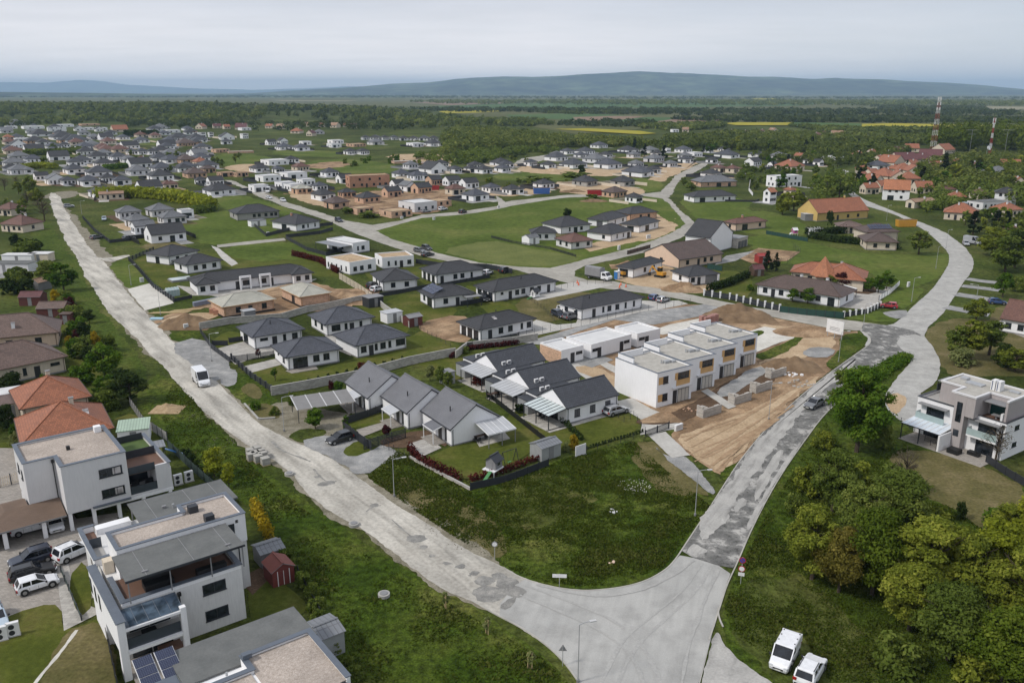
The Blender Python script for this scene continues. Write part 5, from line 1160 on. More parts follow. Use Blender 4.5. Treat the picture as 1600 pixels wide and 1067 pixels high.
# ---------------------------------------------------------------- flat-roofed apartment houses on the left and the modern house on the right
def part(root,name,mats,*boxes):
 mb = MB()
 for b in boxes: mb.box(*b[:6],*(b[6:] or ()))
 return mb.build(name,[MATS[m] for m in ([mats] if isinstance(mats,str) else mats)],root)
def coping(root,name,x0,x1,y0,y1,z,w=.42,t=.07,mat='t_bluegrey',sides='nesw'):
 mb = MB()
 if 's' in sides: mb.box(x0,x1,y0,y0 + w,z,z + t)
 if 'n' in sides: mb.box(x0,x1,y1 - w,y1,z,z + t)
 if 'w' in sides: mb.box(x0,x0 + w,y0 + (w if 's' in sides else 0),y1 - (w if 'n' in sides else 0),z,z + t)
 if 'e' in sides: mb.box(x1 - w,x1,y0 + (w if 's' in sides else 0),y1 - (w if 'n' in sides else 0),z,z + t)
 return mb.build(name,MATS[mat],root)
def ring(mb,x0,x1,y0,y1,z0,z1,w=.3,sides='nesw',m=0):
 if 's' in sides: mb.box(x0,x1,y0,y0 + w,z0,z1,m)
 if 'n' in sides: mb.box(x0,x1,y1 - w,y1,z0,z1,m)
 if 'w' in sides: mb.box(x0,x0 + w,y0 + w,y1 - w,z0,z1,m)
 if 'e' in sides: mb.box(x1 - w,x1,y0 + w,y1 - w,z0,z1,m)
def railing(root,x0,x1,y,z,name='glass_railing',mat='g_rail',h=1.0):
 mb = MB(); mb.box(x0,x1,y - .02,y + .02,z,z + h,0); mb.box(x0,x1,y - .03,y + .03,z + h + .002,z + h + .05,1)
 return mb.build(name,[MATS[mat],MATS['t_anthracite']],root)
def drainpipe(root,x,y,z0,z1):
 mb = MB(); mb.box(x - .15,x + .15,y - .3,y - .02,z1 - .35,z1); mb.tube([(x,y - .14,z0),(x,y - .14,z1 - .36)],.06,6); mb.build('downpipe',MATS['t_black'],root)
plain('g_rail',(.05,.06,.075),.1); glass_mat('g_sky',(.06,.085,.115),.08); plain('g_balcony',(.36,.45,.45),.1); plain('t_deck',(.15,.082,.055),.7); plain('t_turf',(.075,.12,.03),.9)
def apartments_middle():
 r = empty('apartment_house','white stepped apartment house with two grey roof strips round a gravel roof, middle of three','apartment house',(-26.3,72.53,0),R(37.0))
 b = MB(); b.box(-10.9,0,0,5.2,0,5.6); b.box(-10.9,2.4,5.2,11.0,0,5.6); b.box(-10.9,3.2,11.0,16.4,0,5.6); b.build('wall',MATS['w_dirty'],r)
 b = MB(); b.box(-9.9,2.4,4.9,9.0,5.6,8.3); b.box(-2.7,2.4,9.0,10.7,5.6,8.3); ring(b,-9.9,2.4,4.9,9.0,8.3,8.7,.3,'sw'); b.box(2.1,2.4,5.2,10.7,8.3,8.7); b.box(-9.6,-2.7,8.7,9.0,8.3,8.7); b.box(-2.7,-2.4,9.0,10.7,8.3,8.7); b.box(-2.4,2.1,10.4,10.7,8.3,8.7)
 b.build('top_storey_wall',MATS['w_white'],r)
 b = MB(); b.box(-9.6,2.1,5.2,8.7,8.301,8.42); b.box(-2.4,2.1,8.7,10.4,8.301,8.42); ro = b.build('gravel_roof',MATS['r_gravel'],r)
 b = MB(); z = 8.702; b.box(-9.98,2.48,4.82,5.22,z,z + .07); b.box(-9.98,-9.56,5.22,9.08,z,z + .07); b.box(-9.56,-2.78,8.66,9.08,z,z + .07); b.box(-2.78,-2.36,8.66,10.78,z,z + .07); b.box(-2.36,2.48,10.36,10.78,z,z + .07); b.box(2.06,2.48,5.22,10.36,z,z + .07); b.build('coping',MATS['t_bluegrey'],ro)
 for x,y in ((-1.6,8.9),(-.9,5.9)): part(ro,'roof_box','t_anthracite',(x - .45,x + .45,y - .4,y + .4,8.43,9.15))
 b = MB(); b.box(-10.4,.35,-.5,4.75,8.1,8.28); b.box(-10.45,.4,-.56,-.5,8.08,8.3,1); b.build('felt_canopy',[MATS['r_felt'],MATS['t_anthracite']],r)
 b = MB(); [b.box(x - .03,x + .03,-.45,4.7,8.282,8.30) for x in (-8.6,-4.4,-1.0)]; b.build('roof_seam',MATS['t_grey'],r)
 for x,y in ((-8.6,.2),(-1.0,.3)): part(r,'roof_outlet','t_grey',(x - .25,x + .25,y - .1,y + .1,8.285,8.42))
 for x in (-10.2,-6.6,-2.9,.15): q = MB(); q.beam((x,-.35,5.9),(x,-.35,8.1),.1,.1); q.build('post',MATS['t_grey'],r)
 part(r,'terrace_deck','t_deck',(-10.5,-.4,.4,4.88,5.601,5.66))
 b = MB(); ring(b,-10.9,0,0,5.2,5.6,6.0,.3,'swe'); b.build('parapet',MATS['w_white'],r); coping(r,'coping',-11.0,.1,-.1,5.2,6.002,.5,.07,sides='swe')
 for k in range(4): part(r,'terrace_window','g_dark',(-9.6 + k * 2.8,-7.2 + k * 2.8,4.84,4.895,5.7,7.9))
 part(r,'planter','t_black',(-4.0,-1.2,.5,1.2,5.67,6.4)); part(r,'sofa','t_black',(-8.6,-6.0,1.0,2.0,5.67,6.3),(-8.6,-6.0,2.0,2.25,5.67,6.7))
 b = MB(); b.box(-6.3,3.75,10.95,16.5,7.45,7.62); b.box(-6.35,3.8,16.5,16.56,7.43,7.64,1); b.build('felt_canopy',[MATS['r_felt'],MATS['t_anthracite']],r)
 b = MB(); [b.box(x - .03,x + .03,11.0,16.4,7.622,7.64) for x in (-4.6,-.6,2.2)]; b.build('roof_seam',MATS['t_grey'],r)
 for x in (-6.0,-1.5,3.5): q = MB(); q.beam((x,16.3,5.6),(x,16.3,7.45),.12,.12); q.build('post',MATS['t_grey'],r)
 part(r,'roof_vent','t_grey',(-3.6,-3.2,13,13.3,7.63,7.9)); q = MB(); q.tube([(-2.6,12.6,7.6),(-2.6,12.6,8.1)],.12,8); q.build('vent_pipe',MATS['t_galv'],r)
 part(r,'white_slab','w_white',(-9.8,-6.4,15.2,16.3,5.601,6.25))
 b = MB(); ring(b,-11.3,-9.9,8.8,16.5,5.6,6.3,.3,'snw'); b.build('parapet',MATS['w_white'],r); coping(r,'coping',-11.4,-9.8,8.7,16.6,6.302,.45,.07,sides='snw')
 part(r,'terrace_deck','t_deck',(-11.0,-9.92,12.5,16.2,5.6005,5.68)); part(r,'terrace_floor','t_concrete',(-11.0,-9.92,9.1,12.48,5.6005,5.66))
 railing(r,-11.0,-9.9,12.5,5.68);
 b = MB(); b.box(-12.0,-11.35,-2.9,8.6,2.9,5.9); b.box(-12.0,-11.35,-2.9,-2.2,0,2.9); b.box(-11.9,-11.0,3.5,8.5,0,2.9); b.build('side_wall',MATS['w_white'],r); part(r,'coping','t_bluegrey',(-12.1,-11.25,-3.0,8.7,5.902,5.97))
 for y in (4.4,6.2,8.0,10.5,13.5): part(r,'window','g_dark',(-12.03 if y < 8.5 else -10.93,-11.98 if y < 8.5 else -10.88,y - .35,y + .35,3.4,5.0))
 part(r,'chimney_box','w_cream',(-10.85,-10.0,6.6,7.6,5.61,6.9))
 b = MB(); b.face([(-11.3,-2.75,5.15),(-6.35,-2.75,5.15),(-6.35,-.12,5.5),(-11.3,-.12,5.5)]); [b.beam((x,-2.75,5.12),(x,-.12,5.47),.06,.08,1) for x in np.linspace(-11.3,-6.4,6)]; b.build('glass_roof',[MATS['g_sky'],MATS['t_bluegrey']],r)
 part(r,'frame','w_white',(-6.7,-6.2,-2.9,-2.4,0,5.35),(-11.34,-6.71,-2.9,-2.6,4.85,5.1),(-11.34,-6.71,-2.9,-2.5,2.55,2.85))
 part(r,'balcony','t_concrete',(-11.34,-6.3,-2.48,-.01,2.55,2.75)); railing(r,-11.3,-6.75,-2.55,2.86)
 for z in (.1,2.85): part(r,'glass_door','g_dark',(-10.6,-8.9,-.06,.0,z,z + 2.1),(-8.8,-7.0,-.06,.0,z,z + 2.1))
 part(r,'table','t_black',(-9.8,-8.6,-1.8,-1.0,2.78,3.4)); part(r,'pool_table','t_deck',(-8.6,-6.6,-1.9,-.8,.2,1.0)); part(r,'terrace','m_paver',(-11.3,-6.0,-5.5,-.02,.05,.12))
 for z in (1.15,4.0): add_window(r,'W',(-2.75,0,0),0,gm='g_dark',size=(2.2,1.1,z))
 for y,z in ((7,1.2),(7,4.0)): add_window(r,'w',(2.4,y,0),math.pi / 2,size=(1.2,1.2,z))
 drainpipe(r,-6.0,0,.1,5.3); drainpipe(r,1.5,5.2,.1,8.2)
 for x in (-8.5,-5,-1,2): add_window(r,'g',(x,16.4,0),math.pi,size=(1.6,2.1,3.0))
apartments_middle()
def apartments_back():
 r = empty('apartment_house','white flat-roofed apartment house over open car bays, farthest up the court of three','apartment house',(-52.37,89.88,0),R(37.8))
 b = MB(); b.box(-.1,7.0,-.3,10.1,2.25,8.0); b.box(-3.4,-.1,3.3,10.4,2.6,8.0); b.box(-3.4,7.0,6,10,0,2.25)
 ring(b,-3.4,7.0,-.3,10.1,8.0,8.35,.3,'e'); b.box(-.1,7.0,-.3,0,8.0,8.35); b.box(-.1,.2,0,3.3,8.0,8.35); b.box(-3.4,.2,3.3,3.6,8.0,8.35); b.box(-3.4,-3.1,3.6,10.4,8.0,8.35); b.box(-3.1,7.0,10.1,10.4,8.0,8.35)
 b.build('wall',MATS['w_lightgrey'],r)
 b = MB(); b.box(.2,6.7,0,10.1,8.001,8.12); b.box(-3.1,.2,3.6,10.1,8.001,8.12); ro = b.build('gravel_roof',MATS['r_gravel'],r)
 b = MB(); z = 8.352; b.box(-.2,7.1,-.4,.1,z,z + .07); b.box(-.2,.3,.1,3.2,z,z + .07); b.box(-3.5,.3,3.2,3.7,z,z + .07); b.box(-3.5,-3.0,3.7,10.5,z,z + .07); b.box(-3.0,7.1,10.0,10.5,z,z + .07); b.box(6.6,7.1,.1,10.0,z,z + .07); b.build('coping',MATS['t_bluegrey'],ro)
 part(ro,'roof_box','t_black',(1.6,2.0,5.0,5.4,8.13,8.6)); part(ro,'roof_hatch','w_white',(5.6,6.4,8.8,9.6,8.13,8.9))
 b = MB(); b.box(7.0,12.0,3.0,11.4,2.25,5.0); b.box(10.2,12.0,-.2,3.0,2.25,5.0); b.box(7.02,10.2,-.2,3.0,2.25,2.5); ring(b,7.02,12.0,-.2,11.4,5.0,5.6,.3,'ne'); b.box(7.02,12.0,5.2,5.5,5.0,5.6); b.box(10.2,11.7,-.2,.1,5.0,5.6); b.build('wing_wall',MATS['w_lightgrey'],r)
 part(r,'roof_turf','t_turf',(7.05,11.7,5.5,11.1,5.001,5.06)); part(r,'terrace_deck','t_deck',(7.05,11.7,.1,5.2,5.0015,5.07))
 part(r,'coping','t_bluegrey',(11.6,12.1,-.3,11.5,5.602,5.67),(7.1,11.6,11.0,11.5,5.602,5.67)); part(r,'dark_screen','t_anthracite',(7.1,11.6,5.14,5.2,5.1,6.1),(7.1,11.6,10.94,11.0,5.1,6.0))
 part(r,'garden_box','t_white',(10.2,11.0,6.2,6.8,5.07,5.4))
 railing(r,7.05,10.2,-.1,2.5); railing(r,7.05,10.2,.05,5.08,h=.9); part(r,'glass_door','g_dark',(7.3,9.9,2.95,3.0,2.6,4.8));
 for x in (7.6,9.2): part(r,'armchair','t_black',(x,x + .9,.8,1.7,2.51,2.95),(x,x + .9,1.5,1.7,2.95,3.4))
 for x in (-.05,2.5,5.3,8.2,11.4): part(r,'column','w_white',(x,x + .4,-.25,.2,0,2.24))
 part(r,'beam','w_white',(2.45,12.0,-.28,.1,1.85,2.22)); part(r,'canopy','t_bluegrey',(2.6,6.9,-.75,-.32,2.3,2.42))
 for z in (3.1,5.75): add_window(r,'W',(5.1,-.3,0),0,size=(2.6,1.1,z),gm='g_dark'); part(r,'blind','g_curtain',(5.3,6.2,-.345,-.325,z + .15,z + .95))
 drainpipe(r,-.35,3.3,2.7,8.1)
 for y in (5.5,8): add_window(r,'w',(-3.4,y,0),-math.pi / 2,size=(1.0,1.1,5.6)); add_window(r,'w',(7.0,y,0),math.pi / 2,size=(1.6,1.2,6.2))
apartments_back()
def carport():
 r = empty('carport','brown hipped carport roof on white pillars beside the paved court','carport',(-52.37,89.88,0),R(37.8))
 b = MB(); x0,x1,y0,y1,z,h = -8.6,-.25,-.5,7.2,2.35,.85; y1 = 3.1 + .1
 b.face([(x0,y0,z),(x1,y0,z),(x1,y1,z + h),(x0 + 2.6,y1,z + h)]); b.face([(x0,y0,z),(x0 + 2.6,y1,z + h),(x0 + 2.6,y1 + 2,z + h),(x0,7.5,z)][::1]); b.face([(x0,7.5,z),(x0 + 2.6,y1 + 2,z + h),(-3.6,y1 + 2,z + h),(-3.6,7.5,z)]); b.face([(x0 + 2.6,y1,z + h),(-3.6,y1,z + h),(-3.6,y1 + 2,z + h),(x0 + 2.6,y1 + 2,z + h)])
 b.box(x0,x1,y0 - .02,y0,z - .2,z + .0,1); b.box(x0 - .02,x0,y0,7.5,z - .2,z,1); b.build('roof',[MATS['r_carport'],MATS['t_grey']],r)
 for x in (-6.9,-2.9): part(r,'column','w_white',(x,x + .45,-.2,.25,0,2.3))
 part(r,'side_wall','w_white',(-8.0,-7.75,-.2,6.8,0,2.3)); part(r,'back_wall','w_lightgrey',(-7.7,-.3,6.5,6.75,0,2.3))
roof_mat('r_carport',(.155,.105,.075),.5,.25,.015,.08,.8,.8)
carport()
def apartments_front():
 r = empty('apartment_house','apartment house cut by the bottom edge, with grey felt roof, gravel roof and solar panels','apartment house',(-26.3,72.53,0),R(37.0))
 part(r,'wall','w_white',(-9.4,.9,-21.5,-9.2,0,5.2)); part(r,'felt_roof',['r_felt','t_anthracite'],(-9.6,1.55,-13.9,-8.85,5.25,5.45))
 b = MB(); b.box(-5.1,.9,-21.5,-13.9,5.2,5.85); b.box(-9.4,-5.1,-21.5,-15.9,5.2,5.85); b.box(-5.1,.9,-14.2,-13.9,5.85,6.2); b.box(.6,.9,-21.5,-14.2,5.85,6.2); b.box(-5.1,-4.8,-16.2,-14.2,5.85,6.2); b.box(-9.4,-4.8,-16.2,-15.9,5.85,6.2) if False else b.box(-9.4,-5.1,-16.2,-15.9,5.85,6.2); b.build('upper_wall',MATS['w_white'],r)
 b = MB(); b.box(-4.8,.6,-21.4,-14.2,5.851,5.97); b.box(-9.3,-5.1,-21.4,-16.2,5.851,5.97); ro = b.build('gravel_roof',MATS['r_gravel'],r)
 z = 6.202; b = MB(); b.box(-5.2,1.0,-14.3,-13.8,z,z + .07); b.box(.5,1.0,-21.5,-14.3,z,z + .07); b.box(-5.2,-4.7,-15.8,-14.3,z,z + .07); b.box(-9.5,-4.7,-16.3,-15.8,z,z + .07); b.build('coping',MATS['t_bluegrey'],ro)
 part(ro,'roof_box','t_bluegrey',(-5.15,-4.4,-14.75,-14.25,6.28,6.7)); q = MB(); q.tube([(-6.5,-14.6,5.45),(-6.5,-14.6,5.75)],.1,8); q.build('vent_pipe',MATS['t_galv'],r)
 drainpipe(r,.3,-19.98 - 1.5,.1,6.0)
 for y in (-19,-16.5): add_window(r,'w',(.9,y,0),math.pi / 2,size=(1.3,1.2,3.6))
 part(r,'terrace_roof','t_bluegrey',(-14.5,-9.62,-14.5,-11.6,5.0,5.2))
 mb = MB()
 for i in range(3):
  for j in range(2): mb.box(-1.55 + j * 1.7,-.05 + j * 1.7 - .08,-1.5 + i * 1.05,-.53 + i * 1.05,0,.05); mb.box(-1.6 + j * 1.7,0 + j * 1.7 - .08,-1.54 + i * 1.05,-.49 + i * 1.05,-.03,-.002,1)
 o = mb.build('solar_panel',[MATS['t_solar'],MATS['t_white']],r); o.location = (-10.6,-10.3,5.5); o.rotation_euler = (.25,0,0)
apartments_front()
def shed(px,py,ang,lx,ly,h,wall,roof,label,name='garden_shed',rise=.6,door=True,axis='x',flat=False,cat='shed'):
 c = W(px,py); r = empty(name,label,cat,(c.x,c.y,0),ang); BLOCK.append((c.x,c.y,max(lx,ly) * .6))
 mb = MB()
 if flat: mb.box(-lx / 2,lx / 2,-ly / 2,ly / 2,0,h); mb.build('wall',MATS[wall],r); part(r,'roof',roof,(-lx / 2 - .15,lx / 2 + .15,-ly / 2 - .15,ly / 2 + .15,h + .002,h + .12))
 else:
  mb.extrude([(-ly / 2,0),(ly / 2,0),(ly / 2,h),(0,h + rise),(-ly / 2,h)],(-lx / 2,0,0),(0,1,0),(0,0,1),(1,0,0),lx); mb.build('wall',MATS[wall],r)
  rb = MB(); gable_roof(rb,lx,ly + .3,h + .08 - rise * .3 / ly,rise * (1 + .3 / ly) + .06,'x',ovg=.15,th=.07); rb.build('roof',[MATS[roof],MATS['t_grey']],r)
 if door: part(r,'door','t_white' if wall == 't_red' else 't_grey',(lx / 2 + .002,lx / 2 + .04,-ly * .22,ly * .22,.05,h * .92)) if door == 'e' else part(r,'door','t_grey',(-.45,.45,-ly / 2 - .04,-ly / 2 - .002,.05,h * .92))
 return r
rs = shed(437,905,R(37) - math.pi / 2,2.6,2.4,1.9,'t_shedred','t_redroof','small red garden shed with white trimmed doors',door=False) if plain('t_redroof',(.20,.06,.045),.7) and plain('t_shedred',(.15,.03,.024),.7) else None
part(rs,'door','t_shedred',(1.302,1.33,-.6,.6,.1,1.75)); part(rs,'door_trim','t_white',(1.302,1.345,-.68,-.605,.05,1.8),(1.302,1.345,.605,.68,.05,1.8),(1.302,1.345,-.03,.03,.1,1.75))
shed(421,876,R(37),2.6,2.6,1.8,'t_grey','r_metal','garden shed with grey corrugated roof behind the red shed',axis='x',rise=.35)
shed(212,688,R(20),4.2,4.6,2.5,'w_white','r_green_metal','white garden shed with pale green metal roof',flat=True)
shed(511,1012,R(37),2.2,3.2,2.3,'t_galv','r_metal','pale sheet-metal shed with glossy roof at the corner of the bottom apartment house',rise=.3,door=False)
shed(852,712,ANG0,3.6,2.6,2.0,'t_galv','r_metal','ribbed metal garden shed on a slab behind the playhouse lawn',rise=.4)
shed(699,598,ANG0,2.0,2.0,2.2,'t_galv','t_grey','small grey garden store against the block wall',flat=True)
shed(645,508,ANG0,3.4,2.8,2.1,'t_brownred','t_grey','dark red-brown garden hut at the corner of the lawn',rise=.4) if plain('t_brownred',(.10,.025,.02),.7) else None
shed(829,381,ANG0,4.5,4.0,2.4,'w_white','r_grey','white garden shed beside the small grey-hipped bungalow',rise=.8)
shed(402,353,ANG0,6,3.4,2.2,'w_white','r_grey','white garden shed beside the grey bungalow on the field',flat=True)
shed(53,475,.1,5,4,2.2,'t_brownred','r_maroon','maroon-roofed garden hut in the allotments',rise=.9); shed(65,452,1.2,4,3,2.2,'t_grey','r_tan','tan-roofed garden hut beside the yellow conifer',rise=.8)
shed(86,492,.1,6,4.5,2.1,'t_brownred','r_brownhip','brown-roofed garden house right of the yellow conifer',rise=1.0); shed(106,505,.1,2.2,2.2,2.3,'t_brownred','t_brown','narrow brown garden cabin at the meadow edge',flat=True)
shed(15,424,.0,14,5,2.6,'w_lightgrey','r_felt','long grey flat garage by the left edge',flat=True); shed(32,410,.0,9,3.5,2.5,'w_white','r_membrane','white-roofed low garage above the long grey one',flat=True); shed(66,408,.0,6,4,2.5,'w_cream','r_membrane','low pale-roofed garage beside the dirt road meadow',flat=True)
shed(20,645,.55,7,6,2.5,'w_cream','r_brownhip','flat brown-roofed garage left of the orange-roofed house',flat=True); shed(28,632,.55,5,3.5,2.6,'w_white','r_membrane','white flat-roofed garage beside the orange roof',flat=True)
shed(1190,410,.2,3.4,3,2.2,'t_red','t_red','small red playhouse beside the dark spruces',rise=.5); shed(1182,430,.2,3,3,2.0,'t_brown','r_maroon','small pavilion with maroon roof beside the conifer hedge',rise=1.0)
shed(1272,366,.1,5,3,2.2,'w_white','r_membrane','white garden store below the yellow house hedge',flat=True); shed(1267,344,.1,7,4,2.6,'t_grey','r_white_metal','white canopy store beside the yellow house',flat=True)
shed(583,478,ANG0,4,3.2,2.4,'t_anthracite','t_grey','dark flat carport cabin between the blue-grey bungalows',flat=True); shed(389,520 - 20,ANG0,2.6,2.0,2.3,'t_grey','t_galv','grey garden boxes behind the drive bungalow',flat=True)
shed(612,500 + 2,ANG0,4,3,2.3,'w_white','r_white_metal','white lean-to store at the corner of the six-window bungalow',flat=True)
def modern():
 r = empty('modern_house','white and taupe modern house with glass balconies and striped pergola','house',(64.0,114.6,0),math.atan2(-.83,.56)); BLOCK.append((67,115,10))
 part(r,'wall','w_white',(-6.2,0,1.3,9,0,5.3),(1.6,6.9,1.3,9,0,5.3),(-6.2,-5.95,1.3,9,5.3,5.75),(-5.95,-.6,1.3,1.55,5.3,5.75),(2.9,6.9,1.3,1.5,5.3,5.6),(6.7,6.9,1.5,9,5.3,5.6))
 part(r,'tower','w_taupe',(.0,1.6,0,9,0,8.3),(-.6,-.001,2.5,9,5.3,8.3),(1.601,2.9,.03,9,5.305,8.3),(-4.0,-.6,3.2,9,5.3,8.3),(2.9,6.3,4.0,9,5.3,8.3),(6.0,6.3,2.2,4.0,5.3,8.3))
 b = MB(); b.box(-3.8,6.1,4.2,8.8,8.301,8.4); b.box(-.4,2.7,.25,4.2,8.301,8.4); ro = b.build('roof',MATS['r_ballast'],r)
 b = MB(); z = 8.302
 for q in ((-4.1,6.4,8.75,9.1),(-4.1,-3.75,3.1,8.75),(-3.75,-.7,3.1,3.45),(-.7,-.35,.0,3.45),(-.35,2.95,-.08,.27),(2.6,2.95,.27,3.9),(2.95,6.05,3.9,4.22),(6.05,6.4,2.1,8.75)): b.box(q[0],q[1],q[2],q[3],z,z + .25)
 b.build('parapet',MATS['w_lightgrey'],ro)
 for x in (2.0,2.75): part(ro,'air_conditioner',['t_white','t_blue'],(x,x + .6,5.4,6.5,8.41,9.9),(x + .15,x + .25,5.37,5.39,8.5,9.85,1))
 [part(ro,'roof_unit','t_galv',q) for q in ((-1.6,.8,5.2,6.6,8.41,8.6),(-3,-2.0,6.4,7.4,8.41,8.75),(4,5.4,6.6,7.4,8.41,8.6))]
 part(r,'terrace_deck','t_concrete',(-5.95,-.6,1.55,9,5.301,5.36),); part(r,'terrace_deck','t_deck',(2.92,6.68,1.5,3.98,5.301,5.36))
 part(r,'terrace_pavilion',['t_anthracite','t_grey'],(-6.1,-4.1,6.0,9.2,7.3,7.42,1),(-6.1,-6.0,6.0,6.1,5.76,7.3),(-6.1,-6.0,9.1,9.2,5.76,7.3),(-6.05,-6.0,6.2,9.0,5.8,6.9));
 part(r,'dark_parapet','t_anthracite',(-6.3,-5.9,1.2,9.1,5.752,5.82),(-5.9,-.62,1.2,1.6,5.752,5.82)); part(r,'dark_parapet','t_anthracite',(1.62,6.98,1.22,1.52,5.602,5.66),(6.66,6.98,1.52,9.05,5.602,5.66))
 part(r,'awning','t_grey',(3.0,6.0,2.0,3.98,7.6,7.7)); part(r,'glass_door','g_teal',(3.2,5.9,3.94,3.999,5.4,7.5)); q = MB(); q.box(1.7,6.6,1.4,1.42,5.67,6.5); q.build('glass_railing',MATS['g_rail'],r) if False else None
 part(r,'garden_table','t_grey',(4.2,5.4,2.2,3.0,5.9,5.98),(4.7,4.9,2.5,2.7,5.37,5.9)); part(r,'deck_chair','t_white',(5.6,5.9,2.0,2.6,5.37,6.5)); part(r,'lounger','t_anthracite',(-1.4,-.8,3.8,4.9,5.37,5.7))
 for z0,z1 in ((6.0,8.0 - .2),(1.4,3.9)): part(r,'stair_window','g_dark',(.4,1.2,-.04,.02,z0 - (2.4 if z0 > 5 else 0) + .6,z1 - .6 if z0 > 5 else 3.2 - .2))
 for x0,x1 in ((-5.6,-1.2),(2.2,6.4)):
  part(r,'canopy','t_grey',(x0,x1,.35,1.29,4.95,5.1)); part(r,'balcony','w_white',(x0,x1,.1,1.29,2.55,2.8)); part(r,'glass_railing','g_balcony',(x0,x1,.1,.16,2.81,3.8),(x0,x0 + .06,.17,1.28,2.81,3.8))
  part(r,'glass_door','g_dark',(x0 + 1.0,x1 - .7,1.24,1.3,2.85,4.75)); part(r,'glass_door','g_dark',(x0 + 1.0,x1 - .7,1.24,1.3,.1,2.35))
 b = MB(); n = 7
 for k in range(n): x0 = -5.8 + 5.8 * k / n; b.face([(x0 + .08,-2.9,2.55),(x0 + .75,-2.9,2.55),(x0 + .75,1.25,3.0),(x0 + .08,1.25,3.0)])
 for k in range(n + 1): x0 = -5.8 + 5.8 * k / n; b.beam((x0,-2.9,2.52),(x0,1.25,2.97),.1,.1,1)
 b.beam((-5.85,-2.9,2.48),(.05,-2.9,2.48),.14,.14,2); pr = b.build('pergola_roof',[MATS['r_pane'],MATS['t_white'],MATS['t_anthracite']],r)
 for x in (-5.75,-3): q = MB(); q.beam((x,-2.85,0),(x,-2.85,2.45),.12,.12); q.build('post',MATS['t_anthracite'],pr)
 part(r,'garden_wall','w_white',(.0,.25,-3.1,-.02,0,2.45)); part(r,'terrace','m_paver',(-5.9,6.5,-3.2,1.25,0,.06)); part(r,'garden_table','t_black',(1.0,2.6,-2.2,-.9,.07,.75)); part(r,'sofa','t_black',(3.0,4.6,-.4,.4,.07,.6))
 for z in (1.4,4.0): add_window(r,'h',(6.9,4.5,0),math.pi / 2,size=(1.2,.7,z))
 drainpipe(r,6.6,1.3,.1,5.3)
plain('t_blue',(.02,.05,.14),.4); plain('g_teal',(.01,.06,.055),.1); plain('r_pane',(.62,.68,.74),.2)
modern()
# ---------------------------------------------------------------- trees and plants
leaf_mat('l_green',(.025,.056,.004),(.084,.159,.014),(.176,.245,.028)); leaf_mat('l_olive',(.069,.094,.011),(.192,.226,.028),(.382,.390,.064)); leaf_mat('l_yellow',(.107,.136,.010),(.239,.271,.023),(.428,.435,.045))
leaf_mat('l_dark',(.014,.026,.006),(.036,.060,.013),(.072,.096,.024)); leaf_mat('l_conifer',(.010,.018,.006),(.027,.042,.014)); leaf_mat('l_red',(.035,.008,.010),(.095,.022,.022)); leaf_mat('l_mid',(.051,.080,.010),(.136,.181,.032),(.245,.273,.064))
leaf_mat('l_bronze',(.081,.075,.013),(.194,.169,.033),(.338,.269,.069)); leaf_mat('l_gold',(.20,.14,.01),(.45,.33,.02)); leaf_mat('l_twig',(.10,.085,.055),(.2,.17,.12)); leaf_mat('l_redhedge',(.05,.010,.010),(.13,.030,.022)); leaf_mat('l_palebush',(.14,.17,.05),(.28,.30,.12))
leaf_mat('l_wood',(.053,.072,.016),(.117,.150,.029),(.231,.246,.060)); leaf_mat('l_wood2',(.026,.042,.014),(.062,.084,.022),(.107,.130,.039)); leaf_mat('l_grove',(.060,.090,.010),(.114,.150,.014),(.192,.216,.026))
leaf_mat('l_thicket',(.034,.060,.006),(.10,.145,.014),(.19,.23,.03))
blotch('t_bark',[(.3,(.045,.035,.026)),(.7,(.10,.08,.06))],4,6,.6)
def leaves(seed,clumps,n,size,flat=.0,jitter=.5):
 """leaf-sized faces gathered in clumps: clumps = rows of (x, y, z, rx, rz)"""
 g = np.random.default_rng(seed); cl = np.array(clumps,float); w = cl[:,3] ** 2 * 1.0; k = g.choice(len(cl),n,p=w / w.sum())
 d = g.normal(size=(n,3)); d /= np.linalg.norm(d,axis=1)[:,None]; rr = g.uniform(.2,1.0,n) ** .5 * g.choice([1,1,1,1.28],n)
 c = cl[k]; p = c[:,:3] + d * rr[:,None] * np.stack([c[:,3],c[:,3],c[:,4]],1)
 nrm = d + g.normal(size=(n,3)) * jitter; nrm[:,2] += .35; nrm /= np.linalg.norm(nrm,axis=1)[:,None]
 a = np.cross(nrm,g.normal(size=(n,3))); a /= np.linalg.norm(a,axis=1)[:,None]; b = np.cross(nrm,a)
 s = size * g.uniform(.4,1.5,n)[:,None]
 v = np.stack([p - a * s - b * s * .2,p + b * s * .62,p + a * s + b * s * .1,p - b * s * .55],1).reshape(-1,3)
 f = np.arange(n * 4).reshape(n,4)
 ct = g.uniform(0,1,len(cl))
 return v,f,np.clip(.55 * ct[k] + g.uniform(0,.45,n),0,1)
def crown_clumps(seed,h,r,base,n,shape='round'):
 g = np.random.default_rng(seed); out = []
 for i in range(n):
  t = g.uniform(0,1);
  if shape == 'round': prof = math.sin(math.pi * (.12 + .80 * t)) ** .8
  elif shape == 'tall': prof = math.sin(math.pi * (.15 + .75 * t)) ** .6 * .8
  elif shape == 'cone': prof = 1.05 - t
  elif shape == 'column': prof = .75 + .2 * math.sin(math.pi * t)
  else: prof = 1 - .45 * t
  a = g.uniform(0,2 * math.pi); q = math.sqrt(g.uniform(.08,1)) * r * prof * .82; cr = r * g.choice([.14,.2,.28,.38]) * g.uniform(.8,1.2) * (.5 + .5 * prof)
  out.append((q * math.cos(a),q * math.sin(a),base + (h - base) * (.08 + .86 * t),cr,cr * .75))
 return out
_tm = {}
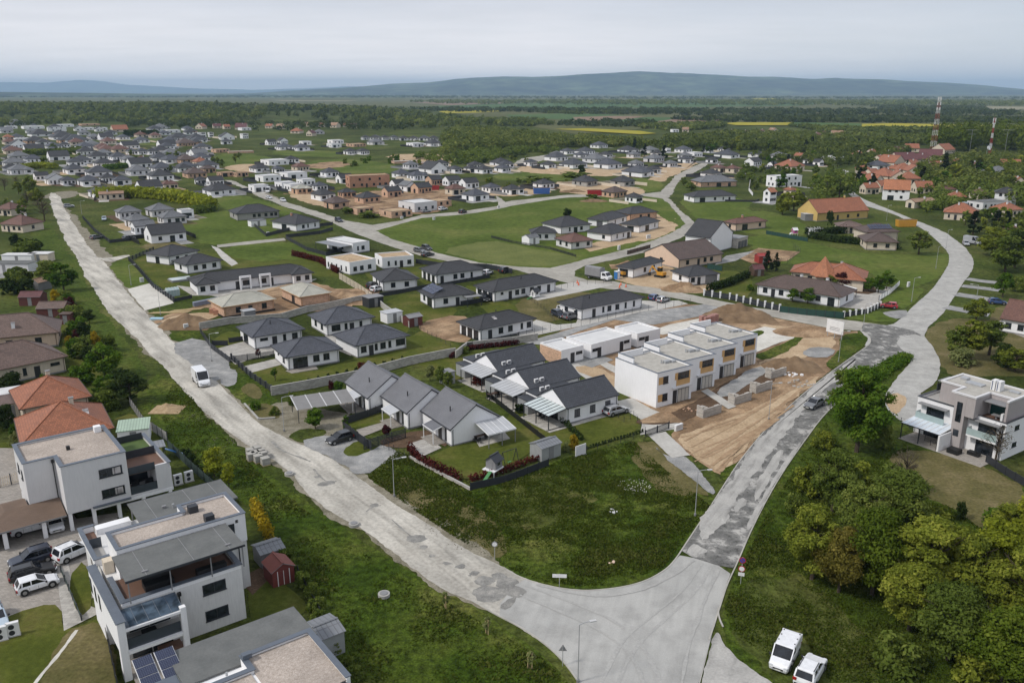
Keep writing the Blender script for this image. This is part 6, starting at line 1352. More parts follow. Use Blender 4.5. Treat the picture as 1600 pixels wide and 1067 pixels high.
def tree_mesh(kind,lod,var):
 """kind: crown form and height 1 unit high meshes are not shared: real metre sizes, scaled a little per copy"""
 key = (kind,lod,var)
 if key in _tm: return _tm[key]
 h,r,base,shape,lf = {'broad': (9,3.6,1.6,'round',.30),'tall': (11,3.0,2.2,'tall',.30),'bush': (3.2,2.2,.1,'dome',.22),'conifer': (10,2.1,.5,'cone',.26),'column': (6,1.0,.2,'column',.2),'sapling': (3.4,.8,1.1,'round',.13),'small': (4.6,1.9,.9,'round',.2),'bare': (8,2.8,1.6,'round',.2)}[kind]
 seed = hash((kind,var)) % 9999 if False else {'broad': 11,'tall': 22,'bush': 33,'conifer': 44,'column': 55,'sapling': 66,'small': 77,'bare': 88}[kind] * 13 + var * 7
 nl = {0: 24000,1: 4200,2: 1100,3: 320}[lod]; sz = lf * {0: .50,1: .88,2: 1.7,3: 3.0}[lod]
 nc = {0: 90,1: 46,2: 28,3: 16}[lod]
 if kind == 'bush' or kind == 'sapling': nl = nl // 2
 v,f,t = leaves(seed,crown_clumps(seed,h,r,base,nc,shape),nl,sz)
 if kind == 'bare': v,f,t = leaves(seed,crown_clumps(seed,h,r,base,26,shape),700,.11)
 cm = np_mesh('crown',v,f,MATS['l_green'],t)
 g = random.Random(seed); tb = MB(); rr = h * .02
 tb.tube([(0,0,-.1),(.05,.03,h * .25),(-.04,.06,h * .55),(0,0,h * .85)],[rr * 1.3,rr,rr * .7,rr * .2],7 if lod < 2 else 5)
 if lod < 3:
  for k in range(34 if kind == 'bare' else (14 if lod < 2 else 4)):
   a = g.uniform(0,6.28); z = h * g.uniform(.2,.7); q = r * g.uniform(.5,.85); tb.tube([(0,0,z),(q * .5 * math.cos(a),q * .5 * math.sin(a),z + h * .1),(q * math.cos(a),q * math.sin(a),z + h * g.uniform(.15,.28))],[rr * .5,rr * .32,rr * .1],5)
 _tm[key] = (tb.mesh('trunk',MATS['t_bark'],uv=False),cm); return _tm[key]
def plant(kind,mat,loc,sc=1.,label=None,group=None,lod=1,name=None,cat=None,sz=None,var=None):
 tm,cm = tree_mesh(kind,lod,rnd.randrange(4) if var is None else var)
 nm = name or {'broad': 'broadleaf_tree','tall': 'broadleaf_tree','bush': 'bush','conifer': 'conifer_tree','column': 'cypress_tree','sapling': 'young_tree','small': 'garden_tree','bare': 'bare_tree'}[kind]
 r = empty(nm,label,cat or ('bush' if kind == 'bush' else 'tree'),loc,rnd.uniform(0,6.28),group)
 r.scale = (sc,sc,(sz or sc))
 if kind != 'bush': link(bpy.data.objects.new('trunk',tm),r)
 c = link(bpy.data.objects.new('crown' if kind != 'bush' else 'foliage',cm),r); c.material_slots[0].link = 'OBJECT'; c.material_slots[0].material = MATS[mat]
 return r
KH = {'broad': 9,'tall': 11,'bush': 3.2,'conifer': 10,'column': 6,'sapling': 3.4,'small': 4.6,'bare': 8}; KR = {'broad': 3.6,'tall': 3.0,'bush': 2.2,'conifer': 2.1,'column': 1.0,'sapling': .8,'small': 1.9,'bare': 2.8}
def P(kind,mat,px,py,hpx,label,wpx=None,lod=1,group=None,**k):
 """a tree whose foot is at the photo point; hpx: its height there in photo pixels"""
 c = W(px,py); Z = c.y * math.cos(CT) + CH * math.sin(CT); m = hpx * Z / CF / math.cos(CT) * .93
 sz = m / KH[kind]; sc = (wpx * Z / CF / (2 * KR[kind] * 1.02)) if wpx else sz
 return plant(kind,mat,(c.x,c.y,0),sc,label,group,lod,sz=sz,**k)
P('broad','l_green',1338,706,140,'large fresh green tree beside the broken asphalt road and the moving grey car',118,0,var=0)
P('tall','l_mid',1318,640,70,'thin greyish-green tree just behind the large roadside tree',60,1,var=1)
TH = [('broad','l_olive',1268,905,125,112,'yellowish round-crowned tree on the left end of the corner thicket'),('broad','l_bronze',1310,925,118,90,'bronze-leaved tree in front of the yellowish tree at the thicket edge'),
  ('broad','l_thicket',1362,930,150,110,'fresher green tree in the middle of the corner thicket'),('broad','l_mid',1300,800,110,90,'dull green tree in the thicket nearest the road bend below the big tree'),
  ('tall','l_olive',1440,955,170,120,'tall olive-yellow tree in the thicket behind the fresher green one'),('broad','l_mid',1400,830,105,110,'olive scrub tree between the big tree and the thicket'),
  ('broad','l_olive',1500,960,150,120,'olive tree with drooping crown in the thicket centre right'),('tall','l_yellow',1545,950,160,105,'yellow-green tree rising above the thicket by the grass strip'),
  ('broad','l_mid',1480,1030,130,130,'dark green tree low in the thicket near the bottom right corner'),('broad','l_olive',1590,1000,160,130,'olive tree cut by the right edge of the picture'),
  ('broad','l_thicket',1560,1068,140,130,'deep green tree at the very bottom right corner'),('broad','l_olive',1420,985,120,100,'low olive tree along the grass edge of the thicket'),('broad','l_yellow',1630,900,150,120,'pale yellow-green tree beyond the right edge of the thicket'),
  ('broad','l_mid',1345,850,110,90,'grey-green tree hidden behind the yellowish tree'),('tall','l_olive',1575,870,90,80,'slender olive tree beside the dry grass strip'),('broad','l_thicket',1620,1060,150,130,'green tree beyond the bottom right corner')]
for i,(k,m,x,y,h,w,lb) in enumerate(TH): P(k,m,x,y,h,lb,w,0,var=i % 3)
for i,(x,y,h,w) in enumerate(((1262,770,50,60),(1250,850,40,50),(1330,770,55,75),(1395,770,45,60),(1450,830,45,70),(1375,700,40,50),(1285,700,30,40),(1240,800,30,36),(1355,900,60,70),(1400,1040,60,90),(1520,1068,60,90))):
 P('bush','l_mid' if i % 2 else 'l_olive',x,y,h,'scrubby undergrowth bush at the foot of the corner thicket trees',w,1,'thicket undergrowth bushes')
P('bare','l_twig',1410,775,85,'nearly bare twiggy tree between the big tree and the grass strip',55,1); P('bare','l_twig',1555,720,70,'thin bare tree in front of the white modern house',50,1)
P('small','l_mid',1570,690,60,'small leafy tree hiding the corner of the white modern house',60,1)
P('bush','l_dark',1500,812,30,'dark conifer bush on the dry grass strip',22,1); P('bush','l_green',1555,830,40,'round green bush on the dry grass strip',50,1)
for i,(x,y,h,w,k,m,lb) in enumerate(((1492,560,55,45,'tall','l_mid','thin-leaved tree among the birches near the crossroads, leftmost'),(1515,562,70,50,'tall','l_olive','tallest thin-leaved birch near the crossroads'),(1545,555,60,50,'tall','l_mid','thin-leaved birch right of the tallest one near the crossroads'),(1500,570,28,50,'bush','l_palebush','pale flowering bush under the birches near the crossroads'),(1585,580,40,60,'broad','l_olive','yellow-green bushy tree behind the white modern house'),(1565,570,36,40,'bush','l_dark','dark bush beside the yellow-green tree behind the modern house'),(1525,500,36,40,'broad','l_olive','small olive tree left of the pink paved yard'))):
 P(k,m,x,y,h,lb,w,1)
LG = [('broad','l_green',165,590,60,60,'bright green tree beside the meadow, above the green-roofed shed'),('broad','l_dark',205,630,50,60,'dark green tree above the green-roofed shed'),('bush','l_green',130,600,34,50,'green bush between the brown roof and the meadow'),('broad','l_mid',140,560,40,45,'round shrub tree right of the long brown roof'),
  ('small','l_gold',153,560,45,16,'slender yellow-flowered shrub right of the long brown roof'),('bush','l_gold',107,540,16,16,'small yellow bush beside the brown roof'),('small','l_gold',88,480,28,16,'yellow conifer beside the garden sheds'),('bush','l_red',108,487,24,30,'dark red bush beside the yellow conifer'),('bush','l_red',128,530,20,30,'brown-red bush above the meadow edge'),
  ('bush','l_red',38,672,20,22,'dark red bush left of the orange roof'),('bush','l_palebush',25,695,22,20,'round pale variegated bush left of the orange roof'),('bush','l_green',22,680,20,16,'small green bush beside the pale round bush'),('broad','l_mid',75,445,40,45,'leafy tree above the garden sheds'),('broad','l_green',100,455,48,46,'bright garden tree beside the meadow at the sheds'),('broad','l_mid',32,455,34,30,'tree in the allotment lawn on the left edge'),
  ('bush','l_dark',10,670,40,40,'dark hedge bush on the left edge above the lawn'),('bush','l_dark',190,600,24,50,'dark hedge bush along the meadow'),('bush','l_green',72,605,24,20,'small leafy bush in front of the cream house'),('bush','l_dark',18,612,30,50,'dark bush below the long brown roof'),('broad','l_mid',175,630,40,40,'mid green tree beside the orange roof'),
  ('broad','l_yellow',335,745,52,46,'yellow-green bush tree beside the pale dirt road, left of two'),('broad','l_yellow',358,762,44,30,'yellow-green bush tree beside the pale dirt road, right of two')]
for k,m,x,y,h,w,lb in LG: P(k,m,x,y,h,lb,w,1)
for i in range(9):
 x,y = 296 + i * 9,700 + i * 10; P('bush','l_dark',x - 5,y + 12,14,'low dark bush along the garden fence beside the meadow',18,2,'bushes along the garden fence')
for i,(x,y) in enumerate(((448,880),(462,892),(475,915),(486,935),(495,955),(505,1000),(520,1020),(540,1045),(555,1062),(498,975))):
 P('bush','l_mid',x,y,26,'leafy hedge bush along the back fence below the red shed',34,1,'hedge bushes below the red shed')
for k,m,x,y,h,w,lb in [('small','l_green',493,670,36,32,'round green tree in front of the grey carport awning'),('small','l_green',530,615,22,18,'small green tree beside the pale awning of the rear gable house'),('bush','l_mid',457,632,22,18,'green bush beside the block wall and compost boxes'),('bush','l_red',518,607,14,12,'dark red shrub against the block garden wall'),
  ('column','l_green',541,672,26,12,'slim green cypress by the dark fence corner'),('small','l_red',604,684,24,16,'dark red weeping tree over the slatted fence'),('small','l_yellow',722,690,22,12,'young yellowish tree beside the awning of the end gable house'),('sapling','l_green',430,595,22,12,'young tree on the lawn of the terrace-door bungalow'),('bush','l_gold',897,702,24,20,'yellow-flowering bush beside the white board'),('bush','l_palebush',884,705,18,14,'pale bush left of the yellow-flowering one'),
  ('bush','l_red',845,712,14,22,'red-leaved bush at the corner of the metal shed'),('small','l_mid',688,600,30,20,'grey-green shrub tree in the garden behind the gable row'),('small','l_palebush',672,595,26,18,'pale shrub tree in the garden behind the gable row'),('small','l_mid',700,606,26,18,'third shrub tree in the garden behind the gable row, next to the dark cover'),('bush','l_redhedge',745,602,18,22,'rust-brown shrub beside the rearmost glass pergola'),('bush','l_mid',728,552,12,14,'small bush by the garden wall behind the slate houses'),
  ('sapling','l_red',404,560,16,10,'small dark red tree beside the slatted drive fence'),('bush','l_green',400,640,14,22,'low bush at the end of the slatted fence'),('bush','l_mid',430,648,14,18,'low bush beside the rough verge bed'),('bush','l_redhedge',567,575,10,22,'rust-coloured shrub on the lawn corner of the bungalows'),('sapling','l_palebush',1006,690,10,8,'tiny sapling by the wire gate')]:
 P(k,m,x,y,h,lb,w,1)
for i in range(13):
 x = 455 + i * 14.5; P('bush','l_dark',x,604 - i * 3.4,7,'small clipped bush in the row along the block wall',8,3,'clipped bushes along the block wall')
for i in range(22):
 x = 903 + i * 4.8; P('bush','l_dark',x,706 - i * 1.45,6,'small dark bush in the row along the wire fence',6,3,'bushes along the wire fence')
for i in range(8): P('column','l_dark',806 + i * 2.6,646 - i * .1 - (i % 2),17,'slim dark cypress in the clump beside the striped pergola',5,3,'cypress clump')
def hedge(pts,h,w,mat,label,z=0.0,n=None,name='hedge',leaf=.2):
 Pp = [V2(W(*p)) for p in parse(pts)]; cl = []
 for i in range(len(Pp) - 1):
  a,b = Pp[i],Pp[i + 1]; k = max(2,int((b - a).length / (w * .4)))
  for j in range(k):
   q = a + (b - a) * (j / k)
   for zz in (.3,.7): cl.append((q.x,q.y,h * zz,w * .52 * rnd.uniform(.9,1.1),h * .36))
 L_ = sum((Pp[i + 1] - Pp[i]).length for i in range(len(Pp) - 1)); n = n or int(min(16000,L_ * h * 60))
 v,f,t = leaves(len(cl),cl,n,leaf); o = link(bpy.data.objects.new(name,np_mesh(name,v,f,MATS[mat],t))); return tag(o,label,'hedge')
hedge('398,792 424,850',1.5,1.4,'l_gold','long clipped yellow-leaved hedge beside the apartment block')
hedge('640,705 655,722 690,740 722,752',1.5,1.0,'l_redhedge','red-leaved hedge along the front corner of the gable house lawn')
hedge('735,752 790,738 852,714',1.0,.8,'l_redhedge','low red-leaved hedge inside the dark fence beside the playhouse')
hedge('1360,596 1385,578 1418,558',1.1,3.2,'l_green','thick clipped green hedge bank between the road and the gravel yard',n=9000)
hedge('1267,372 1310,379 1360,384 1405,389',2.4,3.0,'l_dark','tall dark clipped hedge below the brown two-tier house',leaf=.4)
hedge('1262,366 1290,367 1335,363',2.6,2.6,'l_dark','dark clipped hedge in front of the yellow house garden',leaf=.4)
hedge('1108,455 1140,446 1170,432',2.0,2.0,'l_dark','dark conifer hedge left of the long brown-roofed bungalow',leaf=.3)
hedge('458,400 500,410 528,428',1.8,1.0,'l_redhedge','red hedge along the boundary behind the white duplex',leaf=.3)
hedge('246,406 270,414',1.2,1.2,'l_dark','dark hedge below the small hipped bungalow',leaf=.3)
hedge('705,560 722,548 812,538',1.0,.8,'l_red','dark red hedge along the wall behind the slate houses',leaf=.25)
hedge('815,618 880,660 910,690',.9,1.0,'l_dark','dark low hedge beside the black garden fence of the slate houses',leaf=.2)
hedge('160,310 210,308 260,312 310,320 330,330',5,7,'l_yellow','bright yellow-green thicket strip behind the grey-roofed cluster',leaf=.8,name='thicket')
hedge('300,334 335,330',3,5,'l_mid','dull green scrub at the end of the bright thicket strip',leaf=.8,name='thicket')
RG = [('broad','l_mid',1296,452,24,24,'round clipped tree in front of the turreted house'),('broad','l_green',1262,474,26,26,'leafy tree behind the green mesh fence, right of two'),('broad','l_green',1238,472,22,22,'leafy tree behind the green mesh fence, left of two'),('broad','l_green',1385,452,30,28,'round green clipped tree, right of three beside the turreted house'),('broad','l_green',1372,458,30,26,'round green clipped tree, middle of three beside the turreted house'),('broad','l_green',1357,456,24,22,'round green clipped tree, nearest the turreted house'),
  ('broad','l_red',1312,452,28,30,'dark purple-leaved tree in front of the turreted house'),('broad','l_mid',1435,398,38,42,'round tree beside the road bend below the clipped hedge'),('conifer','l_conifer',1198,424,38,20,'dark spruce beside the red playhouse, left of two'),('conifer','l_conifer',1212,424,32,16,'dark spruce beside the red playhouse, right of two'),('bush','l_green',1172,454,10,14,'round bush in the garden of the long brown bungalow'),
  ('broad','l_mid',1290,316,44,44,'big tree behind the yellow house, left of two'),('broad','l_mid',1310,318,46,36,'big tree behind the yellow house, right of two'),('broad','l_olive',1240,330,36,40,'olive tree beside the white house with the orange roof'),('broad','l_olive',1222,336,34,30,'brownish tree in front of the white house with the orange roof'),('bush','l_dark',1296,352,22,14,'dark ivy-clad shrub against the yellow house'),('conifer','l_conifer',1520,366,42,26,'large dark conifer before the orange-roofed houses on the right'),('conifer','l_conifer',1556,362,38,24,'dark cypress group before the right-hand houses, left of two'),('conifer','l_conifer',1570,362,34,22,'dark cypress group before the right-hand houses, right of two'),
  ('broad','l_olive',1550,400,46,60,'olive tree at the right road bend, upper of the group'),('broad','l_mid',1570,425,60,60,'leafy tree beside the gravel drives on the right'),('tall','l_dark',1585,418,60,40,'dark tall tree beside the gravel drives on the right'),('broad','l_mid',1600,400,60,60,'tree cut by the right edge above the gravel drives'),('broad','l_green',1566,465,40,34,'small bright tree beside the gravel drives'),('bush','l_mid',1590,455,24,30,'shrub beside the blue car on the right edge'),('broad','l_mid',1600,370,40,40,'tree on the right edge above the road bend'),
  ('conifer','l_conifer',1007,244,22,12,'dark conifer beside the far hipped houses, left of two'),('conifer','l_conifer',1037,250,26,14,'dark conifer beside the far hipped houses, right of two'),('bush','l_dark',908,271,14,14,'dark round bush on the bare strip of the far street'),('bush','l_dark',887,340,14,18,'dark round bush in the green field beside the houses'),('bare','l_twig',70,346,42,34,'bare-branched tree at the top of the pale dirt road'),('broad','l_mid',1080,298,14,24,'bush tree beside the brick-gabled bungalow'),('broad','l_mid',1068,290,14,14,'small tree left of the brick-gabled bungalow'),('conifer','l_conifer',1474,278,40,24,'dark conifer in front of the red roofs on the right'),('conifer','l_conifer',1357,300,22,12,'dark conifer beside the dormer house'),('conifer','l_conifer',1342,286,26,18,'dark conifer at the far end of the upper right road')]
for k,m,x,y,h,w,lb in RG: P(k,m,x,y,h,lb,w,1 if y > 390 else 2)
for x,y in ((1270,820),) : pass
def staked(px,py,h,label):
 c = W(px,py); r = plant('sapling','l_palebush',(c.x,c.y,0),.55,label,None,2,name='staked_sapling',cat='sapling')
 for s in (-.35,.35): q = MB(); q.tube([(s,0,0),(s,0,3.0)],.08,6); q.build('stake',MATS['t_stake'],r)
 q = MB(); q.beam((-.35,0,2.8),(.35,0,2.8),.12,.08); q.build('stake_brace',MATS['t_stake'],r)
plain('t_stake',(.50,.38,.20),.8)
staked(696,950,20,'staked sapling on the verge, nearest the patched road surface'); staked(761,990,20,'staked sapling on the verge, middle of three'); staked(828,1044,20,'staked sapling on the verge, nearest the tall street lamp')
def scatter(region,n,kinds,phrase,group,hm=(6,10),lod=3,seed=1,avoid=()):
 g = random.Random(seed); poly = [V2(W(*p)) for p in parse(region)]; xs = [p.x for p in poly]; ys = [p.y for p in poly]; k = 0; tries = 0
 def inside(x,y):
  c = False; j = len(poly) - 1
  for i in range(len(poly)):
   if (poly[i].y > y) != (poly[j].y > y) and x < (poly[j].x - poly[i].x) * (y - poly[i].y) / (poly[j].y - poly[i].y) + poly[i].x: c = not c
   j = i
  return c
 while k < n and tries < n * 60:
  tries += 1; x,y = g.uniform(min(xs),max(xs)),g.uniform(min(ys),max(ys))
  if not inside(x,y): continue
  if any((x - b[0]) ** 2 + (y - b[1]) ** 2 < b[2] ** 2 for b in BLOCK): continue
  kd,mt = g.choice(kinds); h = g.uniform(*hm) * (1.15 if kd == 'conifer' else 1); s = h / KH[kd]
  plant(kd,mt,(x,y,0),s * g.uniform(.9,1.2),phrase,group,lod,sz=s); k += 1
# ---------------------------------------------------------------- the rest of the estate and the village, house by house
STY = {  # label start, wall, roof material, roof form, pitch, eave
 'h': ('white bungalow with dark hip roof','w_white','r_dark','hip',24,2.8),'g': ('white gable house with dark roof','w_white','r_dark','gable',32,3.0),'G': ('white gable house with pale grey roof','w_white','r_grey','gable',28,3.0),
 'x': ('bungalow with mid-grey hip roof','w_lightgrey','r_grey','hip',24,2.8),'X': ('grey unrendered bungalow with dark hip roof','w_grey','r_dark','hip',26,2.8),'f': ('white flat-roofed cube house','w_white','r_membrane','flat',0,3.6),'F': ('two-storey white flat-roofed house','w_white','r_membrane','flat',0,6.0),
 'b': ('bare brick bungalow with dark hip roof','w_palebrick','r_dark','hip',24,2.8),'B': ('long two-storey bare brick block without roof','w_brick','m_sand','flat',0,6.4),'u': ('roofless bare brick shell','w_palebrick','m_sand','flat',0,2.7),'l': ('low bare brick wall shell','w_palebrick','m_slab','flat',0,1.6),
 'k': ('bare brick gable house with dark roof','w_palebrick','r_dark','gable',30,3.0),'R': ('bare brick bungalow with brown hip roof','w_palebrick','r_brown','hip',24,2.8),'p': ('brick shell under pale roof boarding','w_palebrick','r_pale','hip',20,2.8),'n': ('pale grey flat block house','w_lightgrey','r_membrane','flat',0,4.0),
 'o': ('house with orange tiled gable roof','w_cream','r_terracotta','gable',36,3.2),'O': ('house with orange hip roof','w_cream','r_terracotta','hip',28,3.0),'D': ('two-storey house with orange gable roof','w_white','r_orange','gable',38,5.0),'m': ('house with maroon tiled roof','w_cream','r_maroon','gable',36,3.2),
 'r': ('house with red-brown hip roof','w_cream','r_redbrown','hip',26,2.9),'c': ('cream house with tan gable roof','w_cream','r_tan','gable',36,3.4),'t': ('long low house with tan gable roof','w_cream','r_tan','gable',24,2.8),'H': ('two-storey white house with dark hip roof','w_white','r_dark','hip',24,5.4),
 'w': ('white terraced cube','w_white','r_membrane','flat',0,5.4),'q': ('long grey flat-roofed house','w_lightgrey','r_felt','flat',0,3.2)}
CLUSTERS = [
 ('beside the yellow-green thicket',0,'x192,343,48 x206,356,46 G217,367,42 x241,340,52 x260,352,54 g247,381,70 f286,342,20'),
 ('behind the yellow-green thicket',0,'h151,310,54 t169,313,40 g225,302,46 r260,297,32 h334,307,58 g332,291,30 h310,289,24'),
 ('along the head of the dirt road',0,'h178,251,36 x195,255,32 h119,257,40 h162,286,32 h184,290,36 h130,291,42 h100,290,30 G78,289,42 g59,283,26 h144,277,50 h107,272,40'),
 ('in the left estate middle',0,'R284,256,40 R321,271,28 u349,277,30 u372,277,26 h286,267,38 h242,283,50 h245,270,46 R297,279,46 h282,270,32 O309,260,30 h155,262,40 h111,260,34 r216,258,34 h260,256,40 h10,270,34 h12,258,28 h44,255,36'),
 ('in the far left rows',0,'x156,245,32 r154,236,34 r179,239,36 b98,224,42 f28,222,28 b302,227,24 g45,239,36 h8,237,26 h96,231,22 h125,234,36 r160,239,36 h202,242,22 h218,242,24 h234,242,22 h255,234,30 x260,245,36 G305,246,34 R282,229,42 u340,239,30 l372,240,42'),
 ('near the left horizon wood',0,'h88,218,46 x15,197,40 G4,207,24 H80,206,28 f131,204,24 h52,214,44 h277,219,36 h300,221,40 h236,205,30 x245,202,28 h107,224,50 O8,219,20 b45,225,40 h85,219,40 h52,212,30 F85,206,28 f42,202,40 f92,199,34 u132,197,36 g151,206,18 o181,207,30 g160,219,28 h187,219,26 f264,208,28 h291,211,20 r238,216,24 h270,220,40'),
 ('in the terrace below the ridge',1,'w307,215,9 w317,215,9 w328,215,9 g350,219,30 h351,226,22 w380,217,14'),
 ('in the old village below the ridge',1,'o312,202,16 m337,201,16 o352,202,14 m375,203,20 o420,201,14 c437,202,14 O462,209,20 x497,210,20 c480,198,12 o502,199,10 c522,200,18 o540,199,10 m552,200,12 m485,213,16'),
 ('around the flat-roofed group',0,'h401,270,36 h432,271,24 r466,268,32 f424,259,46 h452,255,26 f414,285,42 f454,280,44 f442,296,34 f475,291,30 p467,304,36 h497,299,30'),
 ('on the unfinished street plots',0,'h501,314,44 R522,327,46 b539,310,32 b571,319,46 u561,336,42 u615,341,54 n650,332,62 u677,325,54 B571,294,70 g536,287,30 h512,277,34 k610,309,34 G636,300,34 k657,303,36 g620,296,28 k677,290,30'),
 ('behind the big brick block',0,'h625,279,34 h650,282,36 g675,272,48 h710,271,26 h735,270,26 h755,272,32 h782,261,38 h785,270,30 g705,291,32 g732,295,34 r710,305,36 h742,315,48 h767,302,34 h800,305,36'),
 ('on the ridge meadow',0,'g421,227,20 g439,225,20 h440,235,32 h467,236,32 f475,227,20 f522,225,26 f520,231,24 u554,230,32 x585,227,30 h545,242,24 h565,242,24 f647,230,28 h675,229,34 l632,256,46 l670,258,44'),
 ('below the ridge slope',1,'h570,219,17 h585,219,17 h600,219,17 h615,219,17 h630,220,17 h645,220,17 h662,220,17 h677,220,17'),
 ('around the sandy street',0,'h850,296,38 X915,292,44 X975,292,42 R962,310,44 h992,318,32 h1000,277,54 h829,260,24 h857,264,28 h870,252,40 h897,264,48 x932,255,44 h952,264,48 x995,262,28 h1022,272,30'),
 ('where street meets wood',0,'x1024,254,36 x1049,262,26 h1072,255,24 f1086,246,28 h1070,239,30 h1108,239,20 h1132,238,20 h1140,248,42 h1114,256,22 x1017,240,32 f1042,239,14 h982,240,34 h937,232,30 h915,242,34 h887,242,26'),
 ('beyond the far street',0,'r1125,270,28 r1147,271,26 h1114,279,36 h1186,247,30 x1220,250,34 g1180,260,30 O1240,268,50 g1209,264,18 o1251,251,18 h1266,257,20 g1281,260,18 f1307,253,36 F1230,293,56 D1205,318,24 O1237,307,24'),
 ('before the yellow fields',1,'r1126,210,16 r1145,210,18 r1166,211,16 f1055,207,12 c1072,207,12 c1210,211,20 r1192,208,10 r1250,218,24 r1280,217,22 c1310,215,20 r1357,219,18 r1385,219,16 r1290,212,14 o1335,213,12'),
 ('below the lattice mast',1,'m1406,241,20 o1428,238,24 m1461,251,42 o1481,241,40 m1490,253,16 m1417,258,36 o1400,262,42'),
 ('along the upper right road',1,'O1425,288,34 o1432,276,28 o1408,286,32 o1362,304,28 O1345,248,24 o1365,246,22 r1392,247,24 o1468,268,28 O1500,262,26 r1530,266,26 o1445,303,28 O1500,318,32 r1535,312,28 O1352,272,26 o1380,258,30 O1402,272,30 o1370,293,34 O1402,298,36 o1428,264,24 m1440,256,26 o1350,284,24 h1377,266,40 o1366,280,28 O1416,273,32 O1390,284,54 o1385,301,34 D1408,314,50 t1445,326,50 r1480,305,28'),
 ('at the right edge',1,'q1557,328,70 H1580,321,44 O1515,346,66 O1582,340,44 r1590,376,36 x1570,280,58 o1585,268,36 o1594,294,22'),
 ('beside the left-edge scrub',1,'r8,338,40 r22,364,60'),
]
def wing(s,rm,wall):
 def f(root,lx,ly,wx,wy):
  w,d = lx * .48,ly * .8; x = s * (lx / 2 - w / 2); rb = MB(); hip_faces(rb,w,d,2.803,math.tan(R(27)) * min(w,d) / 2 * .98,x,-ly * .28,axis='y',cap=False); rb.build('roof_wing',[MATS[rm],MATS['t_anthracite']],root)
  b = MB(); y0 = -ly * .28 - d / 2 + .5; b.box(x - w / 2 + .5,x + w / 2 - .5,y0,-wy / 2 - .003,0,2.63); b.build('wing_wall',MATS[wall],root)
  add_window(root,'W',(x,y0,0),0)
 return f
def plot(c,ang,lx,ly,px,py,phrase):
 """the yard of one house: its surface, a paved drive and sometimes a dark garden fence"""
 u,v = Vector((math.cos(ang),math.sin(ang))),Vector((-math.sin(ang),math.cos(ang))); o = V2(c)
 def quad(x0,x1,y0,y1): return [o + u * x0 + v * y0,o + u * x1 + v * y0,o + u * x1 + v * y1,o + u * x0 + v * y1]
 a,b = lx / 2 + rnd.uniform(2,5),ly / 2 + rnd.uniform(3,7)
 nm,mt = rnd.choice((('lawn','m_lawn'),('lawn','m_lawn'),('yard','m_gravel'),('yard','m_verge'),('dirt','m_sand'),('lawn','m_dry'),('yard','m_soil')))
 add_sheet(nm,ragged(quad(-a,a,-b,b),.25),mt,2)
 s = rnd.choice((-1,1)); x = s * (lx / 2 - 2.2)
 add_sheet('drive',quad(x - 2.2,x + 2.2,-b - 3,-ly / 2 + 1),rnd.choice(('m_paver_light','m_concrete','m_gravel')),3)
 if rnd.random() < .62:
  mb = MB(); h = rnd.uniform(1.1,1.7); e = .15
  mb.beam((-a,b,h / 2),(a,b,h / 2),.08,h); mb.beam((-a,-b * rnd.uniform(.2,1),h / 2),(-a,b - e,h / 2),.08,h); mb.beam((a,-b * rnd.uniform(.2,1),h / 2),(a,b - e,h / 2),.08,h)
  r = empty('fence','garden fence round a house plot ' + phrase,'fence',(c.x,c.y,0),ang,'garden fences ' + phrase); mb.build('panel',MATS[rnd.choice(('t_anthracite','t_anthracite','t_black','t_grey','w_cream'))],r)
def far_house(code,px,py,wpx,label,village,group,phrase=''):
 _,wall,rm,form,pitch,eave = STY[code]; c = W(px,py); Z = c.y * math.cos(CT) + CH * math.sin(CT); ap = wpx * Z / CF
 g = rnd.random()
 ang = ANG0 + rnd.uniform(-.05,.05) if not village else rnd.uniform(-.5,.7)
 if form == 'gable' and g < .45: ang -= math.pi / 2; ratio = 1.25
 else: ratio = rnd.uniform(.86,1.08)
 if form == 'hip': pitch += 3
 if code in 'BtqFl': ratio = .45; ang = ANG0 * .6
 if code == 'w': ratio = 1.1
 while ang < -math.pi / 4: ang += math.pi / 2; ratio = 1 / ratio
 lx = ap / (math.cos(ang) + ratio * abs(math.sin(ang))); lx = max(5,min(lx,34)); ly = lx * ratio
 cc = c + Vector((0,(lx * abs(math.sin(ang)) + ly * math.cos(ang)) / 2 * .9,0))
 far = py < 216
 if px < 410 and py < 312 and not village: ap *= 1.14
 if px > 1340: ap *= 1.15
 if 1345 < px < 1445 and 240 < py < 320: ap *= 1.15
 a = '' if code == 'l' else rnd.choice(('w.2 w.5 w.8','t.15 d.35 w.6 w.85','G.3 w.7','w.25 g.6 w.85')); b = '' if code in 'lw' else rnd.choice(('w.5','w.3 w.7','g.5'))
 if far: a = '' if code == 'l' else 'W.3 W.7'; b = ''
 k = {}
 if code == 'h': rm = rnd.choice(('r_dark','r_dark','r_slate','r_blue'))
 if form == 'hip' and not village and not far and rnd.random() < .45: k['extra'] = wing(rnd.choice((-1,1)),rm,wall)
 if eave > 4.5: k.update(a2='w.25 w.5 w.75',b2='w.5')
 if lx > 16 and not far and a: a = 'w.1 w.3 d.42 w.6 w.75 g.9'
 chim = [('c',rnd.uniform(-.3,.3),rnd.choice((-.2,.2)))] if code in 'oOmrcDt' else ([('v',rnd.uniform(-.3,.3),.3)] if py > 250 and code in 'hxgX' else [])
 r = house_at(label,Vector((cc.x,cc.y,0)),ang,lx,ly,eave,roof=form,pitch=pitch,wall=wall,rmat=rm,a=a,b=b,cc='' if far else 'w.5',d='' if far else 'w.5',lod=2 if py > 240 else 3,chim=chim,trim='t_brown' if village else 't_anthracite',plinth=False,name={'hip': 'bungalow','gable': 'gable_house','flat': 'cube_house'}[form] if not village else 'village_house',group=group,**k)
 if not village and py > 214 and code not in 'uBlkRbpn': plot(cc,ang,lx,ly,px,py,phrase)
 return r
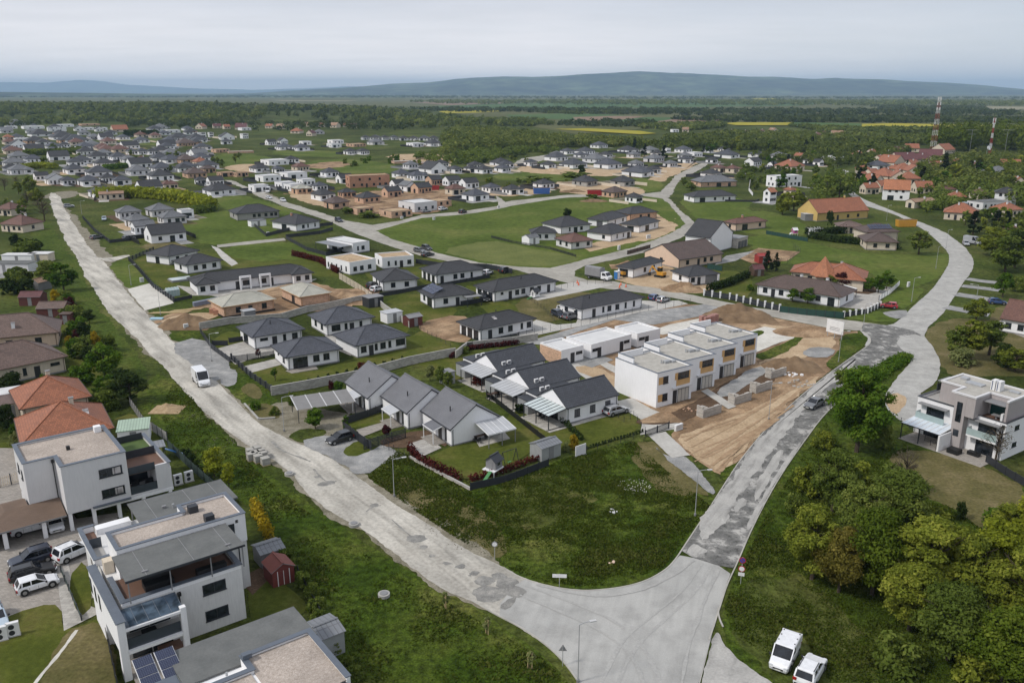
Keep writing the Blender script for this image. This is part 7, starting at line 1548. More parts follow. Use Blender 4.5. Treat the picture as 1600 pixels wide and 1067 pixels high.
EDGE_T = ((1.4,'m_dry'),(1.0,'m_verge'))
for phrase,vil,items in CLUSTERS:
 L_ = []
 for t in items.split():
  c,q = t[0],t[1:].split(','); L_.append((c,float(q[0]),float(q[1]),float(q[2])))
 for code in sorted(set(i[0] for i in L_)):
  same = sorted([i for i in L_ if i[0] == code],key=lambda i: i[1])
  for n,it in enumerate(same):
   lb = STY[code][0] + ' ' + phrase
   if len(same) > 1: lb = STY[code][0] + ', ' + (ORD[n] + (' from left' if n else '')) + ' ' + phrase
   if len(lb.replace('-',' ').split()) > 16: print('LONG',lb)
   far_house(*it,lb,vil,'houses ' + phrase,phrase)
FILL = [(203,12,395,26,'hgfhx','in the uppermost left row'),(210,4,330,30,'hxhgb','in the second left row'),(217,20,395,33,'hhxrh','in the third left row'),(225,8,330,36,'hxhhr','in the fourth left row'),(233,20,330,40,'hghxh','in the fifth left row'),(242,12,320,44,'hxhrh','in the sixth left row'),(252,20,330,48,'hhxhg','in the seventh left row'),(263,12,320,52,'hhgxh','in the eighth left row'),(275,20,300,56,'hxhh','in the ninth left row'),(300,400,470,40,'hf','beside the estate street head'),(262,640,800,34,'hxg','before the ridge scrub'),(247,870,1100,30,'hxh','beside the wood edge')]
for y,x0,x1,st,codes,phrase in FILL:
 L_ = []; x = x0
 while x < x1:
  yy = y + rnd.uniform(-2.5,2.5); c = W(x,yy); w = st * .82; rad = w * (c.y / CF) * .55
  if not any((c.x - b[0]) ** 2 + (c.y + rad - b[1]) ** 2 < (rad + b[2] * .62) ** 2 for b in BLOCK): L_.append((rnd.choice(codes),x,yy,w))
  x += st * rnd.uniform(.55,.8)
 keep = []
 for it in L_:
  if not keep or it[1] - keep[-1][1] > st * .85: keep.append(it)
 for code in sorted(set(i[0] for i in keep)):
  same = [i for i in keep if i[0] == code]
  for n,it in enumerate(same):
   lb = STY[code][0] + ((', ' + ORD[n] + (' from left' if n else '')) if len(same) > 1 else '') + ' ' + phrase
   far_house(*it,lb,0,'houses ' + phrase,phrase)
lay_sheets()
hedge('199,214 247,214',7,7,'l_dark','tall dark conifer row beside the far left houses',leaf=1.2,name='conifer_row'); hedge('44,243 86,242 128,240',4.5,7,'l_mid','wide green thicket between the far left rows',leaf=1.0,name='thicket'); hedge('168,265 200,262',3,5,'l_green','bright green shrub row in the left estate',leaf=.8,name='thicket'); hedge('30,267 60,262 86,264',3.5,6,'l_yellow','yellow-green shrub row at the far left',leaf=.8,name='thicket')
# ---------------------------------------------------------------- woods
def hill_h(x,y):
 """the low wooded ridge behind the left half of the estate"""
 px = 800 + x * CF / max(y,1)
 side = np.clip((700 - px) / 380,0,1) ** .8; t = np.clip((y - 1290) / 620,0,1); back = np.clip((3000 - y) / 900,0,1)
 return 16 * side * (t * t * (3 - 2 * t)) * back
def wooded_ridge():
 nx,ny = 70,40; X = np.linspace(-2600,350,nx); Y = np.linspace(1250,3000,ny); v = []
 for y in Y:
  for x in X: v.append((x,y,hill_h(x,y) - .3 + .6 * (1 if hill_h(x,y) > .01 else 0)))
 idx = np.arange(nx * ny).reshape(ny,nx); f = np.stack([idx[:-1,:-1],idx[:-1,1:],idx[1:,1:],idx[1:,:-1]],-1).reshape(-1,4)
 tag(link(bpy.data.objects.new('wooded_ridge',np_mesh('wooded_ridge',np.array(v),f,MATS['m_ground'],smooth=True))),kind='structure')
wooded_ridge()
def wood(name,region,n,r,h,leaf,per,mat,label,seed=1,hill=False,world=False,gaps=()):
 """a far-off wood that reads as one mass: crowns of its own clumps of leaves, one object"""
 g = np.random.default_rng(seed); poly = [V2(W(*p)) for p in parse(region)] if not world else [Vector(p) for p in region]
 xs = np.array([p.x for p in poly]); ys = np.array([p.y for p in poly]); cl = []
 while len(cl) < n:
  x,y = g.uniform(xs.min(),xs.max()),g.uniform(ys.min(),ys.max()); c = False; j = len(poly) - 1
  for i in range(len(poly)):
   if (ys[i] > y) != (ys[j] > y) and x < (xs[j] - xs[i]) * (y - ys[i]) / (ys[j] - ys[i]) + xs[i]: c = not c
   j = i
  if not c: continue
  if gaps and mnoise.noise((x * .004,y * .004,seed)) > gaps[0]:
   cl.append(None); continue
  q = r * g.uniform(.65,1.3); z0 = hill_h(x,y) if hill else 0; hh = h * g.uniform(.75,1.15); cl.append((x,y,z0 + hh * .58,q,hh * .46))
 cl = [q for q in cl if q]
 v,f,t = leaves(seed,cl,len(cl) * per,leaf,jitter=.35)
 o = link(bpy.data.objects.new(name,np_mesh(name,v,f,MATS[mat],t))); return tag(o,label,'woodland',kind='stuff')
leaf_mat('l_wood',(.020,.027,.009),(.042,.055,.014),(.085,.092,.028)); leaf_mat('l_wood2',(.012,.020,.008),(.028,.040,.013),(.05,.062,.022)); leaf_mat('l_grove',(.04,.06,.008),(.075,.10,.012),(.12,.14,.022))
wood('ridge_forest',[(-2400,1330),(-700,1300),(-250,1330),(-130,1200),(10,1230),(-40,1500),(-190,1900),(-500,2400),(-1200,2700),(-3200,2700)],4600,7.5,10.5,2.5,42,'l_wood','mixed forest covering the low ridge behind the estate',3,True,True,gaps=(.17,))
wood('ridge_forest',[(-2200,1500),(-300,1450),(-100,1500),(-300,2200),(-2900,2500)],700,5,13,2.2,36,'l_wood2','scattered dark conifers rising from the ridge forest',5,True,True)
wood('woodland','690,250 720,238 790,232 900,231 1010,230 1000,223 900,222 830,214 770,206 710,206 690,215 700,232',620,5.5,8,1.3,70,'l_wood','olive woodland between the ridge and the sandy street',7)
wood('woodland','640,248 720,236 800,236 850,232 880,238 800,244 760,256 700,258',220,3.0,4.5,.9,50,'l_mid','scrub in front of the olive woodland',8,gaps=(.15,))
wood('woodland','985,230 1100,225 1200,226 1350,230 1420,240 1400,246 1300,243 1200,237 1100,234 1000,234',260,5,7.5,1.2,70,'l_wood','belt of garden trees behind the far houses',9)
wood('grove','1450,236 1520,238 1640,242 1680,226 1560,222 1470,224',170,7.5,21,1.5,120,'l_grove','tall fresh green grove at the right horizon',10)
wood('woodland','1040,219 1150,211 1300,213 1460,217 1460,228 1300,224 1150,221 1040,224',380,5.5,7,1.5,50,'l_wood','wooded village edge before the yellow fields',12)
wood('woodland','0,196 180,192 300,190 420,196 560,196 640,200 640,206 500,203 400,207 200,201 0,204',330,6,9,1.5,45,'l_wood2','dark garden trees between the old village and the ridge',13,gaps=(.2,))
for i,(reg,n,mt) in enumerate((('640,172 800,172.5 1100,174 1300,175 1700,178 1700,183 1300,181.5 1050,182 900,178 780,176 640,175',800,'l_wood2'),('1050,188 1250,184.5 1520,187.5 1700,189 1700,193.5 1400,193.2 1150,192',600,'l_wood2'),('640,160 1100,158.5 1700,160 1700,166.5 1200,165.5 900,164.5 700,163',1100,'l_wood'),
  ('880,191.5 960,190 1030,193 1010,199 940,200 870,197',110,'l_wood2'),('-100,150 600,150 900,152.5 1700,153 1700,155.5 900,155.5 600,153.5 -100,153',1500,'l_wood2'),('760,188 800,187 850,190 862,197 800,199 760,195',110,'l_wood'),('1350,167 1540,168 1545,176 1420,174',260,'l_wood2'),('820,176 900,175 1000,179 900,180',140,'l_wood'),('1000,197 1130,194 1130,200 1060,206 1000,202',150,'l_wood'),('1230,198 1350,204 1460,203 1460,208 1300,208',180,'l_wood'))):
 wood('far_woodland',reg,n,16 if i in (2,4) else (11 if i < 2 else 7),(11,8,13,6,13,6,9,7,5.5,5.5)[i],5.0 if i in (2,4) else (3.6 if i < 2 else 2.4),18 if i < 5 else 30,mt,'dark woodland strip on the plain below the blue hills',20 + i)
wood('garden_trees','1436,266 1460,254 1520,250 1640,246 1640,318 1560,312 1480,300 1450,306 1438,285',180,3.6,7.5,.75,130,'l_wood','dense garden trees between the roofs at the right edge',41)
wood('garden_trees','1180,244 1300,243 1400,246 1380,256 1330,262 1180,250',110,3.2,5.5,.8,100,'l_wood','garden trees behind the mixed houses',42)
wood('garden_trees','1265,330 1330,318 1330,296 1296,280 1275,300',16,3.6,8,.7,200,'l_mid','trees behind the yellow house',43)
wood('garden_trees','1440,334 1500,322 1500,310 1450,312',34,2.4,4.0,.6,140,'l_mid','shrubs in front of the tan-roofed house',44)
wood('garden_trees','1440,300 1480,290 1540,296 1600,305 1640,322 1640,332 1560,318 1490,318',60,3.2,6,.7,140,'l_mid','garden trees behind the grey flat-roofed house',45)
wood('garden_trees','1140,262 1230,272 1200,292 1180,306 1160,290',24,2.4,4,.6,140,'l_mid','garden shrubs beside the white block house',46)
DK = [('broad','l_mid'),('broad','l_olive'),('broad','l_green'),('tall','l_mid'),('broad','l_wood')]
LBK = {'l_mid': 'mid green','l_olive': 'olive','l_green': 'fresh green','l_wood': 'dull olive-green','l_conifer': 'dark','l_dark': 'dark','l_twig': 'bare twiggy'}
def scat(region,n,kinds,where,hm,seed,lod=3):
 for kd,mt in kinds:
  nm = {'conifer': 'conifer','bush': 'shrub','column': 'cypress'}.get(kd,'slender tree' if kd == 'tall' else ('tree' if kd == 'bare' else 'leafy tree'))
  scatter(region,max(1,n // len(kinds)),[(kd,mt)],f'{LBK[mt]} {nm} {where}',f'{LBK[mt]} {nm}s {where}',hm,lod,seed); seed += 17
CF_ = [('conifer','l_conifer')]
scat('1330,290 1350,262 1400,256 1470,262 1600,262 1600,318 1560,312 1480,300 1440,318 1400,322 1345,310',48,DK + CF_,'among the orange roofs on the right',(6,10),101)
scat('1470,330 1560,345 1600,352 1600,400 1560,388 1500,362 1450,340',18,DK,'in the gardens above the right road bend',(4,7),111)
scat('1180,246 1300,244 1420,246 1340,262 1320,280 1290,300 1180,300 1160,275',36,DK + CF_,'among the mixed houses beside the upper right road',(4,8),121)
scat('990,233 1180,226 1400,232 1420,245 1200,242 1000,240',40,DK + CF_ + CF_,'in the tree belt behind the far street',(6,11),131)
scat('640,258 720,244 800,244 830,252 790,258 700,264 640,268',24,[('bush','l_mid'),('bush','l_olive'),('bush','l_dark')],'on the rough meadow behind the brick plots',(2,4),141)
scat('525,256 610,244 640,248 600,258 540,262',14,[('bush','l_mid'),('bush','l_green')],'on the meadow near the low brick walls',(2,4),151)
scat('0,275 50,278 62,300 60,345 20,345 0,340',14,[('broad','l_olive'),('bare','l_twig'),('broad','l_mid')],'in the scrub at the left edge',(5,8),161,2)
scat('0,370 55,385 75,440 60,470 30,480 0,480',12,[('bush','l_mid'),('broad','l_mid'),('bush','l_dark')],'in the allotments on the left edge',(2.5,5),171,2)
scat('40,225 180,236 330,250 330,268 200,275 60,262',16,[('bush','l_mid'),('broad','l_mid')],'between the rows of the left estate',(2.5,5),181)
scat('300,250 380,246 400,262 330,266',5,[('broad','l_mid')],'on the green beyond the left rows',(5,7),191)
scat('640,288 700,284 790,284 860,278 900,286 800,296 700,294',10,[('bush','l_mid'),('bush','l_olive')],'on the bare plots before the sandy street',(1.5,3),201)
scat('1400,270 1600,285 1600,300 1440,296',12,[('broad','l_mid'),('broad','l_olive')],'behind the dormer house on the right',(6,9),211)
scat('95,470 125,480 178,560 205,625 150,645 112,560',21,[('bush','l_mid'),('bush','l_green'),('small','l_dark')],'in the gardens beside the left meadow',(2,4),221,1)
for x,y,h,w,lb in ((545,334,10,26,'roadside weed clump beside the roofless brick shells, left'),(575,340,10,40,'long weed clump beside the roofless brick shells'),(840,283,8,60,'wide weed bank on the bare plots of the sandy street'),(900,277,8,60,'dark weed bank behind the hipped shells'),(925,312,8,30,'weed mound at the end of the green field')): P('bush','l_mid',x,y,h,lb,w,2)
# ---------------------------------------------------------------- masts
def mast(px,py,h,label,w0,w1,seg,panels):
 c = W(px,py); r = empty('lattice_mast',label,'mast',(c.x,c.y,0)); n = seg
 for k in range(n):
  mb = MB(); z0,z1 = h * k / n,h * (k + 1) / n; a = w0 + (w1 - w0) * k / n; b = w0 + (w1 - w0) * (k + 1) / n
  C0 = [(-a,-a,z0),(a,-a,z0),(a,a,z0),(-a,a,z0)]; C1 = [(-b,-b,z1),(b,-b,z1),(b,b,z1),(-b,b,z1)]
  for i in range(4):
   j = (i + 1) % 4; mb.beam(C0[i],C1[i],.15,.15); mb.beam(C0[i],C1[j],.05,.05); mb.beam(C0[j],C1[i],.05,.05); mb.beam(C1[i],C1[j],.09,.09)
  mb.build('lattice_section',MATS['t_red' if k % 2 == 0 else 't_white'],r)
 for k in range(panels):
  z = h * (1 - .055 * (k // 4) * 1.6) - 1.5; q = MB(); a = k * 1.571 + .3; x,y = math.cos(a) * (w1 + .7),math.sin(a) * (w1 + .7); q.box(x - .3,x + .3,y - .2,y + .2,z - 1.2,z + 1.2); q.build('antenna',MATS['t_white'],r)
mast(1457,238,45.5,'tall red and white lattice mast with antennas above the village roofs',1.9,.8,10,12)
mast(1546,240,29,'slender pale mast standing in front of the right-hand grove',.7,.35,7,6)
def yagi(px,py,h,label):
 c = W(px,py); r = empty('aerial',label,'aerial',(c.x,c.y,0)); q = MB(); q.tube([(0,0,0),(0,0,h)],.08,6); q.build('pole',MATS['t_galv'],r)
 q = MB(); q.beam((-4,0,h),(4,0,h),.1,.1); [q.beam((x,-2,h),(x,2,h),.08,.08) for x in (-4,-2.5,-1,.5,2,3.5)]; q.beam((-3,0,h - 3),(3,0,h - 3),.1,.1); q.build('antenna',MATS['t_galv'],r)
yagi(1513,250,22,'large radio aerial before the grove, left of the slender mast'); yagi(1568,250,22,'large radio aerial before the grove, right of the slender mast')
def dish(px,py):
 c = W(px,py); r = empty('satellite_dish','white satellite dish on a post among the trees below the grove','dish',(c.x,c.y,0)); q = MB(); q.tube([(0,0,0),(0,0,7.2)],.15,8); q.build('post',MATS['t_galv'],r)
 q = MB(); q.tube([(0,0,8.2),(.3,-.4,8.5),(.8,-1.0,8.9)],[.3,1.3,1.9],18); q.build('dish',MATS['t_white'],r)
dish(1540,250)
# ---------------------------------------------------------------- fences, walls, lamps, signs and the small things
def fence(pts,h,style,label,step=2.2,name='fence',cat='fence',mat='t_anthracite',posts=True,pw=.1):
 Pp = [V2(W(*p)) for p in (parse(pts) if isinstance(pts,str) else pts)]
 c = Pp[0]; r = empty(name,label,cat,(c.x,c.y,0)); panels = MB(); pp = []
 for i in range(len(Pp) - 1):
  a,b = Pp[i] - c,Pp[i + 1] - c; L_ = (b - a).length; n = max(1,round(L_ / step)); d = (b - a).normalized(); nn = Vector((-d.y,d.x))
  for k in range(n):
   p,q = a + (b - a) * (k / n),a + (b - a) * ((k + 1) / n); pp.append(p); e = d * .06
   p2,q2 = p + e,q - e
   if style == 'panel': panels.beam((*p2,h * .52),(*q2,h * .52),.04,h * .92)
   elif style == 'slat':
    m = 7
    for j in range(m): z = h * (.1 + .85 * j / (m - 1)); panels.beam((*p2,z),(*q2,z),.03,h * .085)
   elif style == 'picket':
    l = (q2 - p2).length; m = max(3,int(l / .22))
    for z in (h * .2,h * .85): panels.beam((*p2,z),(*q2,z),.04,.06)
    for j in range(m): s = p2 + d * (l * (j + .5) / m); panels.beam((*s,.08),(*s,h),.09,.025)
   elif style == 'wire':
    for z in (h * .05,h * .35,h * .65,h * .97): panels.beam((*p2,z),(*q2,z),.012,.014)
   elif style == 'mesh':
    panels.beam((*p2,h * .5),(*q2,h * .5),.015,h * .96)
   elif style == 'block': panels.beam((*p,h * .5),(*q,h * .5),.22,h);
   elif style == 'pillar': panels.beam((*p2,h * .2),(*q2,h * .2),.2,h * .4); panels.beam((*p2,h * .68),(*q2,h * .68),.04,h * .5,1)
 pp.append(Pp[-1] - c)
 panels.build({'wire': 'wire_mesh','block': 'wall_body','mesh': 'screen','pillar': 'low_wall'}.get(style,'panel'),[MATS[mat],MATS['t_anthracite']],r)
 if posts and style != 'block':
  if len(pp) > 98: pp = pp[::2]
  me = {}
  for p in pp:
   if 'post' not in me:
    q = MB(); w = {'pillar': .38,'wire': .06}.get(style,pw); hh = h * (1.06 if style != 'wire' else 1.0) + .03; q.box(-w / 2,w / 2,-w / 2,w / 2,0,hh);
    if style == 'pillar': q.box(-w / 2 - .05,w / 2 + .05,-w / 2 - .05,w / 2 + .05,hh + .001,hh + .06)
    me['post'] = q.mesh('post',MATS['w_white' if style == 'pillar' else ('t_concrete' if style == 'slatc' else 't_anthracite')])
   o = link(bpy.data.objects.new('post',me['post']),r); o.location = (p.x,p.y,0)
 elif style == 'block':
  cap = MB()
  for i in range(len(Pp) - 1): cap.beam((*(Pp[i] - c),h + .035),(*(Pp[i + 1] - c),h + .035),.3,.06)
  cap.build('coping',MATS['t_concrete'],r)
 return r
fence('313,520 330,545 360,567',1.2,'panel','dark sheet fence from the brick pallets down to the bungalow gate',mat='t_anthracite')
fence('362,562 392,590 424,612',1.2,'slat','grey slatted fence with concrete pillars along the roadside bungalow lawn',pw=.3,step=2.4)
fence('366,566 428,558',1.3,'slat','slatted dark fence along the drive of the terrace-door bungalow')
fence('332,540 356,540',1.1,'panel','short dark screen on the front lawn of the drive bungalow, left')
fence('358,536 386,532',1.1,'panel','short dark screen on the front lawn of the drive bungalow, right')
fence('312,515 360,506 440,500 480,488 505,484 580,468',1.5,'block','grey block wall between the brick shells and the blue-grey bungalows',name='garden_wall',cat='wall',mat='w_concrete_block')
fence('424,618 480,608 560,592 640,570 700,558 712,556',1.6,'block','long grey block wall behind the terraced gable houses',name='garden_wall',cat='wall',mat='w_concrete_block')
fence('712,560 730,546 800,538 840,532',1.5,'block','grey block wall behind the slate gable houses',name='garden_wall',cat='wall',mat='w_concrete_block')
fence('585,470 600,484 640,512',1.4,'block','block wall running down beside the open lawn',name='garden_wall',cat='wall',mat='w_concrete_block')
fence('530,436 560,454 582,470',1.9,'slat','pale timber slat wall beside the cross-hipped bungalow',mat='w_cream',step=3)
fence('582,466 620,460 680,448',1.1,'panel','dark panel fence in front of the cross-hipped bungalow')
fence('680,452 700,446 765,434',1.0,'panel','dark panel fence below the bungalow with parked cars')
fence('720,478 745,474 808,462',1.2,'panel','dark panel fence beside the solar house carport')
fence('652,512 668,522 704,542 724,544',.9,'wire','wire fence round the bare earth plot')
fence('722,548 770,540 811,530',1.5,'slat','dark slatted fence in front of the earth-plot bungalow')
fence('810,530 860,518 908,510 1000,488 1078,476',1.6,'wire','tall wire fence along the long concrete drive',step=2.6)
fence('818,462 850,484 866,502',.9,'wire','wire fence between the dry lawns')
fence('858,457 905,446 955,443',1.4,'wire','wire fence along the street end of the concrete drive',step=2.6)
fence('537,672 560,690 580,704',1.5,'panel','dark sheet fence from the carport awning to the sliding gate')
fence('538,664 575,652 600,642',1.3,'panel','dark screen fence at the terrace of the rear gable house')
fence('569,703 634,684',1.5,'slat','dark slatted fence with white stripe beside the middle gable house')
fence('600,700 640,720',1.3,'wire','wire gate panel on the drive of the nearest gable house',name='gate',cat='gate',step=1.3,pw=.12)
fence('640,716 735,766',.35,'block','low kerb wall below the red hedge',name='garden_wall',cat='wall',mat='w_block')
fence('735,766 790,754 857,728',1.1,'panel','dark panel fence behind the playhouse on the grass corner')
fence('760,618 800,650 850,690 866,702',1.0,'panel','dark garden fence running between the gable and slate houses',mat='t_black')
fence('900,712 950,698 1008,682',1.0,'wire','thin wire fence along the slate house lawn above the meadow')
fence('1008,684 1045,670',1.2,'picket','dark barred gate across the concrete drive',name='gate',cat='gate',pw=.14)
fence('950,640 975,660 985,655',1.0,'wire','wire fence post row beside the silver estate car')
fence('990,650 1008,676',.9,'wire','wire fence at the edge of the concrete drive by the gate')
fence('202,408 214,420 240,450 272,472',1.3,'slat','curved grey slatted fence with concrete pillars beside the white sand yard',pw=.32,step=2.4)
fence('240,392 202,408',1.2,'slat','grey slatted fence running up to the small hipped bungalows',pw=.32,step=2.4)
fence('272,472 300,466',.9,'panel','dark fence end beside the greenhouse frame')
fence('130,342 148,362 172,380',1.2,'slat','grey slatted fence along the drive at the top of the dirt road',pw=.3,step=3)
fence('172,380 210,376',1.2,'panel','dark panel fence beside the gable house near the dirt road')
fence('330,448 460,430 486,438',.9,'panel','dark low fence in front of the wide duplex',mat='t_black')
fence('393,350 416,370 455,360 520,352',1.3,'panel','dark board fence round the grey-hipped bungalow on the field')
fence('447,374 480,392 510,400 545,390',1.3,'panel','dark board fence round the split-level cube house')
fence('447,372 500,366 520,360',1.3,'panel','dark board fence behind the split-level cube house')
fence('650,412 690,418 760,420 800,428',1.5,'panel','dark garden fence along the cross street behind the parked cars')
fence('768,372 800,380 860,390 900,402',.9,'picket','dark garden fence in the green field beside the red-brown roof')
fence('1100,462 1125,466 1140,468 1218,486',1.5,'pillar','white pillared wall with brown panels along the cross street')
fence('1218,488 1260,493 1318,498',1.6,'mesh','green mesh fence in front of the long brown bungalow',mat='t_greenmesh') if plain('t_greenmesh',(.012,.05,.04),.7) else None
fence('1318,496 1355,490 1375,480',1.3,'pillar','white pillared wall with dark grilles beside the red car')
fence('1373,470 1390,460 1405,446',1.3,'picket','white picket fence beside the clipped round trees',mat='w_white')
fence('1105,420 1128,424',1.6,'mesh','green screen between the peach bungalow and the new bungalows',mat='t_greenmesh')
fence('1197,366 1230,372 1262,378',1.4,'mesh','green screen along the lawn below the pink playhouse',mat='t_greenmesh')
fence('1170,402 1230,412 1250,395 1240,388',1.6,'wire','wire fence round the brown sand court')
fence('980,398 1016,388',1.3,'panel','brown board fence beside the street and the peach bungalow',mat='t_brown')
fence('1172,285 1170,298 1176,306',1.4,'block','white garden wall down beside the far white bungalow',name='garden_wall',cat='wall',mat='w_white')
fence('1114,315 1180,316 1186,314',1.0,'panel','dark low fence in front of the far white bungalow')
fence('203,633 225,665 262,690',1.5,'picket','pale curved board fence with dark posts above the meadow',mat='t_concrete',step=1.6)
fence('263,700 300,735 340,770 365,792',1.4,'mesh','dark green wire mesh fence along the meadow behind the apartment houses',mat='t_greenmesh2') if plain('t_greenmesh2',(.03,.05,.045),.7) else None
fence('0,762 36,752',1.5,'picket','pale picket fence beside the brown carport',mat='w_cream',step=1.6)
fence('96,895 128,970',.8,'mesh','dark low fence with hedge beside the paved path',mat='t_greenmesh2'); fence('165,985 185,1080',1.5,'mesh','black fence screen left of the ground floor terrace',mat='t_black')
fence('1395,655 1420,668 1462,704',1.0,'wire','wire fence below the modern house pergola',step=1.6); fence('1540,722 1570,742 1600,760',1.2,'panel','dark sheet fence in the garden right of the modern house')
fence('466,900 485,935 500,965',1.2,'mesh','dark mesh fence behind the red shed',mat='t_black')
fence([(987,620),(974,598)],2.5,'block','low white garden wall at the blank end of the white cube row',name='garden_wall',cat='wall',mat='w_white')
def lamp(px,py,h,aim,label,arm=1.2):
 c = W(px,py); r = empty('street_lamp',label,'street lamp',(c.x,c.y,0),aim)
 q = MB(); q.tube([(0,0,0),(0,0,1.2),(0,0,h)],[.06,.05,.035],10); q.tube([(0,0,h),(arm * .4,0,h + .12),(arm,0,h + .16)],[.045,.04,.035],8); q.build('pole',MATS['t_galv'],r)
 q = MB(); q.box(arm - .05,arm + .55,-.12,.12,h + .1,h + .19); q.box(arm + .05,arm + .5,-.09,.09,h + .07,h + .098,1); q.build('lamp_head',[MATS['t_lamp'],MATS['t_white']],r)
 q = MB(); q.tube([(0,0,0),(0,0,.35)],.14,10); q.build('base',MATS['t_grey'],r)
plain('t_lamp',(.55,.55,.55),.4)
lamp(903,1066,5.9,.3,'tall street lamp at the junction, nearest the camera',1.0); lamp(616,776,5.2,.3,'street lamp on the verge beside the pale dirt road and gravel drive'); lamp(1086,806,6.0,.1,'street lamp at the grass corner beside the grey gravel path'); lamp(1201,656,6.0,.2,'street lamp on the sandy bank beside the broken asphalt road')
lamp(1310,566,6.0,.2,'street lamp beside the white hoarding at the crossroads'); lamp(1348,518,6.0,.5,'street lamp at the inner corner of the crossroads'); lamp(1424,472,6.0,.3,'street lamp on the lawn above the red car'); lamp(1462,420,6.5,.4,'street lamp near the road bend by the green lawn'); lamp(1523,484,6.0,2.8,'street lamp among the gravel drives on the right')
lamp(444,674,5.5,.3,'street lamp beside the rough verge bed near the carport awning'); lamp(331,565,5.5,.3,'street lamp at the bungalow gate on the gravel apron'); lamp(251,492,5.5,.3,'street lamp at the corner of the white sand yard'); lamp(205,446,5.5,.3,'street lamp on the verge above the white sand yard'); lamp(1478,388,6,.4,'street lamp at the outer road bend'); lamp(1385,345,6,.4,'street lamp beside the orange container')
lamp(128,335,5.5,.3,'street lamp at the top drive of the dirt road')
def sign(px,py,h,label,kind):
 c = W(px,py); r = empty('road_sign',label,'road sign',(c.x,c.y,0),math.atan2(-c.x,c.y) + (0 if kind != 'tri' else 3.14)); q = MB(); q.tube([(0,0,0),(0,0,h)],.035,8); q.build('post',MATS['t_galv'],r)
 def disc(z,rad,m1,m2,k=20,name='sign_plate'):
  b = MB(); b.extrude([(rad * math.cos(2 * math.pi * i / k + (math.pi / 2 if k == 3 else 0)),rad * math.sin(2 * math.pi * i / k + (math.pi / 2 if k == 3 else 0))) for i in range(k)],(0,-.06,z),(1,0,0),(0,0,1),(0,1,0),.02); o = b.build(name,MATS[m1],r)
  b = MB(); q = rad * .76; b.extrude([(q * math.cos(2 * math.pi * i / k + (math.pi / 2 if k == 3 else 0)),q * math.sin(2 * math.pi * i / k + (math.pi / 2 if k == 3 else 0))) for i in range(k)],(0,-.068,z),(1,0,0),(0,0,1),(0,1,0),.006); b.build('sign_face',MATS[m2],o); return o
 if kind == 'nostop':
  o = disc(h - .35,.36,'c_red','s_blue'); b = MB(); b.beam((-.24,-.075,h - .35 + .24),(.24,-.075,h - .35 - .24),.012,.07); b.build('sign_bar',MATS['c_red'],o)
  o = disc(h - 1.35,.36,'c_red','t_white'); part(o,'supplementary_plate','t_white',(-.32,.32,-.066,-.045,h - 2.2,h - 1.8))
 elif kind == 'street': part(r,'name_plate','t_white',(-.75,.75,-.05,-.02,h - .4,h))
 elif kind == 'tri': disc(h - .3,.45,'t_grey','t_grey',3)
 elif kind == 'blank': disc(h - .35,.34,'t_grey','t_white')
plain('s_blue',(.03,.06,.30),.5)
sign(1157,912,3.2,'blue no-stopping sign above a round white sign beside the broken road','nostop'); sign(874,916,1.5,'small white street name plate on the rounded grass corner','street'); sign(773,874,2.3,'round white road sign on the verge before the patched surface','blank'); sign(879,1040,2.1,'grey triangular road sign seen from behind beside the junction','tri')
def hoarding():
 a,b = W(1290,526),W(1316,532.5); c = (a + b) / 2; d = b - a; L_ = d.length; r = empty('hoarding','white advertising hoarding on posts at the crossroads corner','hoarding',(c.x,c.y,0),math.atan2(d.y,d.x))
 part(r,'board','t_white',(-L_ / 2,L_ / 2,-.06,.06,1.2,4.0));
 for k in range(3): part(r,'print_line','t_grey',(-L_ * .3,L_ * .3,-.066,-.061,1.8 + k * .3,1.9 + k * .3))
 for x in (-L_ / 2 + .3,0,L_ / 2 - .3): part(r,'post','t_galv',(x - .06,x + .06,.07,.19,0,4.1))
hoarding()
def slabboard(px,py,label): c = W(px,py); r = empty('white_board',label,'board',(c.x,c.y,0),ANG0); part(r,'panel','t_white',(-1.0,1.0,-.05,.05,.1,1.7)); part(r,'foot','t_grey',(-1.1,1.1,-.2,.2,0,.09))
slabboard(907,712,'white board standing beside the yellow-flowering bush');
def awning(px,py,lx,ly,h,ang,mat,label):
 c = W(px,py); r = empty('carport',label,'carport',(c.x,c.y,0),ang); b = MB(); n = 4
 for k in range(n): x0 = -lx / 2 + lx * k / n; b.face([(x0 + .06,-ly / 2,h),(x0 + lx / n - .06,-ly / 2,h),(x0 + lx / n - .06,ly / 2,h + .35),(x0 + .06,ly / 2,h + .35)])
 for k in range(n + 1): x0 = -lx / 2 + lx * k / n; b.beam((x0,-ly / 2,h),(x0,ly / 2,h + .35),.14,.08,1)
 ro = b.build('roof',[MATS[mat],MATS['t_lamp']],r)
 for x in (-lx / 2 + .1,lx / 2 - .1):
  for y in (-ly / 2 + .1,ly / 2 - .1): q = MB(); q.beam((x,y,0),(x,y,h),.1,.1); q.build('post',MATS['t_anthracite'],ro)
awning(506,646,9.2,5.6,2.3,ANG0 - .25,'t_midgrey','carport with grey sheet awning beside the block wall and round tree') if plain('t_midgrey',(.20,.195,.19),.6) else None
awning(1320,465,4.6,3.6,2.3,ANG0,'t_white','white canopy on the terrace behind the long brown bungalow')
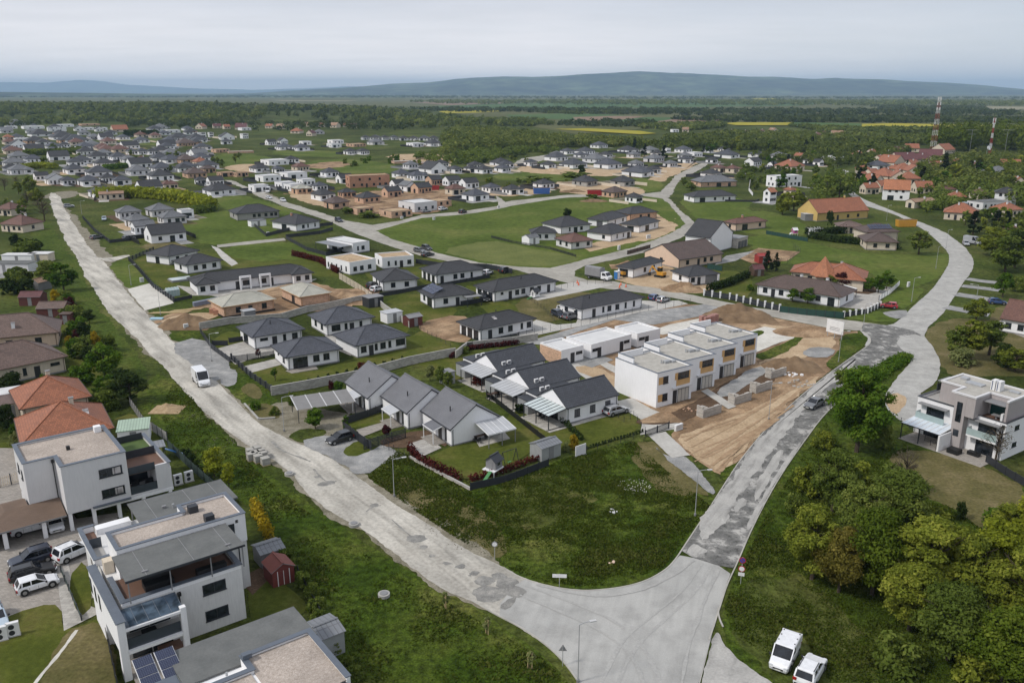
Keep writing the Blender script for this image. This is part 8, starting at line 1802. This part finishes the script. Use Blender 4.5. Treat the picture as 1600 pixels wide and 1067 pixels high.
def playhouse(px,py,ang,wall,label,legs=1.0,roof='t_anthracite'):
 c = W(px,py); r = empty('playhouse',label,'playhouse',(c.x,c.y,0),ang)
 b = MB(); b.extrude([(-.8,0),(.8,0),(.8,1.2),(0,1.8),(-.8,1.2)],(-.8,0,legs),(0,1,0),(0,0,1),(1,0,0),1.6); b.build('cabin',MATS[wall],r)
 rb = MB(); gable_roof(rb,1.9,2.0,legs + 1.1,.82,'x',ovg=.05,th=.06); rb.build('roof',[MATS[roof],MATS[roof]],r)
 part(r,'platform','t_white',(-1.4,1.0,-1.0,1.0,legs - .1,legs - .005)); part(r,'window','g_dark',(-.3,.3,-.83,-.802,legs + .5,legs + 1.0)); part(r,'door','t_grey',(-.84,-.802,-.3,.3,legs + .05,legs + 1.1))
 for x in (-1.2,.8):
  for y in (-.8,.8): part(r,'leg','t_white',(x - .06,x + .06,y - .06,y + .06,0,legs - .101))
 b = MB(); b.beam((-1.4,-.4,legs),(-3.0,-.4,.1),.5,.05); b.build('slide',MATS['t_green' if wall != 't_pink' else 't_white'],r)
plain('t_green',(.05,.2,.06),.5); plain('t_pink',(.45,.08,.25),.5)
playhouse(772,740,ANG0 + .3,'t_grey','grey and white playhouse on stilts in the hedge-fenced lawn'); playhouse(1241,368,.2,'t_pink','pink and white playhouse on stilts on the far lawn',.9,'t_white'); playhouse(836,465,ANG0,'t_white','white and navy playhouse on the dry lawn between the long bungalows',.5)
def swing(px,py):
 c = W(px,py); r = empty('swing_frame','dark swing frame beside the playhouse in the hedge-fenced lawn','swing',(c.x,c.y,0),ANG0); q = MB()
 for x in (-1.2,1.2): q.beam((x,-.7,0),(x,0,2.2),.07,.07); q.beam((x,.7,0),(x,0,2.2),.07,.07)
 q.beam((-1.2,0,2.2),(1.2,0,2.2),.07,.07); q.build('frame',MATS['t_anthracite'],r)
 q = MB(); q.beam((-.3,0,2.2),(-.3,0,.5),.02,.02); q.beam((.3,0,2.2),(.3,0,.5),.02,.02); q.box(-.32,.32,-.12,.12,.46,.5); q.build('seat',MATS['t_green'],r)
swing(796,726)
def dining(px,py,ang,label):
 c = W(px,py); r = empty('garden_table',label,'table',(c.x,c.y,.12),ang); part(r,'table_top','t_brown',(-.9,.9,-.45,.45,.7,.75))
 for x in (-.8,.8):
  for y in (-.36,.36): part(r,'leg','t_anthracite',(x - .03,x + .03,y - .03,y + .03,0,.699))
def gchair(px,py,ang,label,group):
 c = W(px,py); r = empty('garden_chair',label,'chair',(c.x,c.y,.12),ang,group); part(r,'seat','t_black',(-.25,.25,-.25,.25,.42,.46)); part(r,'backrest','t_black',(-.25,.25,.22,.26,.461,.95))
 for x in (-.21,.21):
  for y in (-.21,.21): part(r,'leg','t_anthracite',(x - .02,x + .02,y - .02,y + .02,0,.419))
for x,y,w in ((750,688,'under the pale awning of the nearest gable house'),(770,622,'under the pale pergola of the middle slate house'),(850,652,'under the striped glass pergola')):
 dining(x,y,ANG0,'dark garden table ' + w)
 for k,(dx,dy) in enumerate(((-8,3),(-2,5),(6,-5),(10,-1))): gchair(x + dx,y + dy,ANG0 + (0 if k > 1 else math.pi),'dark garden chair at the table ' + w,'garden chairs ' + w)
def stack(px,py,ang,mat,label,group,n=(1,1),size=(1.1,1.0,.9),wrap=False):
 c = W(px,py); r = empty('block_stack',label,'pallet stack',(c.x,c.y,0),ang,group); sx,sy,sz = size
 part(r,'blocks',mat,(-sx / 2,sx / 2,-sy / 2,sy / 2,.15,.15 + sz)); part(r,'pallet','t_stake',*[(-sx / 2,sx / 2,y - .05,y + .05,0,.11) for y in (-sy / 2 + .06,0,sy / 2 - .06)],(-sx / 2,sx / 2,-sy / 2,sy / 2,.111,.149))
for i,(x,y) in enumerate(((392,712),(399,716),(393,719),(402,709),(409,714),(404,722),(415,726),(411,717))): stack(x,y,.6,'w_concrete_block','grey concrete block stack on a pallet in the heap beside the dirt road','block stacks beside the dirt road',size=(1.1,1.0,1.0))
for i in range(7): stack(306 + i * 5.6,479 - i * 1.2,ANG0,'t_wrapped','wrapped block pallet in the row beside the boarded brick bungalow','wrapped block pallets',size=(1.1,1.1,1.0)) if plain('t_wrapped',(.20,.23,.30),.35) else None
for x,y in ((332,490),(338,492)): stack(x,y,.2,'w_brick','red brick pallet on the sand by the boarded brick bungalow','red brick pallets on the sand',size=(1.2,1.1,1.1))
for x,y in ((1098,506),(1104,507),(1111,505),(1116,503)): stack(x,y,.3,'w_pinkbrick','pinkish brick pallet on the pale slab behind the white cube row','brick pallets on the pale slab',size=(1.4,1.2,1.7)) if brick_mat('w_pinkbrick',(.36,.17,.14),(.3,.2,.18),.3,.15) else None
def pier(px,py,ang,label):
 c = W(px,py); r = empty('block_wall',label,'wall',(c.x,c.y,0),ang); part(r,'wall_body','w_block',(-2.2,2.2,-.5,-.3,0,1.5),(-2.2,-1.9,-.299,.9,0,1.9),(1.2,2.2,-.299,.3,0,1.3),(-1.2,-.9,-.299,.9,0,1.6))
for i,(x,y,lb) in enumerate(((1109,648,'unfinished block wall bay nearest the concrete drive on the row house forecourt'),(1157,628,'second unfinished block wall bay from the concrete drive on the forecourt'),(1190,610,'third unfinished block wall bay from the concrete drive on the forecourt'),(1213,588,'unfinished block wall bay beside the rubble heap on the forecourt'))): pier(x,y,ANG0 - .05,lb)
def heap(px,py,wx,wy,h,mat,label,name='earth_heap',cat='heap',seed=0):
 c = W(px,py); n = 26; V = [];
 for j in range(n):
  for i in range(n):
   x,y = (i / (n - 1) - .5) * 2,(j / (n - 1) - .5) * 2; d = math.hypot(x,y); z = max(0,1 - d) ** .8 * h * (1 + .7 * mnoise.fractal((x * 1.8 + seed,y * 1.8,seed),1,2,4)) - .04
   V.append((x * wx / 2,y * wy / 2,z))
 idx = np.arange(n * n).reshape(n,n); f = np.stack([idx[:-1,:-1],idx[:-1,1:],idx[1:,1:],idx[1:,:-1]],-1).reshape(-1,4)
 o = link(bpy.data.objects.new(name,np_mesh(name,np.array(V),f,MATS[mat]))); o.location = (c.x,c.y,.09); tag(o,label,cat)
heap(292,508,12,9,2.6,'m_soil2','brown earth heap overgrown at the foot beside the dirt road',seed=1) if blotch('m_soil2',[(.3,(.12,.08,.05)),(.7,(.26,.18,.11))],.4,8,.65,bscale=3,bstr=.8,bdist=.1) else None
heap(1152,495,16,12,2.6,'m_soil2','large brown earth heap behind the white cube row',seed=2); heap(1235,573,11,8,1.7,'m_soil2','grey-brown rubble earth heap beside the forecourt',seed=3); heap(1065,453,11,7,2.0,'m_site_dirt','pale earth heap beside the open-porch bungalow',seed=4); heap(985,417,12,7,1.6,'m_site_dirt','reddish earth heap at the street bend',seed=5); heap(1257,520,14,9,1.0,'m_site_dirt','low earth mound with weeds at the site corner',seed=6)
heap(545,464,14,18,1.5,'m_site_dirt','earth heap behind the twin boarded brick bungalows',seed=7); heap(262,640,5,4,.8,'m_strawheap','dry straw heap on the meadow above the green-roofed shed',seed=8) if blotch('m_strawheap',[(.3,(.24,.17,.09)),(.7,(.45,.34,.22))],2,8,.7) else None
heap(895,300,14,8,1.3,'m_soil2','weedy earth mound at the end of the green field, left',seed=9); heap(928,315,14,8,1.2,'m_soil2','weedy earth mound at the end of the green field, right',seed=10); heap(862,268,14,9,2.2,'m_sand','pale sand heap at the corner of the sandy street',seed=11)
def rubble(px,py,n,rad,size,mat,label,name='rubble',seed=0,cat='rubble',kind='stuff'):
 c = W(px,py); g = random.Random(seed + int(px)); b = MB()
 for k in range(n):
  a,q = g.uniform(0,6.28),rad * math.sqrt(g.random()); x,y = q * math.cos(a),q * math.sin(a); s = size * g.uniform(.4,1.2); z = .05
  p = [(x + s * g.uniform(.5,1) * math.cos(t),y + s * g.uniform(.5,1) * math.sin(t)) for t in (0.3,1.6,2.9,4.2,5.4)]; b.prism(p,z - .08,z + s * g.uniform(.3,.8))
 o = b.build(name,MATS[mat]); o.location = (c.x,c.y,.05); tag(o,label,cat,kind=kind)
rubble(1232,580,60,3.5,.35,'w_white','white rubble and packaging on the heap beside the forecourt',seed=1); rubble(992,760,80,2.2,.07,'m_slab','scatter of pale stones in the grass corner',seed=2)
for i,(x,y) in enumerate(((315,652),(345,692),(728,846),(690,822))): rubble(x,y,45,2.2,.06,'m_verge','pale gravel scatter along the road verge',name='verge_gravel',seed=3 + i)
rubble(957,800,9,.8,.16,'t_white','white rubbish lying in the grass corner',seed=36); rubble(955,879,5,.4,.2,'w_peach','small pinkish rubbish in the grass by the kerb',seed=37)
for k,(x,y,n,r_,z,m,lb) in enumerate(((1250,600,30,2.5,.3,'w_block','broken grey blocks beside the rubble heap'),(1080,640,16,1.6,.2,'w_palebrick','brick offcuts on the forecourt soil'),(1165,560,26,2.0,.25,'w_block','grey block offcuts at the far end of the white cube row'),(965,535,24,2.2,.22,'w_block','pale block offcuts before the garage blocks'))): rubble(x,y,n,r_,z,m,lb,name='block_rubble',seed=60 + k)
def manhole(px,py,label): c = W(px,py); r = empty('manhole',label,'manhole',(c.x,c.y,0)); q = MB(); q.tube([(0,0,0),(0,0,.35)],.62,20); q.build('ring',MATS['t_concrete'],r); q = MB(); q.tube([(0,0,.351),(0,0,.42)],.4,16); q.build('lid',MATS['t_grey'],r)
manhole(600,931,'concrete manhole ring in the dark grass below the red shed'); manhole(553,821,'concrete manhole ring on the verge of the dirt road'); manhole(452,742,'concrete manhole ring beside the block stacks')
def cabin(px,py,mat,label): c = W(px,py); r = empty('toilet_cabin',label,'cabin',(c.x,c.y,0),ANG0); part(r,'body',mat,(-.6,.6,-.6,.6,0,2.1)); part(r,'door','t_white',(-.4,.4,-.63,-.602,.15,1.95)); part(r,'roof','t_white',(-.63,.63,-.63,.63,2.102,2.25))
paint('t_cabinblue',(.05,.20,.5),.5); cabin(964,436,'t_cabinblue','blue portable toilet cabin beside the lorry on the cross street')
def skip(px,py,lx,mat,label,h=1.9):
 c = W(px,py); r = empty('skip_container',label,'container',(c.x,c.y,.05),.1); b = MB(); b.extrude([(-lx / 2,0),(lx / 2,0),(lx / 2 + .3,h),(-lx / 2 - .3,h)],(0,-1.2,0),(1,0,0),(0,0,1),(0,1,0),2.4); b.build('body',MATS[mat],r)
 for k in range(6): x = -lx / 2 + lx * (k + .5) / 6; part(r,'rib',mat,(x - .06,x + .06,-1.28,-1.202,.1,h - .1))
 part(r,'load','m_soil2',(-lx / 2 + .1,lx / 2 - .1,-1.1,1.1,h + .001,h + .12))
skip(929,306,7,'c_red','bright red container beside the hipped shells on the sandy street',2.8); skip(846,303,8,'t_tarpblue','blue tarpaulin-covered container beside the white bungalow on the sandy street',3.0) if paint('t_tarpblue',(.04,.12,.38),.5) else None
skip(1415,354,7,'t_skiporange','orange skip container by the upper right road',2.6) if paint('t_skiporange',(.55,.28,.03),.5) else None; skip(680,297,4,'c_red','red container among the brick gable houses',2.4)
def cone(px,py,label,group): c = W(px,py); r = empty('traffic_cone',label,'cone',(c.x,c.y,.06),0,group); q = MB(); q.tube([(0,0,.04),(0,0,.95)],[.24,.04],12); q.build('cone',MATS['t_coneorange'],r); part(r,'base','t_black',(-.3,.3,-.3,.3,0,.04))
paint('t_coneorange',(.8,.14,.04),.5)
for x,y in ((902,443),(904,446),(970,446),(978,449),(968,450)): cone(x,y,'orange barrier cone on the cross street near the lorry','orange barrier cones')
def meter(px,py,label,h=1.3,w=.5): c = W(px,py); r = empty('meter_box',label,'meter box',(c.x,c.y,0),ANG0); part(r,'body','t_white',(-w,w,-.2,.2,0,h)); part(r,'door','t_lamp',(-w + .08,w - .08,-.22,-.202,.35,h - .1))
for x,y,lb in ((729,352 - 0,None),(679,327,None)): pass
meter(222,441,'white meter box beside the curved slatted fence'); meter(419,368,'white meter box at the corner of the dark field fence'); meter(678,344,'white meter box at the upper edge of the green field'); meter(779,326,'white meter box on the curving street verge'); meter(967,391,'white meter box beside the street and red-brown roofed bungalow',1.6); meter(1013,373,'white meter box at the corner of the concrete yard by the street',1.4,1.0); meter(1419,448,'white meter box on the lawn beside the upper right road'); meter(291,514 + 1,'white meter box on the weedy heap beside the dirt road'); meter(1060,672,'grey meter box beside the barred gate',1.0,.8)
meter(628,342,'small white meter box by the roofless brick shell',1.0,.6)
def heatpump(px,py,ang,label,group): c = W(px,py); r = empty('heat_pump',label,'heat pump',(c.x,c.y,0),ang,group); part(r,'casing','t_white',(-.55,.55,-.2,.2,.12,1.5)); [(lambda q: q.build('fan',MATS['t_anthracite'],r))(MB().tube([(-.1,-.201,z),(-.1,-.22,z)],.26,16)) for z in (.48,1.1)]; part(r,'foot','t_concrete',(-.6,.6,-.3,.3,0,.115))
heatpump(279,757,.7,'white heat pump between the two apartment houses, left','heat pumps'); heatpump(296,752,.7,'white heat pump between the two apartment houses, right','heat pumps'); heatpump(22,993,.5,'white heat pump with two fans on the lawn by the paved court',None); heatpump(3,1000,.5,'white heat pump cut by the left edge of the picture',None)
def pool(px,py,lx,ly,label):
 c = W(px,py); r = empty('pool',label,'pool',(c.x,c.y,0),ANG0); part(r,'rim','t_grey',(-lx / 2,lx / 2,-ly / 2,ly / 2,0,.5)); part(r,'cover','t_glassroof',(-lx / 2 + .2,lx / 2 - .2,-ly / 2 + .2,ly / 2 - .2,.502,.62))
pool(283,438,6,4,'covered garden pool beside the wide duplex');
def greenhouse(px,py):
 c = W(px,py); r = empty('greenhouse','small glazed greenhouse beside the dark fence end','greenhouse',(c.x,c.y,0),ANG0); b = MB()
 b.extrude([(-1,0),(1,0),(1,1.6),(0,2.2),(-1,1.6)],(-1.5,0,0),(0,1,0),(0,0,1),(1,0,0),3.0); b.build('glazing',MATS['g_balcony'],r)
 b = MB(); [(b.beam((x,-1.02,0),(x,-1.02,1.6),.06,.06),b.beam((x,-1.02,1.6),(x,0,2.24),.06,.06),b.beam((x,1.02,1.6),(x,0,2.24),.06,.06)) for x in (-1.5,-.75,0,.75,1.5)]; b.beam((-1.5,-1.02,1.6),(1.5,-1.02,1.6),.06,.06); b.build('frame',MATS['t_lamp'],r)
greenhouse(270,462)
for x,y,l,a,lb in ((262,490,9,.15,'pale timber beams lying beside the white sand yard'),(290,486,7,.35,'yellowish timber planks on the sand beside the pallets')):
 c = W(x,y); r = empty('timber_pile',lb,'timber',(c.x,c.y,.06),a); [part(r,'plank','t_stake',(-l / 2 + k * .3,l / 2 + k * .2,k * .32,k * .32 + .2,.0,.16)) for k in range(4)]
c = W(245,499); tag(MB().box(c.x - 1.4,c.x + 1.4,c.y - .6,c.y + .6,.04,.35).build('tarpaulin',MATS['t_tarppale']),'pale blue tarpaulin bundle beside the timber','tarpaulin') if plain('t_tarppale',(.35,.55,.68),.5) else None
for pts in ('382,632 404,656 430,654',): fence(pts,.22,'block','concrete edging round the roadside soil bed',name='edging',cat='edging',mat='t_concrete')
c = W(274,712); r_ = empty('slide','blue slide and striped canopy in the terrace garden','slide',(c.x,c.y,0),.5); q = MB(); q.beam((-1.3,0,1.4),(1.0,0,.15),.6,.08); q.build('chute',MATS['t_cabinblue'],r_); part(r_,'canopy','r_metal',(-3.4,-1.2,-1.4,1.4,2.2,2.28)); [part(r_,'post','t_anthracite',(x - .05,x + .05,y - .05,y + .05,0,2.199)) for x in (-3.2,-1.4) for y in (-1.2,1.2)]
# ---------------------------------------------------------------- grass that stands up: tufts over the near meadows
def tufts(name,regions,n,seed,hmin,hmax,mats,avoid):
 g = np.random.default_rng(seed); polys = [np.array([(W(*p).x,W(*p).y) for p in parse(s)]) for s in regions]; av = [np.array([(W(*p).x,W(*p).y) for p in parse(s)]) for s in avoid]
 def inside(poly,X,Y):
  c = np.zeros(len(X),bool); j = len(poly) - 1
  for i in range(len(poly)):
   xi,yi,xj,yj = *poly[i],*poly[j]; m = ((yi > Y) != (yj > Y)) & (X < (xj - xi) * (Y - yi) / (yj - yi + 1e-9) + xi); c ^= m; j = i
  return c
 PX_,PY_ = [],[]; areas = [abs(np.sum(p[:,0] * np.roll(p[:,1],1) - p[:,1] * np.roll(p[:,0],1))) / 2 for p in polys]; tot = sum(areas)
 for p,a in zip(polys,areas):
  k = int(n * a / tot * 2.2); X = g.uniform(p[:,0].min(),p[:,0].max(),k * 2); Y = g.uniform(p[:,1].min(),p[:,1].max(),k * 2); m = inside(p,X,Y)
  for q in av: m &= ~inside(q,X,Y)
  PX_.append(X[m][:k]); PY_.append(Y[m][:k])
 X,Y = np.concatenate(PX_)[:n * 2],np.concatenate(PY_)[:n * 2]
 dens = np.array([mnoise.noise((x * .16,y * .16,seed)) + .6 * mnoise.noise((x * .6,y * .6,3 + seed)) for x,y in zip(X,Y)]); keep = dens + g.uniform(-.55,.55,len(X)) > -.1; X,Y,dens = X[keep],Y[keep],dens[keep]
 k = len(X); h = g.uniform(hmin,hmax,k) * np.clip(1 + dens,.5,1.7); a = g.uniform(0,6.28,k); w = h * g.uniform(.5,1.0,k); dx,dy = np.cos(a) * w,np.sin(a) * w; lx,ly = g.normal(0,.35,k) * h,g.normal(0,.35,k) * h
 v = np.stack([np.stack([X - dx,Y - dy,np.full(k,.0)],1),np.stack([X + dx,Y + dy,np.full(k,.0)],1),np.stack([X + lx + dx * .25,Y + ly + dy * .25,h],1),np.stack([X + lx - dx * .5,Y + ly - dy * .5,h * .8],1)],1).reshape(-1,3)
 o = link(bpy.data.objects.new(name,np_mesh(name,v,np.arange(4 * k).reshape(k,4),MATS[mats],np.clip(.5 + .5 * dens + g.uniform(-.3,.3,k),0,1)))); tag(o,'rough grass tufts on the meadows beside the roads','grass',kind='stuff')
leaf_mat('l_grass',(.034,.060,.006),(.064,.092,.010),(.118,.130,.030),.3)
tufts('grass',['575,745 620,705 700,738 745,758 800,750 880,717 990,690 1050,745 1110,790 1066,846 1036,886 960,914 900,916 850,908 800,890 720,845 640,792','275,590 330,660 400,735 480,800 560,858 640,910 740,965 850,1030 895,1075 560,1090 520,1000 500,950 470,890 400,790 330,735 265,690 250,640',
  '1225,760 1290,660 1330,720 1420,700 1500,740 1590,790 1600,860 1600,1066 1240,1066 1190,1020 1140,985 1132,945 1160,880 1200,800'],150000,3,.06,.19,'l_grass',['1200,1070 1215,985 1250,985 1300,1070','1385,720 1430,700 1520,720 1620,770 1620,850 1540,830 1480,790 1420,760'])
# ---------------------------------------------------------------- the air
def haze():
 mb = MB(); mb.box(-44000,44000,-300,33500,-1.5,430)
 m = bpy.data.materials.new('m_haze'); m.use_nodes = True; nt = m.node_tree; nt.nodes.clear()
 out = nt.nodes.new('ShaderNodeOutputMaterial'); v = nt.nodes.new('ShaderNodeVolumePrincipled')
 v.inputs['Color'].default_value = (.53,.76,1.0,1); v.inputs['Density'].default_value = 6.2e-5; v.inputs['Anisotropy'].default_value = .0
 nt.links.new(v.outputs[0],out.inputs['Volume'])
 o = mb.build('haze',m,uv=False); tag(o,kind='stuff')
haze()
